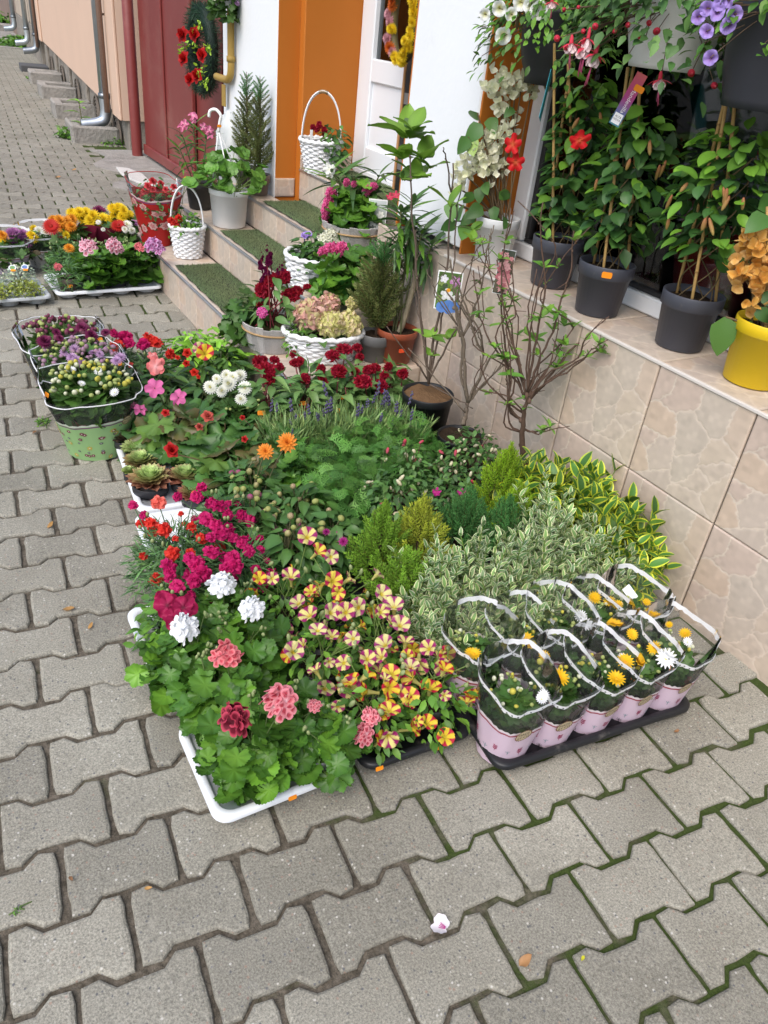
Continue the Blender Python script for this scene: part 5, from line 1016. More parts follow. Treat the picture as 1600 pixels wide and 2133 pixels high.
for i, (x, y, H, lb) in enumerate(((1.03, 1.25, .27, 'silver edged euonymus beside the low green conifer'), (1.15, 1.22, .29, 'silver edged euonymus in the middle of its tray'), (1.27, 1.20, .28, 'silver edged euonymus behind the wrapped daisies'), (1.39, 1.21, .29, 'silver edged euonymus close to the yellow edged shrub'), (1.49, 1.16, .26, 'silver edged euonymus nearest the tiled wall'), (1.00, 1.14, .18, 'low silver edged euonymus next to the petunias'), (1.13, 1.12, .21, 'low silver edged euonymus directly behind the lace edged wraps'), (1.44, 1.32, .32, 'tallest silver edged euonymus touching the gold conifer'), (1.27, 1.10, .2, 'short silver edged euonymus squeezed behind the wraps'))): euonymus((x, y), lb, ms_sil, 36, .095, H+.045, i, SG, (.85, 1.1))
for i, (x, y, H, lb) in enumerate(((1.60, 1.56, .28, 'yellow edged euonymus at the foot of the bare shrub'), (1.70, 1.44, .29, 'yellow edged euonymus pressed against the tiled wall'), (1.66, 1.21, .28, 'yellow edged euonymus in a clay coloured pot beside the wall'), (1.58, 1.33, .27, 'yellow edged euonymus just behind the silver ones'), (1.68, 1.32, .25, 'dark yellow edged euonymus in the corner by the wall'))): euonymus((x, y), lb, ms_gold, 34, .135, H+.065, 20+i, GG, (.95, 1.25))
# ------------------------------------------------------------------ lettering
def text_p(s, size, c=(.05, .04, .03)):
    cu = bpy.data.curves.new('lettering', 'FONT'); cu.body = s; cu.size = size; cu.align_x = 'CENTER'; cu.align_y = 'CENTER'; cu.resolution_u = 2
    ob = bpy.data.objects.new('lettering', cu); me = bpy.data.meshes.new_from_object(ob)
    V = [tuple(v.co) for v in me.vertices]; Fc = [tuple(p.vertices) for p in me.polygons]; bpy.data.objects.remove(ob); bpy.data.curves.remove(cu); bpy.data.meshes.remove(me)
    return P(V, Fc, c)
def strip(pts, w_, c):                     # flat ribbon in the xy plane
    p = np.asarray(pts, float); T = np.gradient(p, axis=0); N_ = np.c_[-T[:, 1], T[:, 0]]; N_ /= np.linalg.norm(N_, axis=1, keepdims=True)+1e-9
    wv = np.broadcast_to(w_, len(p))[:, None]/2; V = np.vstack([np.c_[p+N_*wv, np.zeros(len(p))], np.c_[p-N_*wv, np.zeros(len(p))]]); n = len(p)
    return P(V, [(i, n+i, n+i+1, i+1) for i in range(n-1)], c)
def print_motifs(r, style):                # flat print drawn in (x along, y up) metres
    ps = []
    if style == 'twig':
        for i in range(26):
            x, y = -.19+.38*(i+.5*r.random())/26, (.018 if i % 2 else .052)+r.uniform(-.006, .010); kind = i % 4; a = r.normal(0, .25)
            if kind == 0:
                s_ = .022; ps.append(strip([(x, y), (x+.3*s_*math.sin(a), y+s_)], .0011, (.33, .02, .09)))
                for k in range(3):
                    for sg in (-1, 1): ps.append(placed(leafp(.008, .0032, 'oval', 3, 3, 0, 0, (.33, .02, .09)), rotz(-sg*.8), (x, y+s_*(.35+.27*k), 0)))
            elif kind == 1:
                q = []; 
                for k in range(9): ps.append(strip([(x, y+.012), (x+.0085*math.sin(k*.7), y+.012+.0085*math.cos(k*.7))], .0009, (.03, .03, .04)))
                ps.append(strip([(x, y-.008), (x+.001, y+.004), (x, y+.012)], .0009, (.03, .03, .04)))
            elif kind == 2:
                ps.append(strip([(x, y-.004), (x, y+.012)], .0011, (.12, .28, .30)))
                for sg in (-1, 1): ps.append(strip([(x, y+.003), (x+sg*.006, y+.010)], .001, (.12, .28, .30)))
            else:
                ps.append(strip([(x+.006*math.cos(t), y+.012+.004*math.sin(t)) for t in np.linspace(PI, 2*PI, 7)], .001, (.03, .03, .04)))
                for k in (-.006, 0, .006): ps.append(strip([(x+k, y+.012), (x+k*.7, y+.019)], .001, (.03, .03, .04)))
                ps.append(strip([(x, y-.008), (x, y+.008)], .001, (.03, .03, .04)))
    elif style == 'daisy':
        for i in range(84):
            x, y = r.uniform(-.33, .33), r.uniform(.012, .15); c = [(.22, .02, .07), (.62, .50, .08), (.12, .12, .15)][i % 3]; s_ = [.0085, .011, .006][i % 3]
            for k in range(7): ps.append(placed(leafp(s_, s_*.5, 'oval', 2, 3, 0, 0, c), rotz(k*.9), (x, y, 0)))
            ps.append(placed(disc(lambda a: s_*.3, lambda ro, a: 0, lambda ro, a: (.7, .7, .6), 6, (0, 1.)), None, (x, y, .0001)))
    elif style == 'rose':
        for i in range(20):
            x, y = -.28+.56*(i+.5)/20, (.09 if i % 2 else .2)+r.uniform(-.03, .04); s_ = r.uniform(.02, .032)
            for k in range(7): ps.append(placed(leafp(s_, s_*.75, 'petal', 3, 3, 0, 0, (.66, .36, .34), (.76, .52, .48)), rotz(k*.9), (x, y, k*.00004)))
            for k in range(5): ps.append(placed(leafp(s_*.6, s_*.5, 'petal', 2, 3, 0, 0, (.55, .15, .17), (.66, .32, .3)), rotz(k*1.25+.4), (x, y, .0004+k*.00004)))
            for k in range(3): ps.append(placed(leafp(s_*1.1, s_*.4, 'oval', 3, 3, 0, 0, (.05, .07, .025)), rotz(k*2.1+i), (x+s_*.9*math.cos(k*2+i), y+s_*.9*math.sin(k*2+i), .0001)))
    return join(ps)
PRN = {s: [print_motifs(np.random.default_rng(90+i), s) for i in range(2)] for s in ('twig', 'daisy', 'rose')}
M['print'] = mat('printed_film', None, .42, spec=.45, trans=.25); M['lace'] = mat('white_print', None, .45, spec=.4, trans=.35)
def film_wrap(t, rb, at, bt, zf, zb, back, pc, style, seed, vp=.52, z0=0., lace='lace', badge=True, bandc=(.92, .93, .94), film='film', nsq=1.3, badge_a=-1.9, plain=False):
    r = np.random.default_rng(seed); ph = r.uniform(0, 6, 3)
    def S(a, v, off=0.):
        f = min(1, v)**1.15; n_ = 2+nsq*f; ax_, by_ = rb+(at-rb)*f, rb+(bt-rb)*f; ca, sa = math.cos(a), math.sin(a)
        x, y = ax_*math.copysign(abs(ca)**(2/n_), ca), by_*math.copysign(abs(sa)**(2/n_), sa); w_ = 1+.03*f*math.sin(5*a+ph[0])+.02*f*math.sin(11*a+ph[1])+.012*math.sin(17*a+v*9+ph[2])*(1-.5*f)
        h = (zf+zb)/2+(zb-zf)/2*math.cos(a-back)+.006*math.sin(3*a+ph[1]); L = math.hypot(x, y)
        return np.array([x*w_*(1+off/L), y*w_*(1+off/L), z0+h*v])
    n = 56
    def grid(vs, off=0., c=(.8, .8, .8)):
        V = [S(2*PI*i/n, v if np.isscalar(v) else v(2*PI*i/n), off) for v in vs for i in range(n)]; return P(V, [(k*n+i, k*n+(i+1) % n, (k+1)*n+(i+1) % n, (k+1)*n+i) for k in range(len(vs)-1) for i in range(n)], c)
    k = MB(); k.add(grid(list(np.linspace(.02, 1.04, 12)))); o = k.build('clear_sleeve', M[film], t)
    vt = lambda a: vp+.035*math.sin(a*2+ph[0])-.03*math.cos(a-back)
    k = MB(); k.add(grid([.0]+[(lambda a, q=q: q*vt(a)) for q in (.12, .35, .6, .8, 1.)], .0016, pc)); pr = k.build('printed_sleeve', M['print'], t)
    # border of the print
    k = MB(); k.add(grid([(lambda a: vt(a)), (lambda a: vt(a)+.022+.016*abs(math.sin(a*14)))], .0016, tuple(np.array(pc)*.25+np.array((.62, .6, .58))))); k.add(grid([(lambda a: vt(a)-.028), (lambda a: vt(a)-.008)], .0022, (.33, .03, .04) if style == 'twig' else (.22, .08, .2))); k.build('print_border', M['print'], pr)
    def stick(p, a0, v_of_y=None):             # lay a flat print onto the sleeve
        q = placed(p); rm = (rb*1.1); out = []
        for x, y, z in p.V: out.append(S(a0+x/(rm*1.05), y/((zf+zb)/2)*1.02, .0030+z))
        q.V = np.array(out); return q
    k = MB(); k.add(stick(PRN[style][seed % 2], badge_a+.2)); k.build('print_motif', M['print'], pr, kind='stuff')
    if lace == 'lace':
        k = MB(); k.add(grid([lambda a: .962-.020*abs(math.sin(a*17)), lambda a: .99, lambda a: 1.0+.004*abs(math.sin(a*17))], .0016, bandc)); b_ = k.build('lace_band', M['lace'], t)
        k = MB(); dots = []
        for i in range(30):
            a = 2*PI*(i+.5)/30; c0 = S(a, .972, .0026); c1 = S(a+.02, .972, .0026); u = nrm(c1-c0); dots.append(placed(disc(lambda q: .0022, lambda ro, q: 0, lambda ro, q: (.16, .19, .16), 7, (0, 1.)), frame(u, np.cross(u, (0, 0, 1))), c0))
        k.add(join(dots)); k.build('lace_hole', M['lace'], b_)
    else:
        k = MB(); k.add(tube([S(2*PI*i/n, .99, .0) for i in range(n+1)], .0022, 5, bandc, cap=False)); k.build('rim_band', M['lace'], t)
    if badge:
        c0 = S(badge_a, vt(badge_a)-.01, .0045); u = nrm(S(badge_a+.05, vt(badge_a)-.01)-S(badge_a-.05, vt(badge_a)-.01)); up_ = nrm(S(badge_a, vt(badge_a)+.08)-S(badge_a, vt(badge_a)-.08)); nn = np.cross(u, up_); R = np.stack([u, up_, nn], 1)
        k = MB(); k.add(disc(lambda a: .0225*(1+.05*math.cos(18*a))/math.sqrt(math.cos(a)**2+(math.sin(a)*1.25)**2)*1.0, lambda ro, a: 0, lambda ro, a: (.16, .05, .02) if ro > .9 else (.62, .52, .33), 54, (0, .5, .85, .92, 1.)))
        bo = link('badge', k.mesh('badge', M['print'], False), t, R=R, loc=c0)
        for s_, yy in (('MADE', .0052), ('BY.CO', -.0060)): k = MB(); k.add(text_p(s_, .0112)); link('lettering', k.mesh('lettering', M['paper'], False), bo, loc=(0, yy, .0006))
    return S
# wrapped daisies in the black tray
O_ = np.array([.905, .785]); u_ = np.array([.995, -.0986]); v_ = np.array([.0986, .995])
tray('long black plastic tray holding the lace edged daisy wraps', O_[0], O_[1], .59, .335, math.atan2(u_[1], u_[0]), BLK, (5, 2), top=.05)
MUML = ['corner daisy with cream buds in a lilac lace edged wrap between petunias and open paving', 'yellow daisy in a lilac lace edged wrap, second from the petunias along the pavement edge', 'lace edged wrap with big yellow daisies, third from the petunias along the pavement edge', 'lace edged wrap with one large white daisy, fourth from the petunias along the pavement edge', 'lace edged wrap at the wall end of the pavement edge of the black tray',
        'lace edged wrap between the petunias and the silver leaved shrubs', 'lace edged wrap with yellow bloom, second from the petunias along the silver shrubs', 'lace edged wrap with white daisies, third from the petunias along the silver shrubs', 'lace edged wrap with three yellow daisies, fourth from the petunias along the silver shrubs', 'lace edged wrap holding a white label, closest to the tiled wall']
MUMF = {0: [(1155, 1472, 'w', .018), (1160, 1475, 'w', .016), (1068, 1440, 'b', .01), (1135, 1450, 'w', .02)], 1: [(1165, 1412, 'y', .030), (1130, 1362, 'y', .018), (1125, 1378, 'b', .01)], 2: [(1302, 1380, 'y', .028), (1284, 1415, 'y', .026), (1317, 1365, 'w', .016)], 3: [(1397, 1375, 'w', .030), (1362, 1350, 'y', .022), (1315, 1318, 'y', .02)], 4: [(1427, 1320, 'y', .018), (1432, 1338, 'w', .016), (1390, 1293, 'y', .014)],
        5: [(985, 1370, 'y', .022), (978, 1362, 'y', .018)], 6: [(1096, 1333, 'y', .026), (1095, 1352, 'b', .01)], 7: [(1250, 1308, 'w', .024), (1210, 1284, 'w', .020), (1208, 1318, 'b', .01)], 8: [(1238, 1246, 'y', .022), (1270, 1254, 'y', .02), (1320, 1255, 'y', .02)], 9: [(1347, 1254, 'y', .014), (1367, 1268, 'y', .018)]}
for i in range(10):
    a, b_ = i % 5, i//5; q = O_+u_*(.06+.1175*a)+v_*(.08+.165*b_); r = np.random.default_rng(1500+i); base = np.array([q[0], q[1], .012]); rz = -.1+r.normal(0, .12)
    t = thing('wrapped_daisy', MUML[i], 'flower', base, 0, 'daisies in lace edged lilac wraps'); pot(t, .048, .085, (.42, .16, .10), m='terra'); mum_body(t, r, .046, .19, 280, (.015, .025), .115)
    film_wrap(t, .056, .073+.008*r.random(), .080+.010*r.random(), .198+.02*r.random(), .238+.024*r.random(), 1.15+rz*2.5, (.76, .60, .72), 'twig', 1500+i, .56, badge_a=-1.75+r.normal(0, .12)+.5*(i % 2)*0)
    ends = []
    for hx, hy, kd, s_ in MUMF[i]:
        w_ = G(hx, hy, .215); ql = w_-base; d = math.hypot(ql[0], ql[1])
        if d > .062: ql[:2] *= .062/d
        flower(t, {'y': fm_ydaisy, 'w': fm_wdaisy, 'b': b_yel}[kd], ql, nrm(face_cam(w_, .5)+r.normal(0, .15, 3)), s_*.85, r.uniform(0, 6)); ends.append(ql)
    for j in range(18): aa = r.uniform(0, 6.28); rr = .06*math.sqrt(r.random()); ql = np.array([rr*math.cos(aa), rr*math.sin(aa), .185+.025*r.random()-.2*rr]); flower(t, (b_white, b_yel, b_lime, b_lime)[r.integers(4)], ql, (0, 0, 1), r.uniform(.0042, .0062), 0, 'bud'); ends.append(ql)
    stems_to(t, ends, .08, r, rad=.001)
    if i in (0, 1, 2, 3): price(t, (.075*math.cos(-.55)+.01, .085*math.sin(-.55), .165), (.6, -.8, .5), s=1.5)
    if i == 9:
        k = MB(); k.add(box(-.02, -.015, -.0005, .02, .015, .0005, (.82, .83, .85))); link('care_label', k.mesh('care_label', M['paper'], False), t, R=frame((1, .2, .2), (-.5, -.6, .6)), loc=(.02, .03, .2))
# chrysanthemums in large green wraps
GW = [((.445, 2.64), 'chrysanthemum with cream buds in a green printed wrap', fm_wdaisy, (b_white, b_lime, b_yel), [(240, 818, .02), (205, 775, .018), (150, 770, .02), (170, 800, .018)], (.36, .60, .26)), ((.455, 2.86), 'chrysanthemum with lilac buds in a clear wrap behind the cream one', fm_lmum, (b_pur, b_lime, b_pur), [(160, 752, .026), (150, 745, .024), (170, 757, .024), (250, 745, .028), (243, 752, .024), (155, 727, .026), (133, 735, .02), (192, 735, .02), (208, 738, .02)], (.45, .36, .48)), ((.44, 3.12), 'chrysanthemum with wine purple blooms in a clear wrap', fm_dpmum, (b_dpur, b_dpur, b_lime), [(92, 712, .036), (170, 683, .03), (190, 700, .034), (118, 693, .022), (150, 690, .022), (220, 693, .024), (125, 705, .02)], (.42, .32, .42))]
for i, ((x, y), lb, fmesh, buds, fl, pc) in enumerate(GW):
    r = np.random.default_rng(1600+i); base = np.array([x, y, 0]); t = thing('wrapped_chrysanthemum', lb, 'flower', base, 0, 'chrysanthemums in big clear wraps'); pot(t, .075, .13, (.30, .12, .08), m='terra'); mum_body(t, r, .118, .30, 520, (.022, .042), .17)
    film_wrap(t, .10, .165, .15, .235, .29, 1.4, pc if i == 0 else (.5, .5, .5), 'daisy', 1600+i, .64 if i == 0 else .3, lace='plain', badge=(i == 0), badge_a=-1.05); ends = []
    for hx, hy, s_ in fl: w_ = G(hx, hy, .30); q = w_-base; flower(t, fmesh, q, nrm(face_cam(w_, .5)+r.normal(0, .2, 3)), s_*.9, r.uniform(0, 6)); ends.append(q)
    for j in range(90): a = r.uniform(0, 6.28); rr = .145*math.sqrt(r.random()); q = np.array([rr*math.cos(a), rr*math.sin(a), .305+.025*r.random()-2.2*rr*rr]); flower(t, buds[r.integers(3)], q, (r.normal(0, .2), r.normal(0, .2), 1), r.uniform(.007, .011), 0, 'bud'); ends.append(q)
    stems_to(t, ends, .12, r, rad=.0014); price(t, (-.148, -.03, .245) if i == 0 else (.13, -.06, .25), (-1, -.3, .3) if i == 0 else (0, -1, .5), s=1.4)
# ------------------------------------------------------------------ baskets
def wicker(t, rb, rt, h, c=(.78, .79, .80), rows=13, stakes=22, oval=1., z0=0., name='weave'):
    k = MB(); n = stakes*4; rs = h/rows*.62
    for j in range(rows):
        f = (j+.5)/rows; rr = rb+(rt-rb)*f; pts = []
        for i in range(n+1): a = 2*PI*i/n; q = rr+.0045*math.cos(stakes/2*a*1.0+PI*(j % 2)); pts.append((q*math.cos(a), oval*q*math.sin(a), z0+h*f+.0015*math.sin(3*a+j)))
        k.add(tube(pts, rs, 5, tuple(np.array(c)*(.93+.1*rng.random())), cap=False))
    k.build(name, M['wick'], t)
    k = MB(); pts = [((rt+.004)*math.cos(2*PI*i/60), oval*(rt+.004)*math.sin(2*PI*i/60), z0+h+.004*math.sin(i*2.1)) for i in range(61)]; k.add(tube(pts, rs*1.35, 6, c, cap=False)); k.add(tube([(p[0]*.985, p[1]*.985, p[2]+.006*math.cos(i*1.5)) for i, p in enumerate(pts)], rs, 5, c, cap=False)); k.build('rim', M['wick'], t)
    k = MB(); 
    for i in range(stakes): a = 2*PI*i/stakes; k.add(tube([(rb*math.cos(a), oval*rb*math.sin(a), z0+.002), (rt*math.cos(a), oval*rt*math.sin(a), z0+h)], .0028, 5, tuple(np.array(c)*.9)))
    k.add(placed(lathe([(0, z0+.003), (rb*.97, z0+.003), (rt*.93, z0+h*.8)], 24, (.10, .09, .07)), None, (0, 0, 0), (1, oval, 1))); k.build('stakes', M['wick'], t)
def handle(t, rt, h, hh, ang=0., c=(.80, .81, .82), band=True):
    d = np.array([math.cos(ang), math.sin(ang), 0])
    pts = [d*rt*math.cos(a)*(1.0-.0*abs(math.sin(a)))+np.array([0, 0, h-.03+(hh+.03)*math.sin(a)**.8]) for a in np.linspace(0.001, PI-.001, 22)]
    k = MB()
    for o in (-.005, .004, 0.0): k.add(tube([p+np.array([o*d[1], -o*d[0], o*.8]) for p in pts], .0045, 6, c))
    k.build('handle', M['wick'], t)
    if band: k = MB(); k.add(tube(pts[9:13], .0095, 8, (.28, .19, .10))); k.build('handle_binding', M['bark'], t); 
def bark_basket(t, rb, rt, h, n=26):
    k0 = [];
    for s in range(4):
        r = np.random.default_rng(s+60); k = MB(); p = bbox(-.5, -.003, 0, .5, .003, 1, .1*.01, (.42, .40, .38)); p.V[:, 2] += 0; k.add(p); k0.append(k.mesh('bark_slat', M['slat'], False))
    for i in range(n):
        a = 2*PI*i/n; w_ = 2*PI*rt/n*1.02; el = math.atan2(rt-rb, h); R = rotz(a+PI/2)@rotx(el*1.0); link('bark_slat', k0[i % 4], t, R=R, loc=(rb*math.cos(a), rb*math.sin(a), .0), sc=(w_, 1., h*(.97+.09*rng.random())))
    k = MB(); k.add(lathe([(0, .004), (rb*.97, .004), (rt*.95, h*.85)], 24, (.05, .04, .03))); k.build('liner', M['soil'], t)
    for zz in (.72, ): k = MB(); rr = rb+(rt-rb)*zz+.006; k.add(tube([(rr*math.cos(2*PI*i/48), rr*math.sin(2*PI*i/48), h*zz) for i in range(49)], .0045, 6, (.36, .24, .12), cap=False)); k.build('rope', M['bark'], t)
M['slat'] = mat('whitewashed_bark', (.50, .48, .46), .85, spec=.2, noise=(24, .35), dirt=[(16, (.17, .13, .10), .55, .7)], bump=(60, .8, .006), objrand=.2)
def rope_handle(t, x, y, z): 
    k = MB()
    for i in range(7): a = rng.uniform(0, 6.28); k.add(tube([(x+.016*math.cos(b_+a)*(1+.2*math.sin(3*b_)), y+.012*math.sin(b_+a), z+.018*math.sin(b_*2+a)) for b_ in np.linspace(0, 5.8, 12)], .0042, 5, (.48, .34, .19)))
    k.build('rope_knot', M['bark'], t)
S1, S2, S3, S4 = .1935, .3585, .5105, .6715
# small handled basket on the lowest step
b = np.array([1.345, 4.36, S1]); t = thing('wicker_basket', 'small white wicker basket with tall handle on the lowest step', 'basket', b); wicker(t, .068, .092, .165); handle(t, .09, .165, .21, -.5, band=False); soil_disc(t, .085, .14)
t2 = thing('basket_plant', 'red flowering plant inside the small handled basket on the lowest step', 'flower', b+np.array([0, 0, .145])); r = np.random.default_rng(31); n = 150; pos, Rm, nx = dome(n, .095, .085, 0, r, .5, .1, .4, (.4, 1.), -.1); foliage(t2, lp_small, pos, Rm, r.uniform(.028, .045, n), r)
for hx, hy, s_ in ((365, 468, .028), (372, 455, .022), (357, 460, .024)): w_ = GP(hx, hy, b+np.array([-.07, -.03, 0])); flower(t2, fm_dred, w_-b-np.array([0, 0, .145]), face_cam(w_, .7), s_)
stems_to(t2, [(-.06, -.04, .06), (.03, -.05, .07)], 0, r)
# landing basket
b = np.array([2.06, 4.19, S4]); t = thing('wicker_basket', 'white wicker basket with tall bound handle on the landing by the door', 'basket', b); wicker(t, .075, .112, .165); handle(t, .108, .165, .24, -.6); soil_disc(t, .1, .14, (.09, .085, .03))
t2 = thing('basket_plant', 'dark red flowered trailing plant in the landing basket', 'flower', b+np.array([0, 0, .15])); r = np.random.default_rng(32); n = 120; pos, Rm, nx = dome(n, .09, .13, -.02, r, .4, .3, .5, (.4, 1.), -.6); pos += np.array([.05, -.06, 0]); foliage(t2, lp_dah, pos, Rm, r.uniform(.035, .055, n), r)
for hx, hy, s_ in ((665, 262, .022), (676, 272, .022), (660, 270, .018), (677, 280, .02), (652, 266, .018)): w_ = GP(hx, hy, b); flower(t2, ms_crest[1], w_-b-np.array([0, 0, .15]), face_cam(w_, .6), s_)
k = MB(); k.add(bbox(-.008, -.001, 0, .008, .001, .09, .0008, (.85, .86, .87))); k.build('label_stick', M['paper'], t2, loc=(-.07, -.02, -.02), smooth=False); stems_to(t2, pos[::6], -.01, r)
# red rose gift bag
b = np.array([1.255, 4.66, S1]); t = thing('potted_rose', 'miniature rose with coral blooms in a red rose printed gift sleeve', 'flower', b); r = np.random.default_rng(33); pot(t, .07, .12, BLK)
film_wrap(t, .085, .155, .115, .31, .37, 1.9, (.46, .018, .016), 'rose', 33, .80, lace='none', badge=False, bandc=(.5, .03, .03), badge_a=-2.0); n = 300; pos, Rm, nx = dome(n, .135, .37, .16, r, .5, .1, .5, (.4, 1.), 0); foliage(t, lp_fuch, pos, Rm, r.uniform(.028, .045, n), r); fm_rose = fm('flower', rose_p((.66, .075, .085))); ends = []
for hx, hy in ((318, 378), (308, 388), (335, 383), (345, 395), (300, 400), (318, 395), (325, 408), (343, 408), (355, 402), (362, 390), (315, 418), (340, 425), (352, 418), (300, 412), (330, 395), (349, 410), (368, 405)):
    w_ = GP(hx, hy, b+np.array([r.normal(0, .04), r.normal(-.02, .04), 0])); flower(t, fm_rose, w_-b, face_cam(w_, .6), r.uniform(.020, .028), r.uniform(0, 6)); ends.append(w_-b)
stems_to(t, ends, .12, r)
# white pot of strawberries with hanger
b = np.array([1.585, 4.35, S2]); t = thing('strawberry_pot', 'white hanging pot of strawberry plants standing on the second step', 'plant', b); pot(t, .108, .20, (.82, .84, .85), taper=.84); r = np.random.default_rng(34); n = 46; pos, Rm, nx = dome(n, .23, .40, .22, r, .6, .2, .4, (.55, 1.05), -.1, Ry=.2); leaves_sep(t, ms_straw, pos, Rm, r.uniform(.045, .066, n)); stems_to(t, pos, .18, r, (.16, .24, .06), .002, .04, 'stalks')
hk = GP(455, 240, b)-b; k = MB()
for a in (.3, 2.4, 4.5): k.add(tube([(.1*math.cos(a), .1*math.sin(a), .19), (hk[0], hk[1], hk[2]-.07)], .0035, 5, (.8, .81, .8)))
k.add(tube(spline([(hk[0], hk[1], hk[2]-.08), (hk[0]+.006, hk[1]-.004, hk[2]-.03), (hk[0]+.01, hk[1]-.01, hk[2]), (hk[0]-.01, hk[1]+.01, hk[2]+.025), (hk[0]-.035, hk[1]+.03, hk[2]+.015), (hk[0]-.04, hk[1]+.035, hk[2]-.015)], 5), .008, 8, (.8, .81, .8))); k.build('hanger', M['plastic'], t); price(t, hk+np.array([0, -.012, -.05]), (0, -1, 0), s=1.2)
# brown pot behind it, oleander
b = np.array([1.36, 4.62, S1]); t = thing('trailing_plant', 'small trailing plant with yellow blooms in a brown pot behind the handled basket', 'plant', b); pot(t, .07, .14, (.10, .035, .025)); r = np.random.default_rng(35); n = 160; pos, Rm, nx = dome(n, .085, .24, .08, r, .4, .5, .4, (.5, 1.05), -.3); foliage(t, lp_small, pos, Rm, r.uniform(.018, .03, n), r)
for hx, hy in ((388, 373), (395, 383)): w_ = GP(hx, hy, b); flower(t, fm_ymum, w_-b, face_cam(w_, .5), .016); stems_to(t, [w_-b], .1, r)
def oleander(loc, label, tips, seed, potr=.08, poth=.14, potc=BLK, ls=(.08, .14), nper=14, flm=None, name='oleander', ms=None, fl=(), lean=.5, low=.5):
    r = np.random.default_rng(seed); b = np.array(loc); t = thing(name, label, 'plant', b); 
    if potr: pot(t, potr, poth, potc)
    k = MB()
    for tp in tips:
        e = np.array(tp)-b; k.add(tube(spline([(r.normal(0, .015), r.normal(0, .015), poth*.7), e*np.array([.45, .45, .55]), e], 4), [.005]*1+[.004]*8 if False else .0038, 5, (.10, .11, .05)))
        for i in range(nper):
            f = 1-low*(i/nper)**1.3; a = i*2.1+r.normal(0, .2); q = e*np.array([.45+.55*f, .45+.55*f, f]) if f < 1 else e; d = nrm((math.cos(a), math.sin(a), .9-1.3*(i/nper)*lean*2)); link('leaf', (ms or ms_ole)[r.integers(3)], t, R=frame(d, (0, 0, 1.)+r.normal(0, .2, 3)), loc=q, sc=float(r.uniform(*ls)))
    k.build('stem', M['bark'], t)
    for hx, hy, me, s_ in fl: w_ = GP(hx, hy, b); flower(t, me, w_-b, nrm(face_cam(w_, .7)+r.normal(0, .2, 3)), s_, r.uniform(0, 6))
    return t
fm_ole = fm('flower', floret((.70, .20, .36), (.78, .45, .5), 5, 0, .4, .3, 4)); fm_olew = fm('flower', floret((.82, .84, .78), (.8, .8, .6), 5, 0, .4, .3, 5)); fm_oler = fm('flower', floret((.62, .06, .12), (.6, .1, .12), 5, 0, .4, .3, 6))
bb = np.array([1.56, 4.78, S2]); oleander(bb, 'pink flowering oleander behind the white strawberry pot', [GP(402, 262, bb), GP(380, 280, bb), GP(430, 285, bb), GP(372, 305, bb)], 36, .085, .15, (.03, .03, .03), (.09, .15), 14, fl=[(380, 263, fm_ole, .03), (385, 258, fm_ole, .024), (402, 240, fm_ole, .026), (403, 250, fm_ole, .022), (424, 264, fm_ole, .024), (436, 270, fm_ole, .026), (437, 280, fm_ole, .024)])
# dwarf spruces
def spruce(loc, label, H, seed, potc=(.20, .165, .14), potr=.065, poth=.11, R=.075, bare=.3, n=70, ms_=None):
    r = np.random.default_rng(seed); t = thing('dwarf_spruce', label, 'conifer', loc); pot(t, potr, poth, potc, lip_h=.045); ms_ = ms_ or ms_spruce
    k = MB(); k.add(tube([(0, 0, poth*.8), (r.normal(0, .004), 0, H*.6), (0, 0, H)], [.009, .005, .0015], 6, (.13, .085, .06))); k.build('trunk', M['bark'], t)
    for i in range(n):
        f = (i+.5)/n; a = i*2.4+r.normal(0, .3); z = poth+.03+(H-poth-.03)*f; L = R*(1-f)**.6*r.uniform(.6, 1.1)+.02; d = nrm((math.cos(a)*.8, math.sin(a)*.8, .75)); link('spray', (ms_jun if f > .75 and ms_ is ms_spruce else ms_)[i % 3], t, R=frame(np.cross(d, (.3, .9, .1)), d), loc=(0, 0, z-.02), sc=float(L*1.45))
    return t
spruce((1.80, 4.64, S3), 'thin dwarf spruce in a dark pot against the white pillar', .60, 37, (.07, .065, .06)); spruce((1.795, 4.43, S3), 'dwarf spruce in a taupe pot beside the orange wall', .60, 38)
spruce((1.635, 2.70, S1), 'brown tinged dwarf spruce in a grey pot beside the hydrangea basket', .50, 39, (.14, .14, .14), .07, .12, .11, n=80)
# crumpled white bag by the pillar
t = thing('plastic_bag', 'crumpled white plastic bag against the white pillar behind the oleander', 'bag', (1.78, 4.86, S3-.13)); r = np.random.default_rng(40); p = ball(1, (.80, .83, .82), 26, 18, None, 1.5); p.V *= np.array([.075, .13, .17]); p.V *= 1+.16*np.sin(p.V[:, [0]]*60+p.V[:, [1]]*47)*np.sin(p.V[:, [2]]*40)+r.normal(0, .02, (len(p.V), 1)); p.V[:, 2] += .24; k = MB(); k.add(p); k.build('bag', M['lace'], t)
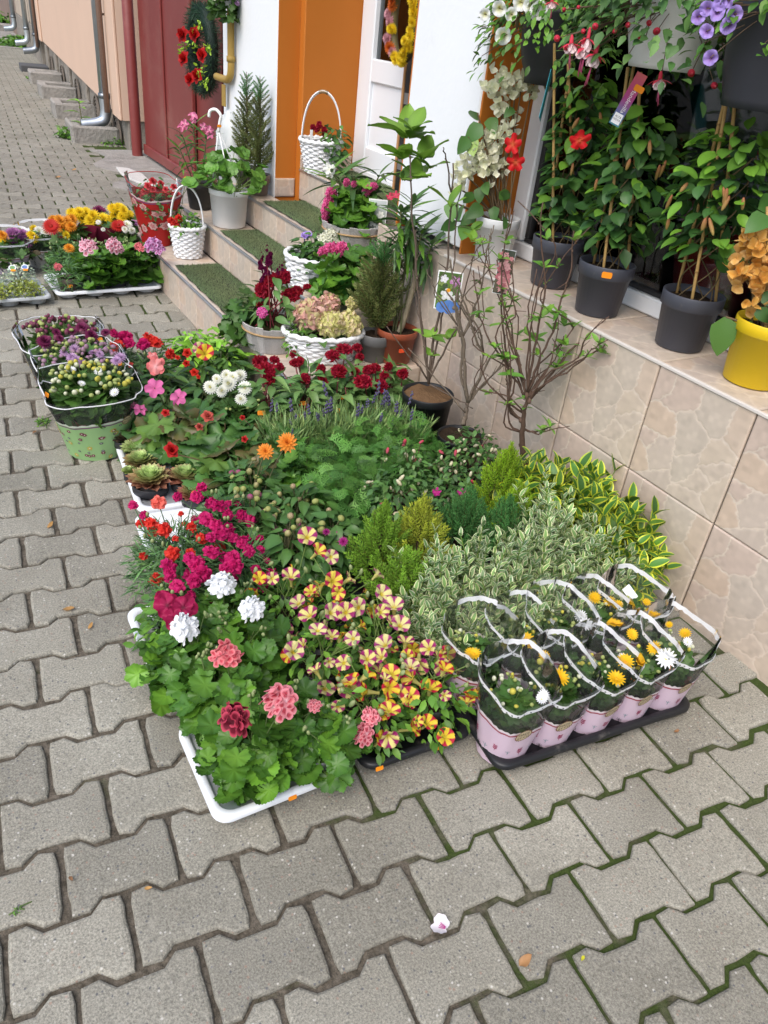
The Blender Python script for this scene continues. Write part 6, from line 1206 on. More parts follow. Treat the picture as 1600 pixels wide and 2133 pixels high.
# celosia in bark basket
b = np.array([1.275, 2.965, S1]); t = thing('bark_basket', 'round whitewashed bark basket with rope on the lowest step', 'basket', b); bark_basket(t, .105, .135, .115); soil_disc(t, .128, .09, (.06, .05, .02)); rope_handle(t, .06, -.135, .085)
t2 = thing('cockscomb', 'mixed planting of purple plumed and red cockscombs in the bark basket', 'flower', b+np.array([0, 0, .1])); r = np.random.default_rng(41); ends = []; bz = b+np.array([0, 0, .1])
for hx, hy, kd, s_ in ((560, 528, 0, .028), (545, 540, 0, .022), (557, 553, 0, .026), (590, 560, 0, .024), (580, 562, 0, .018), (548, 572, 0, .018), (560, 590, 1, .024), (548, 608, 1, .028), (575, 585, 1, .024), (592, 580, 1, .026), (600, 612, 1, .024), (612, 618, 1, .024), (620, 608, 1, .02), (555, 615, 1, .02), (640, 598, 1, .014), (545, 640, 1, .02)):
    w_ = GP(hx, hy, b+np.array([0, 0, 0])); q = w_-bz; flower(t2, ms_plume[kd] if kd == 0 else ms_crest[r.integers(3)], q, (r.normal(0, .12), r.normal(0, .12), 1), s_*(1 if kd == 0 else 1.25), r.uniform(0, 6), 'flower_head'); ends.append(q)
n = 44; pos, Rm, nx = dome(n, .11, .22, 0, r, .5, .1, .4, (.5, 1.), -.05); leaves_sep(t2, ms_cel, pos, Rm, r.uniform(.06, .1, n)); stems_to(t2, ends, 0, r, (.22, .03, .04), .0028, .04)
fm_kal = fm('flower', umbel([floret((.68, .10, .36), (.7, .3, .45), 5, 0, .2, .3, i) for i in range(2)], 22, 1, 1.5, .3, 9, .9)); fm_kaw = fm('flower', umbel([floret((.80, .80, .66), (.75, .75, .5), 5, 0, .2, .3, i) for i in range(2)], 22, 1, 1.5, .3, 10, .9)); fm_kay = fm('flower', umbel([floret((.55, .55, .06), (.5, .5, .05), 5, 0, .2, .3, i) for i in range(2)], 22, 1, 1.5, .3, 11, .9))
w_ = GP(546, 652, b+np.array([-.1, -.1, 0])); flower(t2, fm_kal, w_-bz, face_cam(w_, .5), .034, 0, 'flower_head')
t3 = thing('ivy', 'small ivy and grass tuft hanging over the bark basket edge', 'plant', b+np.array([-.07, .09, .09])); n = 110; pos, Rm, nx = dome(n, .11, .12, -.05, r, .5, .2, .5, (.4, 1.), -.2); foliage(t3, lp_mum, pos, Rm, r.uniform(.035, .055, n), r); stems_to(t3, pos[::5], 0, r)
# hydrangea basket
b = np.array([1.425, 2.785, S1]); t = thing('wicker_basket', 'wide oval white wicker basket on the lowest step', 'basket', b, -.3); wicker(t, .125, .165, .115, rows=9, stakes=30, oval=.72); soil_disc(t, .11, .09)
t2 = thing('hydrangea', 'pink and lime hydrangea filling the wide white basket', 'flower', b+np.array([0, 0, .1])); bz = b+np.array([0, 0, .1]); r = np.random.default_rng(42)
fl4 = [floret(c, d, 4, 0, .22, .2, i) for i, (c, d) in enumerate((((.74, .42, .36), (.68, .58, .28)), ((.70, .60, .32), (.62, .60, .22)), ((.76, .50, .42), (.72, .60, .36))))]; fl4b = [floret(c, d, 4, 0, .22, .2, i) for i, (c, d) in enumerate((((.62, .60, .24), (.55, .58, .14)), ((.70, .58, .36), (.58, .58, .2))))]
fm_hyp = fm('flower_head', umbel(fl4, 46, 1, 2.0, .36, 1, .85)); fm_hyg = fm('flower_head', umbel(fl4b, 46, 1, 2.0, .36, 2, .85)); ends = []
for hx, hy, me, s_, dy in ((648, 664, fm_hyp, .085, 0), (685, 641, fm_hyp, .070, .1), (735, 636, fm_hyg, .042, .08), (690, 682, fm_hyg, .074, -.06), (726, 683, fm_hyg, .074, -.02), (648, 645, fm_hyg, .045, .1)):
    w_ = GP(hx, hy, b+np.array([.0, dy, 0])); q = w_-bz; flower(t2, me, q+np.array([0, 0, .01]), nrm(face_cam(w_, .5)), s_*.95, r.uniform(0, 6), 'flower_head'); ends.append(q-np.array([0, 0, .03]))
ms_hyd = meshes('leaf', [leafp(1, .62, 'ovate', 5, 5, .25, .2, c) for c in ((.03, .07, .022), (.04, .09, .025))]); n = 30; pos, Rm, nx = dome(n, .13, .06, -.01, r, .7, .2, .3, (.6, 1.), .0); leaves_sep(t2, ms_hyd, pos, Rm, r.uniform(.06, .085, n)); stems_to(t2, ends, -.02, r, rad=.004)
t3 = thing('ivy', 'fine leaved green filler at the bark basket end of the hydrangea basket', 'plant', bz+np.array([-.1, .02, -.02])); n = 200; pos, Rm, nx = dome(n, .07, .12, -.02, r, .4, .3, .5, (.3, 1.), -.3); foliage(t3, lp_small, pos, Rm, r.uniform(.018, .032, n), r); stems_to(t3, pos[::9], -.02, r)
# tall white basket
b = np.array([1.60, 3.235, S2]); t = thing('wicker_basket', 'deep round white wicker basket on the second step', 'basket', b); wicker(t, .12, .14, .135, rows=10, stakes=26); soil_disc(t, .13, .11)
bz = b+np.array([0, 0, .12]); t2 = thing('basket_plant', 'planting of white blossom clusters and a violet bloom in the deep basket', 'flower', bz); r = np.random.default_rng(43); n = 230; pos, Rm, nx = dome(n, .13, .13, -.02, r, .5, .1, .4, (.4, 1.), -.1); foliage(t2, lp_dah, pos, Rm, r.uniform(.03, .05, n), r)
for hx, hy, me, s_ in ((680, 500, fm_kaw, .05), (695, 508, fm_kaw, .042), (668, 518, fm_kaw, .035), (705, 515, fm_kaw, .03), (690, 492, fm_kaw, .04), (635, 490, fm_violet, .02), (642, 487, fm_violet, .018)): w_ = GP(hx, hy, b); flower(t2, me, w_-bz, face_cam(w_, .4), s_, r.uniform(0, 6), 'flower_head')
stems_to(t2, pos[::10], 0, r)
# pink geranium + yellow kalanchoe on second step
bb = np.array([1.60, 2.98, S2]); t = thing('geranium', 'round leaved geranium with bright pink blooms beside the deep basket', 'flower', bb); pot(t, .065, .12, (.05, .20, .03)); r = np.random.default_rng(44); n = 50; pos, Rm, nx = dome(n, .14, .25, .06, r, .5, .15, .3, (.6, 1.), -.2); leaves_sep(t, ms_ger, pos, Rm, r.uniform(.035, .05, n))
p2, R2, _ = dome(60, .1, .2, .06, r, .5, .1, .5, (.4, .9), -.1); foliage(t, fan_small, p2, R2, r.uniform(.025, .035, 60), r)
for hx, hy, s_ in ((692, 522, .045), (712, 518, .036), (675, 525, .03)): w_ = GP(hx, hy, bb); flower(t, fm_mpink, w_-bb, face_cam(w_, .6), s_, 0, 'flower_head'); stems_to(t, [w_-bb], .1, r)
bb = np.array([1.70, 3.12, S2]); t = thing('kalanchoe', 'yellow green kalanchoe behind the bright pink geranium', 'flower', bb); pot(t, .055, .1, BLK); n = 60; pos, Rm, nx = dome(n, .1, .22, .08, r); foliage(t, lp_small, pos, Rm, r.uniform(.04, .06, n), r)
for hx, hy, s_ in ((745, 532, .04), (732, 538, .035), (755, 545, .035)): w_ = GP(hx, hy, bb); flower(t, fm_kay, w_-bb, face_cam(w_, .4), s_, 0, 'flower_head'); stems_to(t, [w_-bb], .1, r)
# bark basket on the third step with geranium, oleander and lily card
b = np.array([1.80, 3.27, S3]); t = thing('bark_basket', 'large whitewashed bark basket with rope on the third step', 'basket', b); bark_basket(t, .12, .15, .12, 30); soil_disc(t, .14, .095)
bz = b+np.array([0, 0, .09]);
t2 = thing('geranium', 'mounded geranium edged with magenta blooms in the large bark basket', 'flower', bz); r = np.random.default_rng(45); n = 60; pos, Rm, nx = dome(n, .13, .22, -.02, r, .4, .1, .3, (.7, 1.), -.05); leaves_sep(t2, ms_ger, pos, Rm, r.uniform(.028, .045, n)); p2, R2, _ = dome(80, .1, .18, 0, r); foliage(t2, fan_small, p2, R2, r.uniform(.025, .035, 80), r)
for hx, hy, s_ in ((690, 402, .036), (685, 425, .034), (680, 437, .034), (678, 450, .024), (678, 465, .016), (765, 395, .03), (778, 388, .024), (722, 380, .02), (738, 383, .018)): w_ = GP(hx, hy, b+np.array([-.02, -.02, 0])); flower(t2, fm_mpink, w_-bz, face_cam(w_, .6), s_, 0, 'flower_head')
stems_to(t2, pos[::4], 0, r)
bo = np.array([1.83, 3.27, S3+.09]); oleander(bo, 'oleander with long drooping dark leaves and a white bloom above the bark basket', [GP(705, 370, bo), GP(735, 375, bo), GP(790, 365, bo), GP(690, 355, bo), GP(765, 400, bo)], 46, 0, .05, ls=(.12, .2), nper=12, lean=.75, fl=[(686, 352, fm_olew, .03), (687, 360, fm_olew, .026)])
def card(label, px, py, p, w_, h_, cols, name='picture_card', art=None, tilt=0., string=True):
    c0 = GP(px, py, p); d = nrm(CAM-c0); d[2] *= .2; d = nrm(d); x = nrm(np.cross((0, 0, 1), d)); R = np.stack([x, np.cross(d, x), d], 1)@rotz(tilt)
    t = thing(name, label, 'plant label', c0-np.array([0, 0, 0.])); 
    k = MB(); k.add(bbox(-w_/2, -h_/2, -.0006, w_/2, h_/2, .0006, .0003, (.85, .86, .86))); o = link('card', k.mesh('card', M['paper'], False), t, R=R)
    if art: k = MB(); k.add(art); link('picture', k.mesh('picture', M['paper'], False), o, loc=(0, 0, .0009))
    if string: k = MB(); k.add(tube([(0, 0, h_/2-.004), (.004, 0, h_/2+.02), (0, .004, h_/2+.04)], .0012, 4, (.75, .75, .75))); link('tie', k.mesh('tie', M['paper']), t)
    return t
def art_rect(w_, h_, blobs, base=(.06, .11, .03), grad=None):
    ps = [P([(-w_/2, -h_/2, 0), (w_/2, -h_/2, 0), (w_/2, h_/2, 0), (-w_/2, h_/2, 0)], [(0, 1, 2, 3)], np.array([base, base, grad or base, grad or base]))]
    for i, (x, y, s_, c, kd) in enumerate(blobs): ps.append(placed(floret(c, tuple(np.array(c)*.7), 5 if kd == 5 else 6, 0, .4 if kd else .05, .0, i), rotz(i), (x*w_, y*h_, .0003+.00006*i), (s_, s_, .0002/max(s_, .001)*0+1e-5)))
    return join(ps)
card('picture card of white lilies stuck in the bark basket', 785, 455, b+np.array([.02, -.08, 0]), .085, .165, None, art=art_rect(.078, .155, [(-.2, -.1, .022, (.85, .85, .8), 6), (.15, -.3, .022, (.85, .85, .8), 6), (.2, .1, .018, (.85, .86, .8), 6), (-.1, -.4, .016, (.8, .8, .72), 6)], (.05, .08, .03), (.55, .6, .6)), string=False)
# terracotta pot with standard oleander, red pots
b = np.array([1.715, 2.665, S1]); ob = oleander(b, 'standard oleander with pale trunk in a terracotta pot against the tiled wall', [GP(855, 470, b), GP(835, 440, b), GP(880, 480, b), GP(860, 420, b), GP(900, 510, b), GP(830, 500, b)], 47, .085, .145, (.30, .075, .035), (.10, .15), 26, lean=.75, low=.22)
k = MB(); e = GP(868, 560, b)-b; k.add(tube(spline([(0, 0, .1), (e[0]*.5, e[1]*.5, e[2]*.5), e, GP(862, 480, b)-b], 4), [.013]*5+[.011]*4+[.008]*4, 8, (.30, .26, .18))); k.build('trunk', M['bark'], ob); price(ob, (-.02, -.082, .075), (0, -1, .1), (.75, .08, .02), 1.5)
for hx, hy in ((813, 410), (825, 406)): w_ = GP(hx, hy, b); flower(ob, fm_oler, w_-b, face_cam(w_, .6), .016)
for i, (x, y, lb) in enumerate(((1.73, 3.12, 'red plastic pot of dark soil tucked by the wall behind the spruce'), )): t = thing('red_pot', lb, 'pot', (x, y, S2)); pot(t, .085, .16, (.35, .06, .03))
# ------------------------------------------------------------------ bare shrubs
def shrub(loc, label, lines, leaves, seed, name, c=(.115, .085, .065), r0=.009, potr=None, poth=.2, potc=BLK, soilc=(.035, .024, .016), group=None, ms=None, thin=.45, tuft=0., dup=0, rs=.78):
    r = np.random.default_rng(seed); b = np.array(loc); t = thing(name, label, 'shrub', b, 0, group)
    if potr: pot(t, potr, poth, potc, soil=False); soil_disc(t, potr*.96, poth*.95, soilc)
    lines = lines+[(l[0]*.8, [l[1][0]]+[(x_+r.normal(0, 5+22*i_/len(l[1])), y_+r.normal(0, 6)) for i_, (x_, y_) in enumerate(l[1]) if i_]) for l in lines[1:1+dup]]
    off = [r.normal(0, .05, 2) for _ in lines]
    for i, l in enumerate(lines):
        big = l[0]; pts = []
        for j, (px_, py_) in enumerate(l[1]):
            f = j/(len(l[1])-1); q = GP(px_, py_, b+np.array([off[i][0]*f*1.4, off[i][1]*f*1.4, 0])); pts.append(q-b)
        s_ = spline(pts, 4); s_ = s_+np.r_[np.zeros((1, 3)), r.normal(0, .0018, (len(s_)-1, 3))]; k = MB(); R0 = big*rs; k.add(tube(s_, np.linspace(R0, R0*thin, len(s_)), 6, c))
        for m_ in range(2, len(s_)-1, 2): 
            d = r.normal(0, 1, 3); k.add(placed(ball(R0*.8, tuple(np.array(c)*1.1), 5, 4, None, 1.3), None, s_[m_]+nrm(d)*R0*.6))
            if m_ > 5 and r.random() < tuft:
                for j in range(4): a = j*1.7+r.uniform(0, 1); dd = nrm((math.cos(a), math.sin(a), .6+r.normal(0, .3))); link('leaf', ms[r.integers(3)], t, R=frame(dd, (0, 0, 1.)+r.normal(0, .2, 3)), loc=s_[m_]+nrm(d)*.006, sc=float(r.uniform(.022, .042)))
            if r.random() < .25: k.add(tube([s_[m_], s_[m_]+nrm(d+np.array([0, 0, 1.5]))*r.uniform(.015, .05)], [R0*.4, R0*.2], 4, c))
        k.build('branch', M['bark'], t)
    for (px_, py_, n, sz) in leaves:
        q = GP(px_, py_, b+np.array([r.normal(0, .03), r.normal(0, .03), 0]))-b
        for j in range(n): a = j*2.2+r.uniform(0, 1); d = nrm((math.cos(a), math.sin(a), .5+r.normal(0, .3))); link('leaf', (ms or ms_mag)[r.integers(3)], t, R=frame(d, (0, 0, 1.)+r.normal(0, .2, 3)), loc=q, sc=float(sz*r.uniform(.7, 1.15)))
    return t
shrub((1.60, 2.22, 0), 'young magnolia with bare upright stems in a black pot topped with brown mulch', [(.0075, [(893, 800), (884, 720), (872, 620), (866, 540), (858, 430), (852, 320)]), (.007, [(893, 800), (905, 690), (925, 620), (932, 560), (938, 440), (947, 340)]), (.004, [(940, 400), (930, 330), (922, 308)]), (.006, [(893, 800), (912, 710), (930, 620), (945, 560), (950, 470), (962, 380)]), (.005, [(890, 790), (870, 760), (850, 740), (805, 680)]), (.005, [(895, 790), (930, 720), (952, 680), (960, 640), (985, 540), (1005, 500)]), (.004, [(890, 780), (885, 700), (868, 640), (860, 560)]), (.004, [(893, 800), (950, 830), (985, 850)])],
      [(850, 285, 7, .13), (835, 330, 5, .11), (880, 330, 5, .11), (865, 370, 4, .10), (840, 375, 4, .1), (860, 270, 4, .1), (895, 350, 3, .09), (940, 430, 3, .09), (900, 700, 4, .07), (935, 705, 4, .06), (985, 480, 4, .07), (900, 740, 3, .05)], 51, 'magnolia', potr=.098, poth=.25, soilc=(.16, .095, .05))
shrub((1.63, 2.02, 0), 'bare forked shrub with grey bark in a pot behind the cream fuchsia', [(.013, [(965, 885), (972, 855), (975, 835)]), (.009, [(975, 838), (968, 780), (965, 720), (955, 680), (948, 640), (955, 600)]), (.009, [(975, 838), (998, 790), (1008, 735)]), (.006, [(1008, 740), (985, 690), (965, 620), (945, 575), (935, 540)]), (.005, [(1006, 735), (1003, 700), (997, 690)]), (.006, [(975, 838), (1010, 800), (1040, 765), (1055, 740)]), (.005, [(965, 700), (985, 650), (1000, 610), (1010, 560), (1015, 520), (1030, 470)]), (.004, [(955, 680), (930, 640), (905, 600), (888, 560)]), (.004, [(990, 690), (960, 640), (950, 600), (940, 560)]), (.004, [(970, 860), (910, 790), (850, 725)])],
      [(985, 500, 3, .05), (1000, 590, 2, .05)], 52, 'bare_shrub', (.15, .12, .09), potr=.085, poth=.16, dup=7)
shrub((1.67, 1.74, 0), 'deciduous azalea shrub with many thin stems and tufts of new leaves', [(.013, [(1090, 950), (1088, 900), (1093, 850), (1098, 820)]), (.006, [(1090, 880), (1060, 850), (1062, 790), (1050, 700), (1042, 620), (1035, 540)]), (.005, [(1095, 830), (1150, 790), (1200, 755), (1245, 730), (1260, 715)]), (.0055, [(1095, 840), (1140, 790), (1180, 740), (1220, 700), (1265, 662)]), (.005, [(1098, 825), (1120, 760), (1150, 690), (1170, 620), (1190, 560), (1195, 480)]), (.005, [(1098, 825), (1110, 750), (1125, 660), (1135, 600), (1128, 500), (1130, 420)]), (.005, [(1096, 825), (1085, 760), (1060, 690), (1050, 640), (1045, 560), (1070, 440)]), (.0045, [(1098, 820), (1105, 740), (1100, 660), (1118, 560)]), (.0045, [(1095, 830), (1060, 770), (1020, 710), (1000, 660), (985, 560)]), (.0045, [(1090, 860), (1050, 830), (1010, 790), (1000, 740)]), (.004, [(1097, 825), (1075, 740), (1060, 660), (1030, 600), (1010, 530), (1000, 490)]), (.004, [(1098, 825), (1130, 780), (1160, 740), (1175, 700)]), (.0045, [(1088, 890), (1110, 900), (1130, 895), (1145, 890)]), (.005, [(1085, 900), (1060, 880), (1057, 800), (1045, 690)]), (.004, [(1097, 825), (1140, 770), (1155, 720), (1165, 650)])],
      [(1250, 735, 6, .045), (1255, 715, 4, .04), (1175, 680, 6, .055), (1180, 720, 5, .05), (1145, 650, 6, .05), (1110, 710, 6, .055), (1100, 700, 4, .06), (1050, 745, 6, .055), (1030, 725, 5, .05), (1160, 770, 5, .05), (1145, 890, 5, .055), (1120, 740, 5, .045), (1060, 780, 4, .05), (1020, 680, 4, .05), (1130, 660, 4, .06), (1010, 650, 3, .05), (1040, 540, 4, .05), (1055, 510, 3, .04), (1140, 500, 4, .045), (1190, 470, 5, .05), (1195, 500, 4, .05), (1090, 830, 3, .045), (1165, 745, 4, .045)], 53, 'azalea', (.105, .066, .048), potr=.09, poth=.16, tuft=.34, dup=13, rs=.85, ms=meshes('leaf', [leafp(1, .36, 'oval', 5, 3, b_, .25, c) for b_, c in ((.15, (.09, .20, .035)), (.3, (.06, .15, .03)), (.2, (.12, .24, .04)))]))
rr2 = np.random.default_rng(16); mg = np.array([1.60, 2.22, 0]); card('picture card of magnolia blossoms tied to the bare stems', 934, 606, mg+np.array([0, -.03, 0]), .088, .135, None, art=art_rect(.08, .126, [(rr2.uniform(-.42, .42), rr2.uniform(-.36, .42), rr2.uniform(.006, .014), [(.05, .10, .02), (.12, .22, .04), (.2, .28, .08), (.06, .09, .05)][i_ % 4], 5) for i_ in range(24)]+[(-.25, .32, .015, (.62, .62, .66), 5), (-.22, .30, .009, (.75, .75, .78), 5), (.25, .28, .020, (.42, .18, .38), 5), (.22, .30, .013, (.55, .32, .50), 5), (-.05, -.1, .022, (.60, .62, .62), 5), (.0, -.1, .015, (.74, .75, .75), 5), (.25, -.2, .014, (.7, .7, .7), 5), (0, .02, .007, (.85, .35, .02), 0), (.1, -.44, .025, (.10, .22, .55), 0), (-.2, -.46, .02, (.10, .22, .55), 0), (.35, -.42, .02, (.10, .22, .55), 0)], (.10, .2, .04), (.07, .14, .03)))
az = np.array([1.67, 1.74, 0]); rr_ = np.random.default_rng(6); card('narrow picture card of pink azalea blossom hanging in the thin stems', 1050, 567, az+np.array([0, 0, 0]), .045, .135, None, art=art_rect(.043, .132, [(rr_.uniform(-.42, .42), rr_.uniform(-.46, .4), .006+.004*rr_.random(), [(.50, .20, .21), (.60, .32, .31), (.38, .12, .14), (.09, .08, .05)][_ % 4], 5) for _ in range(90)], (.05, .06, .04)), tilt=-.05)
# ------------------------------------------------------------------ climbers on the window ledge
def cane(k, a, b_, r=.0048):
    a, b_ = np.array(a), np.array(b_); n = 5; pts = [a+(b_-a)*i/n for i in range(n+1)]; k.add(tube(pts, r, 7, (.42, .27, .10)))
    for i in range(1, n): k.add(tube([pts[i]-(b_-a)*.004, pts[i]+(b_-a)*.004], r*1.25, 7, (.30, .18, .07)))
fm_mred = fm('flower', join([floret((.62, .015, .02), (.6, .12, .03), 5, 0, .42, .25, 1), lathe([(.25, -.05), (.16, -.5), (.08, -1.1)], 8, (.5, .12, .05))]))
b_mand = fm('bud', ball(1, (.42, .36, .10), 7, 6, (.45, .14, .08), 3.2))
def mandevilla(loc, label, seed, H, fl, canes, R=.125, n=150, low=.02, tags=True, young=.28, potc=(.062, .066, .084), Ry=None, buds=4):
    r = np.random.default_rng(seed); b = np.array(loc); t = thing('mandevilla', label, 'climber', b, 0, 'mandevillas on the window ledge'); pot(t, .088, .165, potc, taper=.80, lip_h=.042); k = MB()
    for c0, c1 in canes: cane(k, c0, GP(*c1, b)-b)
    k.build('cane', M['bark'], t); pos = []; D = []; U = []; ends = []
    for i in range(n):
        f = (i+.5)/n; z = .20+low+(H-.20-low)*f; env = (.55+.45*math.sin(PI*min(1, .15+f*.85)))*R; a = i*2.39996+r.normal(0, .3); rr = env*r.uniform(.55, 1.08); p = np.array([rr*math.cos(a), rr*math.sin(a), z+r.normal(0, .012)])
        if b[0]+p[0] > 2.08: p[0] = 2.08-b[0]-.02*r.random()
        pos.append(p); D.append((math.cos(a)+r.normal(0, .3), math.sin(a)+r.normal(0, .3), -.25+r.normal(0, .4))); U.append((math.cos(a)*.5, math.sin(a)*.5, .8)+r.normal(0, .25, 3))
    Rm = frames(D, U); sz = r.uniform(.036, .068, n)
    for i in range(n): link('leaf', (ms_mandy if r.random() < young*(1+2*(i/n > .8)) else ms_mand)[r.integers(2)], t, R=Rm[i], loc=pos[i], sc=float(sz[i]))
    n2 = 110; p2 = np.c_[r.normal(0, R*.42, n2), r.normal(0, R*.42, n2), r.uniform(.2+low, H-.05, n2)]; p2[:, 0] = np.minimum(p2[:, 0], 2.07-b[0]); foliage(t, [leafp(1, .66, 'ovate', 3, 3, .2, .2, (.022, .058, .02))], p2, frames(r.normal(0, 1, (n2, 3)), r.normal(0, .5, (n2, 3))+np.array([0, 0, 1])), r.uniform(.045, .065, n2), r)
    k = MB()
    for j in range(5): q = [np.array([R*.35*math.cos(f*7+j*1.3), R*.35*math.sin(f*7+j*1.3), .14+(H-.2)*f]) for f in np.linspace(0, 1, 26)]; k.add(tube(q, .0022, 4, (.14, .10, .05), cap=False))
    k.build('vine', M['bark'], t)
    for hx, hy, s_ in fl: w_ = GP(hx, hy, b+np.array([-.1, -.08, 0])); flower(t, fm_mred, w_-b, nrm(CAM-w_+np.array([0, 0, .5])), s_, r.uniform(0, 6))
    for j in range(buds): a = r.uniform(2.5, 5.2); q = np.array([R*1.05*math.cos(a), R*1.05*math.sin(a), r.uniform(.35, H*.9)]); flower(t, b_mand, q, (r.normal(0, .4), r.normal(0, .4), 1), .006, 0, 'bud')
    return t
m1 = mandevilla((1.985, 2.10, SZ+.0025), 'mandevilla with two red blooms in a dark grey pot beside the white pot', 61, .66, [(1068, 300, .032), (1074, 338, .034), (1205, 295, .026)], [((-.06, -.05, .12), (1155, 90)), ((.05, -.05, .12), (1182, 100)), ((0, .06, .12), (1192, 105))], .092, 180)
m2 = mandevilla((1.935, 1.80, SZ+.0025), 'mandevilla carrying a purple name tag in the grey pot with an orange price sticker', 62, .60, [(1208, 292, .03)], [((-.06, -.05, .12), (1308, 140)), ((.05, -.05, .12), (1335, 150)), ((0, .06, .12), (1322, 130))], .098, 190, buds=5)
m3 = mandevilla((1.975, 1.475, SZ+.0025), 'broadest leafy mandevilla in the grey pot with a white barcode label', 63, .60, [], [((-.06, -.05, .12), (1520, 175)), ((.05, -.05, .12), (1535, 170)), ((0, .06, .12), (1525, 150))], .145, 240, low=.08, young=.4, buds=9)
price(m2, (-.062, -.066, .145), (-.66, -.75, 0), s=1.7); 
k = MB(); k.add(bbox(-.021, -.013, -.0005, .021, .013, .0006, .0003, (.8, .81, .83))); k.add(box(-.016, -.009, .0007, .012, .009, .0009, (.35, .35, .38))); link('barcode_label', k.mesh('barcode_label', M['paper'], False), m3, R=frame((.25, .25, .93), (.35, -.93, 0))@rotz(1.35), loc=(.028, -.081, .075))
k = MB(); k.add(tube([(-.05, -.07, .02), (-.05, -.071, .0)], .001, 4, (.6, .6, .6)))
# purple name tag
c0 = GP(1308, 208, np.array([1.85, 1.72, 0])); d = nrm(CAM-c0); d[2] *= .3; d = nrm(d); x = nrm(np.cross((0, 0, 1), d)); R = np.stack([x, np.cross(d, x), d], 1)@rotz(-.33)
t = thing('name_tag', 'purple to blue strip tag reading Mandevilla with a white square', 'plant label', c0)
L_, W__ = .14, .031; V = []; C = []
for i, (y, c) in enumerate(((L_/2, (.55, .12, .12)), (L_*.25, (.45, .06, .16)), (0, (.33, .05, .20)), (-L_*.25, (.12, .14, .30)), (-L_/2, (.06, .24, .28)))): V += [(-W__/2, y, 0), (W__/2, y, 0)]; C += [c, c]
k = MB(); k.add(P(V, [(2*i, 2*i+2, 2*i+3, 2*i+1) for i in range(4)], np.array(C))); k.add(box(-W__/2, -L_/2, -.0012, W__/2, L_/2, -.0004, (.8, .8, .8))); o = link('strip', k.mesh('strip', M['paper'], False), t, R=R)
k = MB(); k.add(P([(-.0125, -.066, .0006), (.0125, -.066, .0006), (.0125, -.038, .0006), (-.0125, -.038, .0006)], [(0, 1, 2, 3)], (.85, .86, .87))); link('white_square', k.mesh('white_square', M['paper'], False), o)
for s_, sz_, yy, rr, cc, xx in (('Mandevilla', .0165, -.001, -PI/2, (.8, .76, .8), .003), ('ALTA', .0076, -.047, 0, (.1, .1, .1), 0), ('NOVA', .0076, -.055, 0, (.1, .1, .1), 0)):
    k = MB(); k.add(text_p(s_, sz_, cc)); link('lettering', k.mesh('lettering', M['paper'], False), o, R=rotz(rr), loc=(xx, yy, .0012))
price(o, (.012, .035, .0014), (0, 0, 1), s=1.5)
t = thing('name_tag', 'turquoise strip tag in the first mandevilla beside the orange reveal', 'plant label', GP(1140, 185, np.array([1.86, 2.02, 0]))); k = MB(); k.add(bbox(-.02, -.0008, -.09, .02, .0008, .05, .0004, (.03, .28, .36))); link('strip', k.mesh('strip', M['paper'], False), t, R=rotz(.7)@roty(.4))
# bougainvilleas
def bract(col, c2): lp = leafp(1, .85, 'ovate', 4, 3, -.15, .1, col, c2, .08); return join([placed(lp, rotz(2.1*i)@rotx(.75)) for i in range(3)])
fm_bw = [fm('bract', bract((.84, .83, .62), (.87, .86, .72))), fm('bract', bract((.76, .78, .52), (.85, .85, .68)))]; fm_bo = [fm('bract', bract((.74, .38, .07), (.78, .48, .14))), fm('bract', bract((.72, .42, .12), (.80, .54, .22)))]
ms_boug = meshes('leaf', [leafp(1, .72, 'ovate', 5, 5, b_, .15, c) for b_, c in ((.2, (.06, .14, .035)), (.3, (.04, .10, .03)), (.1, (.22, .32, .12)))])
def bougainvillea(loc, label, seed, potc, potr, poth, clus, lv, canes, fmb, s_=.027):
    r = np.random.default_rng(seed); b = np.array(loc); t = thing('bougainvillea', label, 'climber', b); pot(t, potr, poth, potc, taper=.84, lip_h=.035); k = MB(); ends = []
    for c0, c1 in canes: cane(k, c0, GP(*c1, b)-b, .0055)
    k.build('cane', M['bark'], t)
    for px_, py_, n, sp in clus:
        c = GP(px_, py_, b+np.array([-.03, -.03, 0]))-b
        for i in range(int(n*1.7)):
            q = c+r.normal(0, sp*1.05, 3); 
            if b[0]+q[0] > 2.06: q[0] = 2.06-b[0]
            flower(t, fmb[i % 2], q, nrm(face_cam(q+b, .6)+r.normal(0, .5, 3)), s_*r.uniform(.8, 1.15), r.uniform(0, 6), 'bract')
        ends.append(c)
    for px_, py_, sz in lv:
        q = GP(px_, py_, b+np.array([-.04, -.04, 0])+r.normal(0, .01, 3))-b; d = nrm((r.normal(-.3, .6), r.normal(-.3, .6), -.5)); link('leaf', ms_boug[r.integers(2) if py_ != 290 else 2], t, R=frame(d, nrm(CAM-b-q)+r.normal(0, .25, 3)), loc=q, sc=sz); ends.append(q)
    stems_to(t, ends, poth*.8, r, (.16, .11, .06), .003, .02); return t
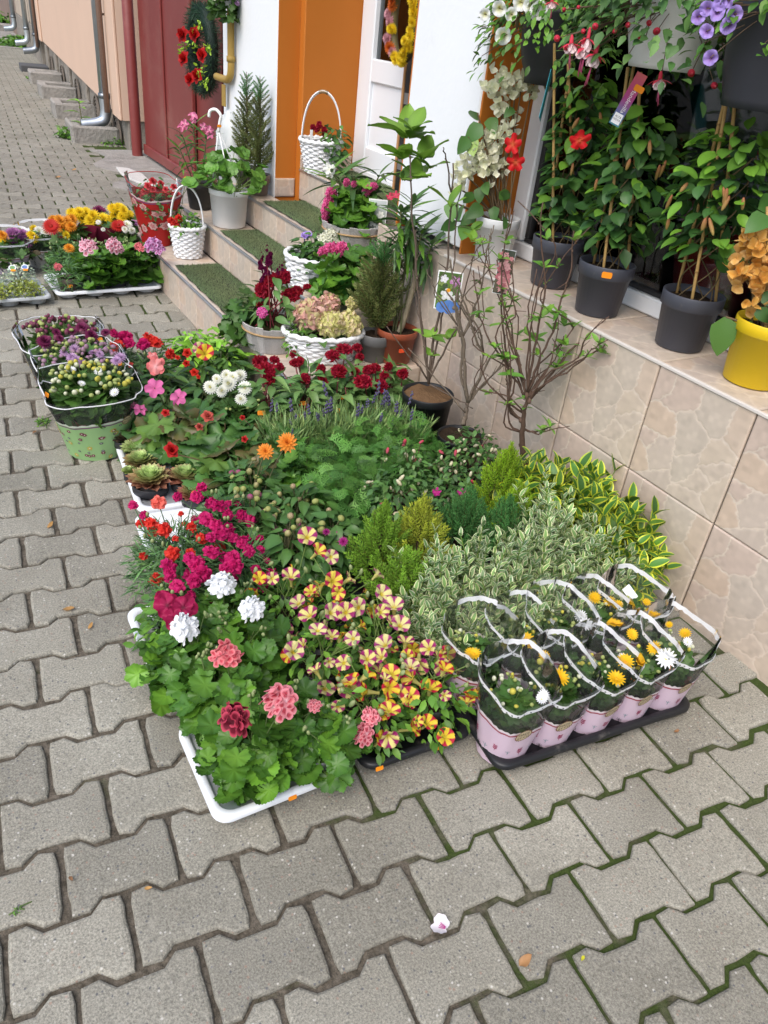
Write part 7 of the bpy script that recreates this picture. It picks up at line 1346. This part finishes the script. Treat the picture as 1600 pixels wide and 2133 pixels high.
bougainvillea((1.955, 2.415, SZ+.0025), 'bougainvillea with cream white bracts in a white pot by the orange reveal', 64, (.72, .74, .75), .082, .165, [(1030, 185, 9, .02), (1050, 165, 6, .018), (1085, 190, 9, .022), (1075, 180, 7, .02), (1110, 180, 6, .018), (1045, 225, 6, .018), (1010, 300, 9, .022), (1000, 325, 9, .022), (1030, 330, 9, .025), (1020, 355, 8, .022), (985, 345, 7, .018), (965, 360, 6, .016), (1035, 290, 6, .016), (1060, 270, 5, .016), (960, 395, 4, .014), (1050, 345, 5, .015)],
    [(1005, 260, .085), (995, 235, .07), (975, 285, .07), (982, 290, .075), (1020, 245, .07), (940, 420, .08), (960, 430, .08), (985, 400, .06), (1000, 390, .06), (1005, 430, .08), (975, 470, .09), (1020, 455, .08), (1040, 400, .06), (990, 445, .07), (950, 460, .07), (1030, 430, .06), (1060, 400, .05), (1010, 380, .055), (1070, 225, .05), (1055, 455, .06)], [((0, -.02, .1), (1068, 130))], fm_bw)
bougainvillea((1.965, 1.20, SZ+.0025), 'bougainvillea with apricot bracts in a bright yellow pot', 65, (.72, .50, .012), .090, .175, [(1560, 525, 8, .02), (1580, 510, 7, .02), (1550, 575, 8, .02), (1575, 590, 8, .022), (1590, 550, 8, .022), (1600, 610, 6, .02), (1565, 555, 6, .018), (1615, 570, 8, .025)], [(1512, 660, .11), (1590, 610, .06), (1580, 640, .05), (1600, 450, .08), (1575, 680, .05), (1620, 640, .07)], [((-.03, -.03, .1), (1600, 430)), ((.03, -.02, .1), (1640, 430))], fm_bo, .029)
# ------------------------------------------------------------------ hanging pots
rail = thing('hanging_rail', 'thin steel rail under the lintel that carries the hanging pots', 'rail', (1.95, 1.2, 2.28)); k = MB(); k.add(tube([(0, -2.2, 0), (0, 1.3, 0)], .011, 8, (.4, .4, .4))); k.build('bar', M['metal'], rail)
for y in (-1.6, 0, 1.25): k = MB(); k.add(tube([(0, y, 0), (0, y, .35)], .008, 6, (.4, .4, .4))); k.build('bracket', M['metal'], rail)
def hanging(loc, label, prof, c, hook=(0, 0)):
    t = thing('hanging_pot', label, 'pot', loc); k = MB(); k.add(lathe(prof+[(prof[-1][0]*.95, prof[-1][1]), (prof[-1][0]*.93, prof[-1][1]-.03), (0, prof[-1][1]-.03)], 36, c)); k.build('pot', M['plastic'], t); zt = prof[-1][1]; k = MB(); zh = 2.275-loc[2]
    for a in (.5, 2.6, 4.7): k.add(tube([(prof[-1][0]*math.cos(a), prof[-1][0]*math.sin(a), zt-.005), (1.95-loc[0], 0, zh-.1)], .0018, 4, c))
    k.add(tube(spline([(1.95-loc[0], 0, zh-.11), (1.95-loc[0], .0, zh-.03), (1.95-loc[0]+.012, 0, zh+.012), (1.95-loc[0]-.012, 0, zh+.02)], 4), .003, 5, c)); k.build('hanger', M['plastic'], t); return t
def drape(label, loc, name, lp, n, R, zr, seed, size, fl=(), buds=(), down=.3, cat='flower', stemc=(.12, .08, .05), sep=None):
    r = np.random.default_rng(seed); b = np.array(loc); t = thing(name, label, cat, b); a = r.uniform(0, 6.28, n); f = r.random(n); rr = R*(.3+.7*np.sqrt(f)); z = zr*(1-f)-down*np.maximum(0, f-.35)*1.5*r.random(n); pos = np.c_[rr*np.cos(a), rr*np.sin(a), z]; pos[:, 0] = np.minimum(pos[:, 0], 2.08-b[0])
    Rm = frames(np.c_[np.cos(a), np.sin(a), -.6+r.normal(0, .3, n)]+r.normal(0, .3, (n, 3)), np.c_[np.cos(a)*.4, np.sin(a)*.4, np.ones(n)]+r.normal(0, .3, (n, 3))); foliage(t, lp, pos, Rm, r.uniform(*size, n), r); ends = []
    for px_, py_, me, s_, kd in fl:
        w_ = GP(px_, py_, b+np.array([-R*.6, -R*.5, 0])); nn = nrm(CAM-w_+r.normal(0, .25, 3)) if kd != 'hang' else np.array([r.normal(0, .12), r.normal(0, .12), 1.]); flower(t, me, w_-b, nn, s_, r.uniform(0, 6), 'flower' if kd != 'bud' else 'bud'); ends.append(w_-b+np.array([0, 0, .02 if kd == 'hang' else 0]))
    stems_to(t, ends+[p for p in pos[::12]], 0, r, stemc, .0013, .05); return t
h1 = hanging((1.955, 2.28, 1.30), 'black rounded hanging pot in front of the orange reveal', [(0, 0), (.082, .0), (.083, .025), (.10, .06), (.113, .11), (.118, .20), (.122, .215)], (.02, .021, .024))
drape('white petunia spilling from the black rounded hanging pot', (1.94, 2.30, 1.485), 'petunia', lp_small, 1000, .23, .08, 71, (.024, .038), [(1110, 12, ms_white_pet, .028, 'f'), (1085, 5, ms_white_pet, .026, 'f'), (1122, 22, ms_white_pet, .026, 'f'), (1040, 18, ms_white_pet, .024, 'f'), (1048, 75, ms_white_pet, .024, 'f'), (1065, 30, ms_white_pet, .018, 'f'), (1010, 30, ms_white_pet, .016, 'f')], down=.20)
# orange price clip, kraft tag
t = thing('kraft_tag', 'square kraft paper tag hanging on the black rounded pot', 'plant label', GP(1080, 38, np.array([1.86, 2.2, 0]))); k = MB(); k.add(bbox(-.025, -.0008, -.03, .025, .0008, .03, .0004, (.33, .24, .13))); link('card', k.mesh('card', M['paper'], False), t, R=rotz(.72)@roty(.45)); k = MB(); k.add(strip([(-.012, 0), (.012, 0)], .012, (.62, .56, .45))); link('print', k.mesh('print', M['paper'], False), t, R=rotz(.72)@roty(.45)@rotx(PI/2), loc=(-.0012, -.0012, .0))
# fuchsias with hanging bells
def fux(sep=(.66, .05, .09), cor=(.80, .66, .66)):
    s_ = leafp(1, .3, 'lance', 4, 3, .2, .1, sep); c_ = leafp(.75, .6, 'petal', 4, 3, .0, .3, cor)
    return join([lathe([(.06, .55), (.12, .35), (.14, .0)], 8, sep)]+[placed(s_, rotz(i*PI/2)@rotx(-.2)) for i in range(4)]+[placed(c_, rotz(i*2*PI/6+.4)@rotx(-1.15), (0, 0, -.02)) for i in range(6)]+[tube([(0, 0, -.3), (.08*math.cos(i), .08*math.sin(i), -1.5-.1*i)], .022, 4, (.62, .12, .25)) for i in range(4)])
fm_fx = fm('flower', fux()); b_fx = fm('bud', join([ball(.42, (.62, .05, .09), 9, 7, (.55, .03, .06), 1.7), placed(lathe([(.1, .7), (.14, 1.1), (.04, 1.3)], 7, (.62, .10, .12)), None, (0, 0, 0))]))
h2 = hanging((1.93, 1.77, 1.39), 'white hanging pot of fuchsia in the middle of the window', [(0, 0), (.10, .0), (.102, .012), (.128, .10), (.138, .17), (.142, .185)], (.80, .81, .80))
drape('red and white fuchsia trailing from the white hanging pot', (1.93, 1.77, 1.555), 'fuchsia', lp_fuch, 1300, .29, .09, 72, (.03, .05), [(1190, 90, fm_fx, .040, 'hang'), (1215, 98, fm_fx, .042, 'hang'), (1240, 112, fm_fx, .042, 'hang'), (1375, 165, fm_fx, .038, 'hang'), (1525, 118, fm_fx, .04, 'hang'), (1225, 80, fm_fx, .036, 'hang'), (1160, 80, b_fx, .020, 'bud'), (1180, 100, b_fx, .02, 'bud'), (1215, 65, b_fx, .016, 'bud'), (1240, 55, b_fx, .02, 'bud'), (1335, 75, b_fx, .022, 'bud'), (1352, 48, b_fx, .017, 'bud'), (1368, 65, b_fx, .022, 'bud'), (1308, 52, b_fx, .018, 'bud'), (1280, 65, b_fx, .014, 'bud'), (1440, 152, b_fx, .022, 'bud'), (1488, 178, b_fx, .022, 'bud'), (1325, 5, b_fx, .01, 'bud'), (1205, 15, b_fx, .012, 'bud'), (1175, 20, b_fx, .014, 'bud'), (1150, 3, fm_fx, .03, 'hang')], down=.24)
h3 = hanging((1.895, 1.385, 1.335), 'charcoal hanging pot of violet bells at the wall end of the rail', [(0, 0), (.105, .0), (.107, .02), (.125, .08), (.138, .18), (.14, .182), (.146, .2), (.146, .235)], (.032, .034, .042))
drape('violet million bells trailing from the charcoal hanging pot', (1.895, 1.385, 1.555), 'million_bells', lp_small, 520, .22, .12, 73, (.024, .042), [(1472, 18, fm_violet, .016, 'f'), (1495, 25, fm_violet, .017, 'f'), (1530, 30, fm_violet, .020, 'f'), (1517, 52, fm_violet, .018, 'f'), (1472, 65, fm_violet, .016, 'f'), (1480, 120, fm_violet, .018, 'f'), (1455, 35, fm_violet, .015, 'f'), (1500, 8, fm_violet, .015, 'f'), (1515, 0, fm_violet, .015, 'f')], down=.15)
h4 = thing('hanging_pot', 'small pot of pale pink blossom hanging high on the white pillar beside the gas pipe', 'flower', (1.80, 4.98, 1.40)); k = MB(); k.add(lathe([(0, 0), (.05, 0), (.06, .09), (.062, .095), (.056, .09)], 20, (.6, .6, .6))); k.build('pot', M['plastic'], h4); r = np.random.default_rng(74); n = 160; pos, Rm, nx = dome(n, .095, .2, .0, r, .4, .4, .4, (.4, 1.), -.4); foliage(h4, lp_mum, pos, Rm, r.uniform(.03, .045, n), r)
for i in range(14): a = r.uniform(2, 5.5); q = np.array([.09*math.cos(a), .09*math.sin(a), r.uniform(-.02, .16)]); flower(h4, fm_kaw if i % 2 else fm_lmum, q, nrm(q+np.array([0, 0, .1])), .02)
k = MB(); k.add(tube([(0, 0, .09), (.05, 0, .5)], .002, 4, (.5, .5, .5))); k.build('hanger', M['plastic'], h4)
# ------------------------------------------------------------------ wreaths
c0 = GX(421, 103, 2.08); t = thing('pine_wreath', 'green fir wreath with red cloth roses hanging before the red gate', 'wreath', c0); r = np.random.default_rng(75); n = 5200; a = r.uniform(0, 6.28, n); b_ = r.uniform(0, 6.28, n); rr = .075*np.sqrt(r.random(n)); cen = np.c_[np.zeros(n), .215*np.cos(a), .24*np.sin(a)]; d = np.c_[np.cos(b_), np.sin(b_)*np.cos(a), np.sin(b_)*np.sin(a)]
k = MB(); k.many(leafp(1, .06, 'lance', 2, 3, .1, .2, (.018, .05, .036)), frames(d+r.normal(0, .4, (n, 3)), r.normal(0, 1, (n, 3))), cen+d*rr[:, None]*.6, r.uniform(.04, .065, n), .6+.8*r.random((n, 1))); k.build('fir_needles', M['leafj'], t, kind='stuff')
k = MB(); k.add(tube([(0, .215*math.cos(x), .24*math.sin(x)) for x in np.linspace(0, 2*PI, 40)], .045, 8, (.01, .025, .018), cap=False)); k.build('ring', M['stem'], t); fm_cl = fm('flower', rose_p((.52, .012, .012)))
for hx, hy in ((383, 73), (408, 72), (384, 122), (423, 115), (397, 165), (413, 158)): w_ = GX(hx, hy, 1.97); flower(t, fm_cl, w_-c0, (-1, -.35, .3), .058, r.uniform(0, 6)); 
for hx, hy in ((410, 58), (432, 100), (415, 145), (380, 100), (405, 95), (425, 175)):
    w_ = GX(hx, hy, 1.975); n = 14; k = MB(); k.many(lp_small[1], frames(r.normal(0, 1, (n, 3)), r.normal(0, 1, (n, 3))), (w_-c0)+r.normal(0, .018, (n, 3)), r.uniform(.025, .04, n), np.tile((2.2, 1.7, 1.), (n, 1))); k.build('green_sprig', M['leafj'], t)
k = MB(); k.add(tube([(0, 0, .3), (0, .01, 1.1)], .0015, 4, (.6, .6, .6))); k.build('string', M['paper'], t)
c0 = GX(845, 35, 2.19); t = thing('flower_wreath', 'wreath of yellow and pink straw flowers hanging at the door', 'wreath', c0); k = MB(); k.add(tube([(0, .105*math.cos(x), .175*math.sin(x)) for x in np.linspace(0, 2*PI, 40)], .02, 8, (.12, .10, .04), cap=False)); k.build('ring', M['stem'], t); fm_sp = fm('flower', pompon(1, (.62, .28, .34), (.7, .45, .48), 14)); fm_sr = fm('flower', pompon(1, (.62, .16, .02), (.55, .1, .02), 14)); r = np.random.default_rng(76)
for i in range(58):
    x = 2*PI*i/58; near = (math.cos(x) > -.2); fl_ = fm_ymum if (math.cos(x) < .35) else [fm_sp, fm_sr, fm_sp, fm_ymum][(i//2) % 4]
    flower(t, fl_, (-.022+r.normal(0, .006), .105*math.cos(x)+r.normal(0, .010), .175*math.sin(x)+r.normal(0, .008)), (-1, -.3+r.normal(0, .3), r.normal(.1, .3)), r.uniform(.024, .031), r.uniform(0, 6))
k = MB(); k.add(tube([(0, 0, .17), (0, 0, .7)], .002, 4, (.5, .4, .3))); k.build('string', M['paper'], t)
# ------------------------------------------------------------------ the group of trays by the foot of the steps
LG = (.50, .53, .55)
tray('grey plug tray of sedum at the pavement edge near the steps', .05, 4.21, .53, .34, .06, LG, (4, 2), top=.052); tray('white tray under the pale pink and lilac geraniums at the foot of the steps', .61, 4.30, .57, .36, .03, WHT, (4, 2), top=.045)
def mound(loc, label, lp, n, R, H, seed, size, name='sedum', cat='plant', extra=None, potc=(.4, .42, .44)):
    r = np.random.default_rng(seed); t = thing(name, label, cat, loc, 0, 'ground cover pots by the steps'); pot(t, .05, .06, potc); pos, Rm, nx = dome(n, R, H, .045, r, .4, .1, .6, (.5, 1.), 0); foliage(t, lp, pos, Rm, r.uniform(*size, n), r, .4); return t
lp_sed = [leafp(1, .5, 'oval', 2, 3, 0, .2, c) for c in ((.16, .20, .05), (.22, .26, .06), (.12, .15, .05))]; lp_blue = [leafp(1, .45, 'oval', 2, 3, .1, .2, c) for c in ((.28, .33, .32), (.36, .40, .38), (.2, .26, .25))]
for i, (x, y, k_, lb) in enumerate(((.30, 4.29, 0, 'yellow green sedum at the pavement end of the plug tray'), (.46, 4.31, 0, 'yellow green sedum at the steps end of the plug tray'), (.15, 4.28, 0, 'yellow green sedum at the outer corner of the plug tray'), (.30, 4.46, 1, 'blue grey ground cover with small tags in the plug tray'), (.46, 4.47, 1, 'blue grey ground cover next to the carnation'), (.14, 4.46, 1, 'blue grey ground cover at the outer edge of the plug tray'))):
    t = mound((x, y, .012), lb, lp_sed if k_ == 0 else lp_blue, 620, .09, .11 if k_ == 0 else .15, 80+i, (.013, .022))
    if k_: 
        for j in range(2): price(t, (-.03+.06*j, -.048, .128), (-.1, -.5, .85), s=1.2); k = MB(); k.add(disc(lambda a: 1, lambda ro, a: 0, lambda ro, a: (.70, .74, .76) if ro > .8 else ((.16, .30, .12), (.12, .2, .42))[j], 20, (0, .6, .82, .86, 1.)), None, (0, 0, 0), .019); link('care_label', k.mesh('care_label', M['paper'], False), t, R=frame((1, .3, .3), (-.2, -.5, .85)), loc=(-.03+.06*j, -.03, .137))
FGR = 'geraniums by the steps'
geranium(0, 0, 0, 'geranium with a pale pink head in the tray by the steps, next to the carnation', [(185, 514, .30, fm_pale, .055)], .115, .24, 44, (.032, .05), 90, loc=(.83, 4.43, 0), group=FGR); geranium(0, 0, 0, 'geranium with a pale pink head in the middle of the white tray by the steps', [(237, 511, .30, fm_pale, .050), (248, 518, .28, fm_pale, .035)], .115, .24, 44, (.032, .05), 91, loc=(.955, 4.43, 0), group=FGR); geranium(0, 0, 0, 'geranium with lilac and red heads touching the lowest step', [(318, 510, .30, fm_lila, .05), (332, 520, .28, fm_lila, .036), (290, 515, .29, fm_salm, .034)], .12, .25, 46, (.032, .05), 92, loc=(1.09, 4.45, 0), group=FGR)
t = dianthus((.69, 4.41), 'grey leaved carnation with one pink bloom in the white tray by the steps', [(121, 556, .17, fm_salm, .026)], 20, .11, .25, (.16, .13, .10), 520); price(t, (0, -.052, .06), (0, -1, .1), s=1.5)
t = dianthus((.80, 4.60), 'grey leaved carnation with an orange bloom behind the pale pink geranium', [(144, 517, .24, fm_omum, .03)], 21, .09, .24)
def bunch(loc, label, fl, seed, wrapc=None, H=.27, R=.11, film=None):
    r = np.random.default_rng(seed); b = np.array([loc[0], loc[1], 0]); t = thing('chrysanthemum', label, 'flower', b, 0, 'chrysanthemums by the steps'); pot(t, .06, .11, (.05, .04, .04)); mum_body(t, r, R, H-.02, 200, (.022, .04)); ends = []
    for hx, hy, me, s_ in fl: w_ = GP(hx, hy, b+np.array([r.normal(0, .03), r.normal(0, .04), 0])); q = w_-b; flower(t, me, q, nrm(face_cam(w_, .55)+r.normal(0, .2, 3)), s_, r.uniform(0, 6)); ends.append(q)
    stems_to(t, ends, .1, r)
    if wrapc: o = wrap(t, .065, .13, 0, H-.06, wrapc, seed, jag=.2); o.data.materials[0] = M['vinewrap']
    if film: film_wrap(t, .07, .135, .13, .19, .23, 1.4, film, 'twig', seed, .5)
    return t
Y = fm_ymum
bunch((1.00, 5.02), 'chrysanthemum packed with bright yellow blooms in a wine red wrap', [(150, 445, Y, .04), (165, 442, Y, .042), (180, 445, Y, .042), (195, 450, Y, .042), (172, 455, Y, .042), (188, 460, Y, .042), (200, 462, Y, .04), (158, 450, Y, .036), (175, 475, Y, .034), (190, 472, Y, .034), (200, 475, Y, .032)], 101, (.3, .02, .06), .28)
bunch((1.16, 5.06), 'chrysanthemum packed with bright yellow blooms nearest the red gift sleeve', [(235, 435, Y, .04), (248, 432, Y, .042), (258, 440, Y, .042), (268, 448, Y, .038), (240, 447, Y, .042), (255, 452, Y, .04), (215, 455, Y, .042), (225, 460, Y, .042), (235, 466, Y, .04), (218, 468, Y, .038), (248, 462, Y, .036)], 102, None, .30)
bunch((.84, 4.92), 'chrysanthemum with orange blooms beside the yellow ones', [(125, 460, fm_omum, .042), (140, 462, fm_omum, .042), (150, 458, fm_omum, .038), (148, 472, fm_omum, .04), (130, 475, fm_omum, .036), (112, 458, fm_omum, .034), (140, 480, fm_omum, .034)], 103, (.3, .02, .06), .27)
bunch((.77, 4.76), 'chrysanthemum with a flat dark red bloom behind the carnation', [(107, 472, fm_rdaisy, .052), (138, 490, Y, .026)], 104, None, .25); bunch((1.10, 4.82), 'chrysanthemum with a shaggy dark red bloom and white buds near the steps', [(247, 470, fm_rdaisy, .055), (265, 468, fm_wmum, .03), (275, 480, fm_wmum, .024), (205, 463, fm_wmum, .018), (260, 478, fm_wmum, .022), (215, 478, fm_wmum, .014)], 105, None, .26); bunch((1.06, 5.22), 'chrysanthemum with a dark purple bloom behind the yellow ones', [(207, 440, fm_dpmum, .045), (280, 467, fm_pmum, .03)], 106, None, .27)
bunch((.47, 4.86), 'purple and yellow chrysanthemum in a lilac lace edged wrap at the pavement edge', [(25, 492, fm_pmum, .045), (40, 497, fm_pmum, .045), (55, 500, fm_pmum, .042), (10, 500, Y, .04), (30, 485, fm_pmum, .035), (65, 490, Y, .035), (48, 488, fm_pmum, .034), (5, 490, fm_omum, .03), (70, 497, Y, .034)], 107, None, .24, .11, (.58, .48, .60)); bunch((.66, 4.98), 'pale chrysanthemum in a white lace edged wrap behind the purple one', [(70, 478, Y, .03), (82, 482, fm_wmum, .034), (95, 485, fm_wmum, .03)], 108, None, .22, .09, (.75, .72, .66))
# ------------------------------------------------------------------ behind the glass
for i, (x, y, s_, lb) in enumerate(((2.36, 1.72, 1., 'glossy red gift bag behind the window near the stickered pot'), (2.38, 1.30, 1.15, 'glossy red gift bag behind the window beside the yellow pot'))):
    t = thing('red_gift_bag', lb, 'bag', (x, y, SZ-.003)); k = MB(); p = lathe([(0, .001), (.12, .001), (.13, .05), (.155, .22), (.17, .36), (.165, .36), (.15, .2)], 20, (.42, .02, .02)); p.V *= np.array([.8, 1, 1])*s_; p.V[:, 1] *= 1+.08*np.sin(p.V[:, 2]*30+i); k.add(p); k.build('bag', M['print'], t)
t = thing('white_orchid', 'white orchid blooms behind the window glass', 'flower', (2.33, 1.16, SZ-.003)); pot(t, .06, .12, (.7, .7, .7)); k = MB(); k.add(tube(spline([(0, 0, .1), (0, .0, .4), (-.02, .02, .62), (-.03, .1, .68)], 5), .004, 6, (.08, .14, .04))); k.build('stem', M['stem'], t); fm_orc = fm('flower', join([floret((.72, .76, .72), (.7, .6, .25), 5, 0, .35, .15, 2)]))
for q, s_ in (((-.03, .02, .62), .07), ((-.03, .08, .68), .07), ((-.03, -.06, .55), .075), ((-.02, .12, .56), .06)): flower(t, fm_orc, q, (-1, -.4, .2), s_)
for i, (x, y, w_, h, c, lb) in enumerate(((2.6, 1.72, .5, .42, (.35, .36, .38), 'added grey box inside the shop standing in for a reflection in the glass'), (2.7, 1.05, .4, .3, (.16, .16, .17), 'added dark box by the orchid standing in for a reflection in the glass'))): t = thing('reflection_box', lb, 'box', (x, y, SZ-.003)); k = MB(); k.add(bbox(-.09, -w_/2, 0, .09, w_/2, h, .01, c)); k.add(bbox(-.1, -w_/2-.01, h+.001, .1, w_/2+.01, h+.03, .005, tuple(np.array(c)*1.15))); k.build('box', M['paint'], t, smooth=False)  # boxes added behind the pane in place of reflections in the glass
# ------------------------------------------------------------------ litter and weeds
p = G(918, 1930, .006); t = thing('fallen_petal', 'white geranium petal with magenta veins lying on the paving', 'petal', p); k = MB(); q = disc(lambda a: (1-.28*math.exp(-((a-PI/2)/.25)**2)-.45*math.exp(-((a-1.5*PI)/.5)**2)+.05*math.cos(9*a)), lambda ro, a: .3*ro*ro*(1+math.sin(2*a+.6)), lambda ro, a: (.84, .80, .84), 40); k.add(q, None, (0, 0, 0), .019); 
for s_ in (-.005, -.0015, .002, .005): k.add(placed(strip([(s_*.4, -.009), (s_, .003)], .0014, (.52, .05, .28)), None, (0, 0, .0035)))
link('petal', k.mesh('petal', M['petal']), t, R=rotz(.6))
ms_dry = meshes('leaf', [leafp(1, w_, 'ovate', 5, 5, b_, .3, c, tuple(np.array(c)*.8), .16) for w_, b_, c in ((.6, -.15, (.24, .13, .07)), (.45, -.2, (.30, .17, .07)), (.5, -.1, (.16, .085, .05)))], M['leaf'])
DRY = [(1083, 2012, .030, 0, 'curled brown leaf lying next to the fallen petal'), (405, 1258, .03, 1, 'tan dry leaf beside the dark magenta petunia'), (100, 1100, .03, 1, 'small tan leaf on the paving beside the red pinks'), (130, 1268, .035, 1, 'crumpled tan leaf on the paving by the white tray'), (185, 1310, .022, 1, 'tiny tan leaf on the paving outside the white tray'), (300, 1850, .016, 1, 'straw coloured husk on the paving in front of the trays'), (75, 898, .03, 2, 'brown leaf by a weed tuft near the green wrap'), (150, 355, .05, 1, 'orange dry leaf on the paving before the red gate'), (115, 370, .05, 0, 'brown dry leaf on the paving before the red gate'), (600, 1590, .014, 2, 'dark brown scrap just in front of the white tray'), (1405, 1525, .016, 2, 'reddish scrap on the joint beside the long black tray'), (145, 1825, .014, 2, 'rust brown scrap in the paving near the white tray corner')]
for px_, py_, s_, kd, lb in DRY: t = thing('dry_leaf', lb, 'leaf', G(px_, py_, .004)); link('blade', ms_dry[kd], t, R=rotz(px_*.37)@rotx(.05), sc=s_)
t = thing('dry_leaf', 'small yellow leaf curled on the paving near the brown one', 'leaf', G(1217, 1990, .004)); k = MB(); k.add(leafp(1, .4, 'lance', 4, 3, -.4, .2, (.5, .5, .04))); link('blade', k.mesh('blade', M['leaf']), t, R=rotz(2), sc=.016)
def weed(loc, label, seed, n, R, H, size, lp=None): r = np.random.default_rng(seed); t = thing('weed', label, 'weed', loc); pos, Rm, nx = dome(n, R, H, 0, r, .4, -.3, .5, (.3, 1.), 0); foliage(t, lp or lp_small, pos, Rm, r.uniform(*size, n), r); stems_to(t, pos[::8], 0, r); return t
b = G(172, 288, 0); t = thing('tree_seedling', 'green tree seedling growing beside the nearest drain outlet', 'seedling', b); k = MB(); k.add(tube([(0, 0, 0), (.01, 0, .2), (0, 0, .36)], .005, 5, (.15, .14, .06))); k.build('stem', M['stem'], t)
for z, a, s_ in ((.36, 3.6, .16), (.34, .8, .17), (.36, 2., .15), (.25, 3.2, .18), (.2, 5.6, .16), (.15, 2.6, .14), (.3, 5., .14)): link('leaf', ms_bright[1], t, R=frame((math.cos(a), math.sin(a), .35), (0, 0, 1)), loc=(0, 0, z), sc=s_)
weed(G(142, 288, 0), 'low weed tuft beside the tree seedling', 1, 90, .1, .13, (.05, .08)); weed(G(45, 97, 0), 'weeds along the drain of the tan house', 2, 300, .5, .22, (.12, .2)); weed(G(25, 60, 0), 'weeds far along the pavement by the dark brown house', 3, 300, .7, .4, (.16, .3)); weed(G(90, 882, 0), 'moss tuft in a paving joint near the green wrap', 4, 70, .03, .02, (.008, .014)); weed(G(35, 1898, 0), 'tiny green weed in a paving joint at the open pavement', 5, 20, .008, .008, (.004, .007)); weed(G(67, 165, 0), 'small weed by the dark concrete slab', 6, 60, .08, .06, (.03, .05)); weed(G(235, 300, 0), 'mossy weeds at the foot of the red post', 7, 160, .16, .07, (.03, .05))
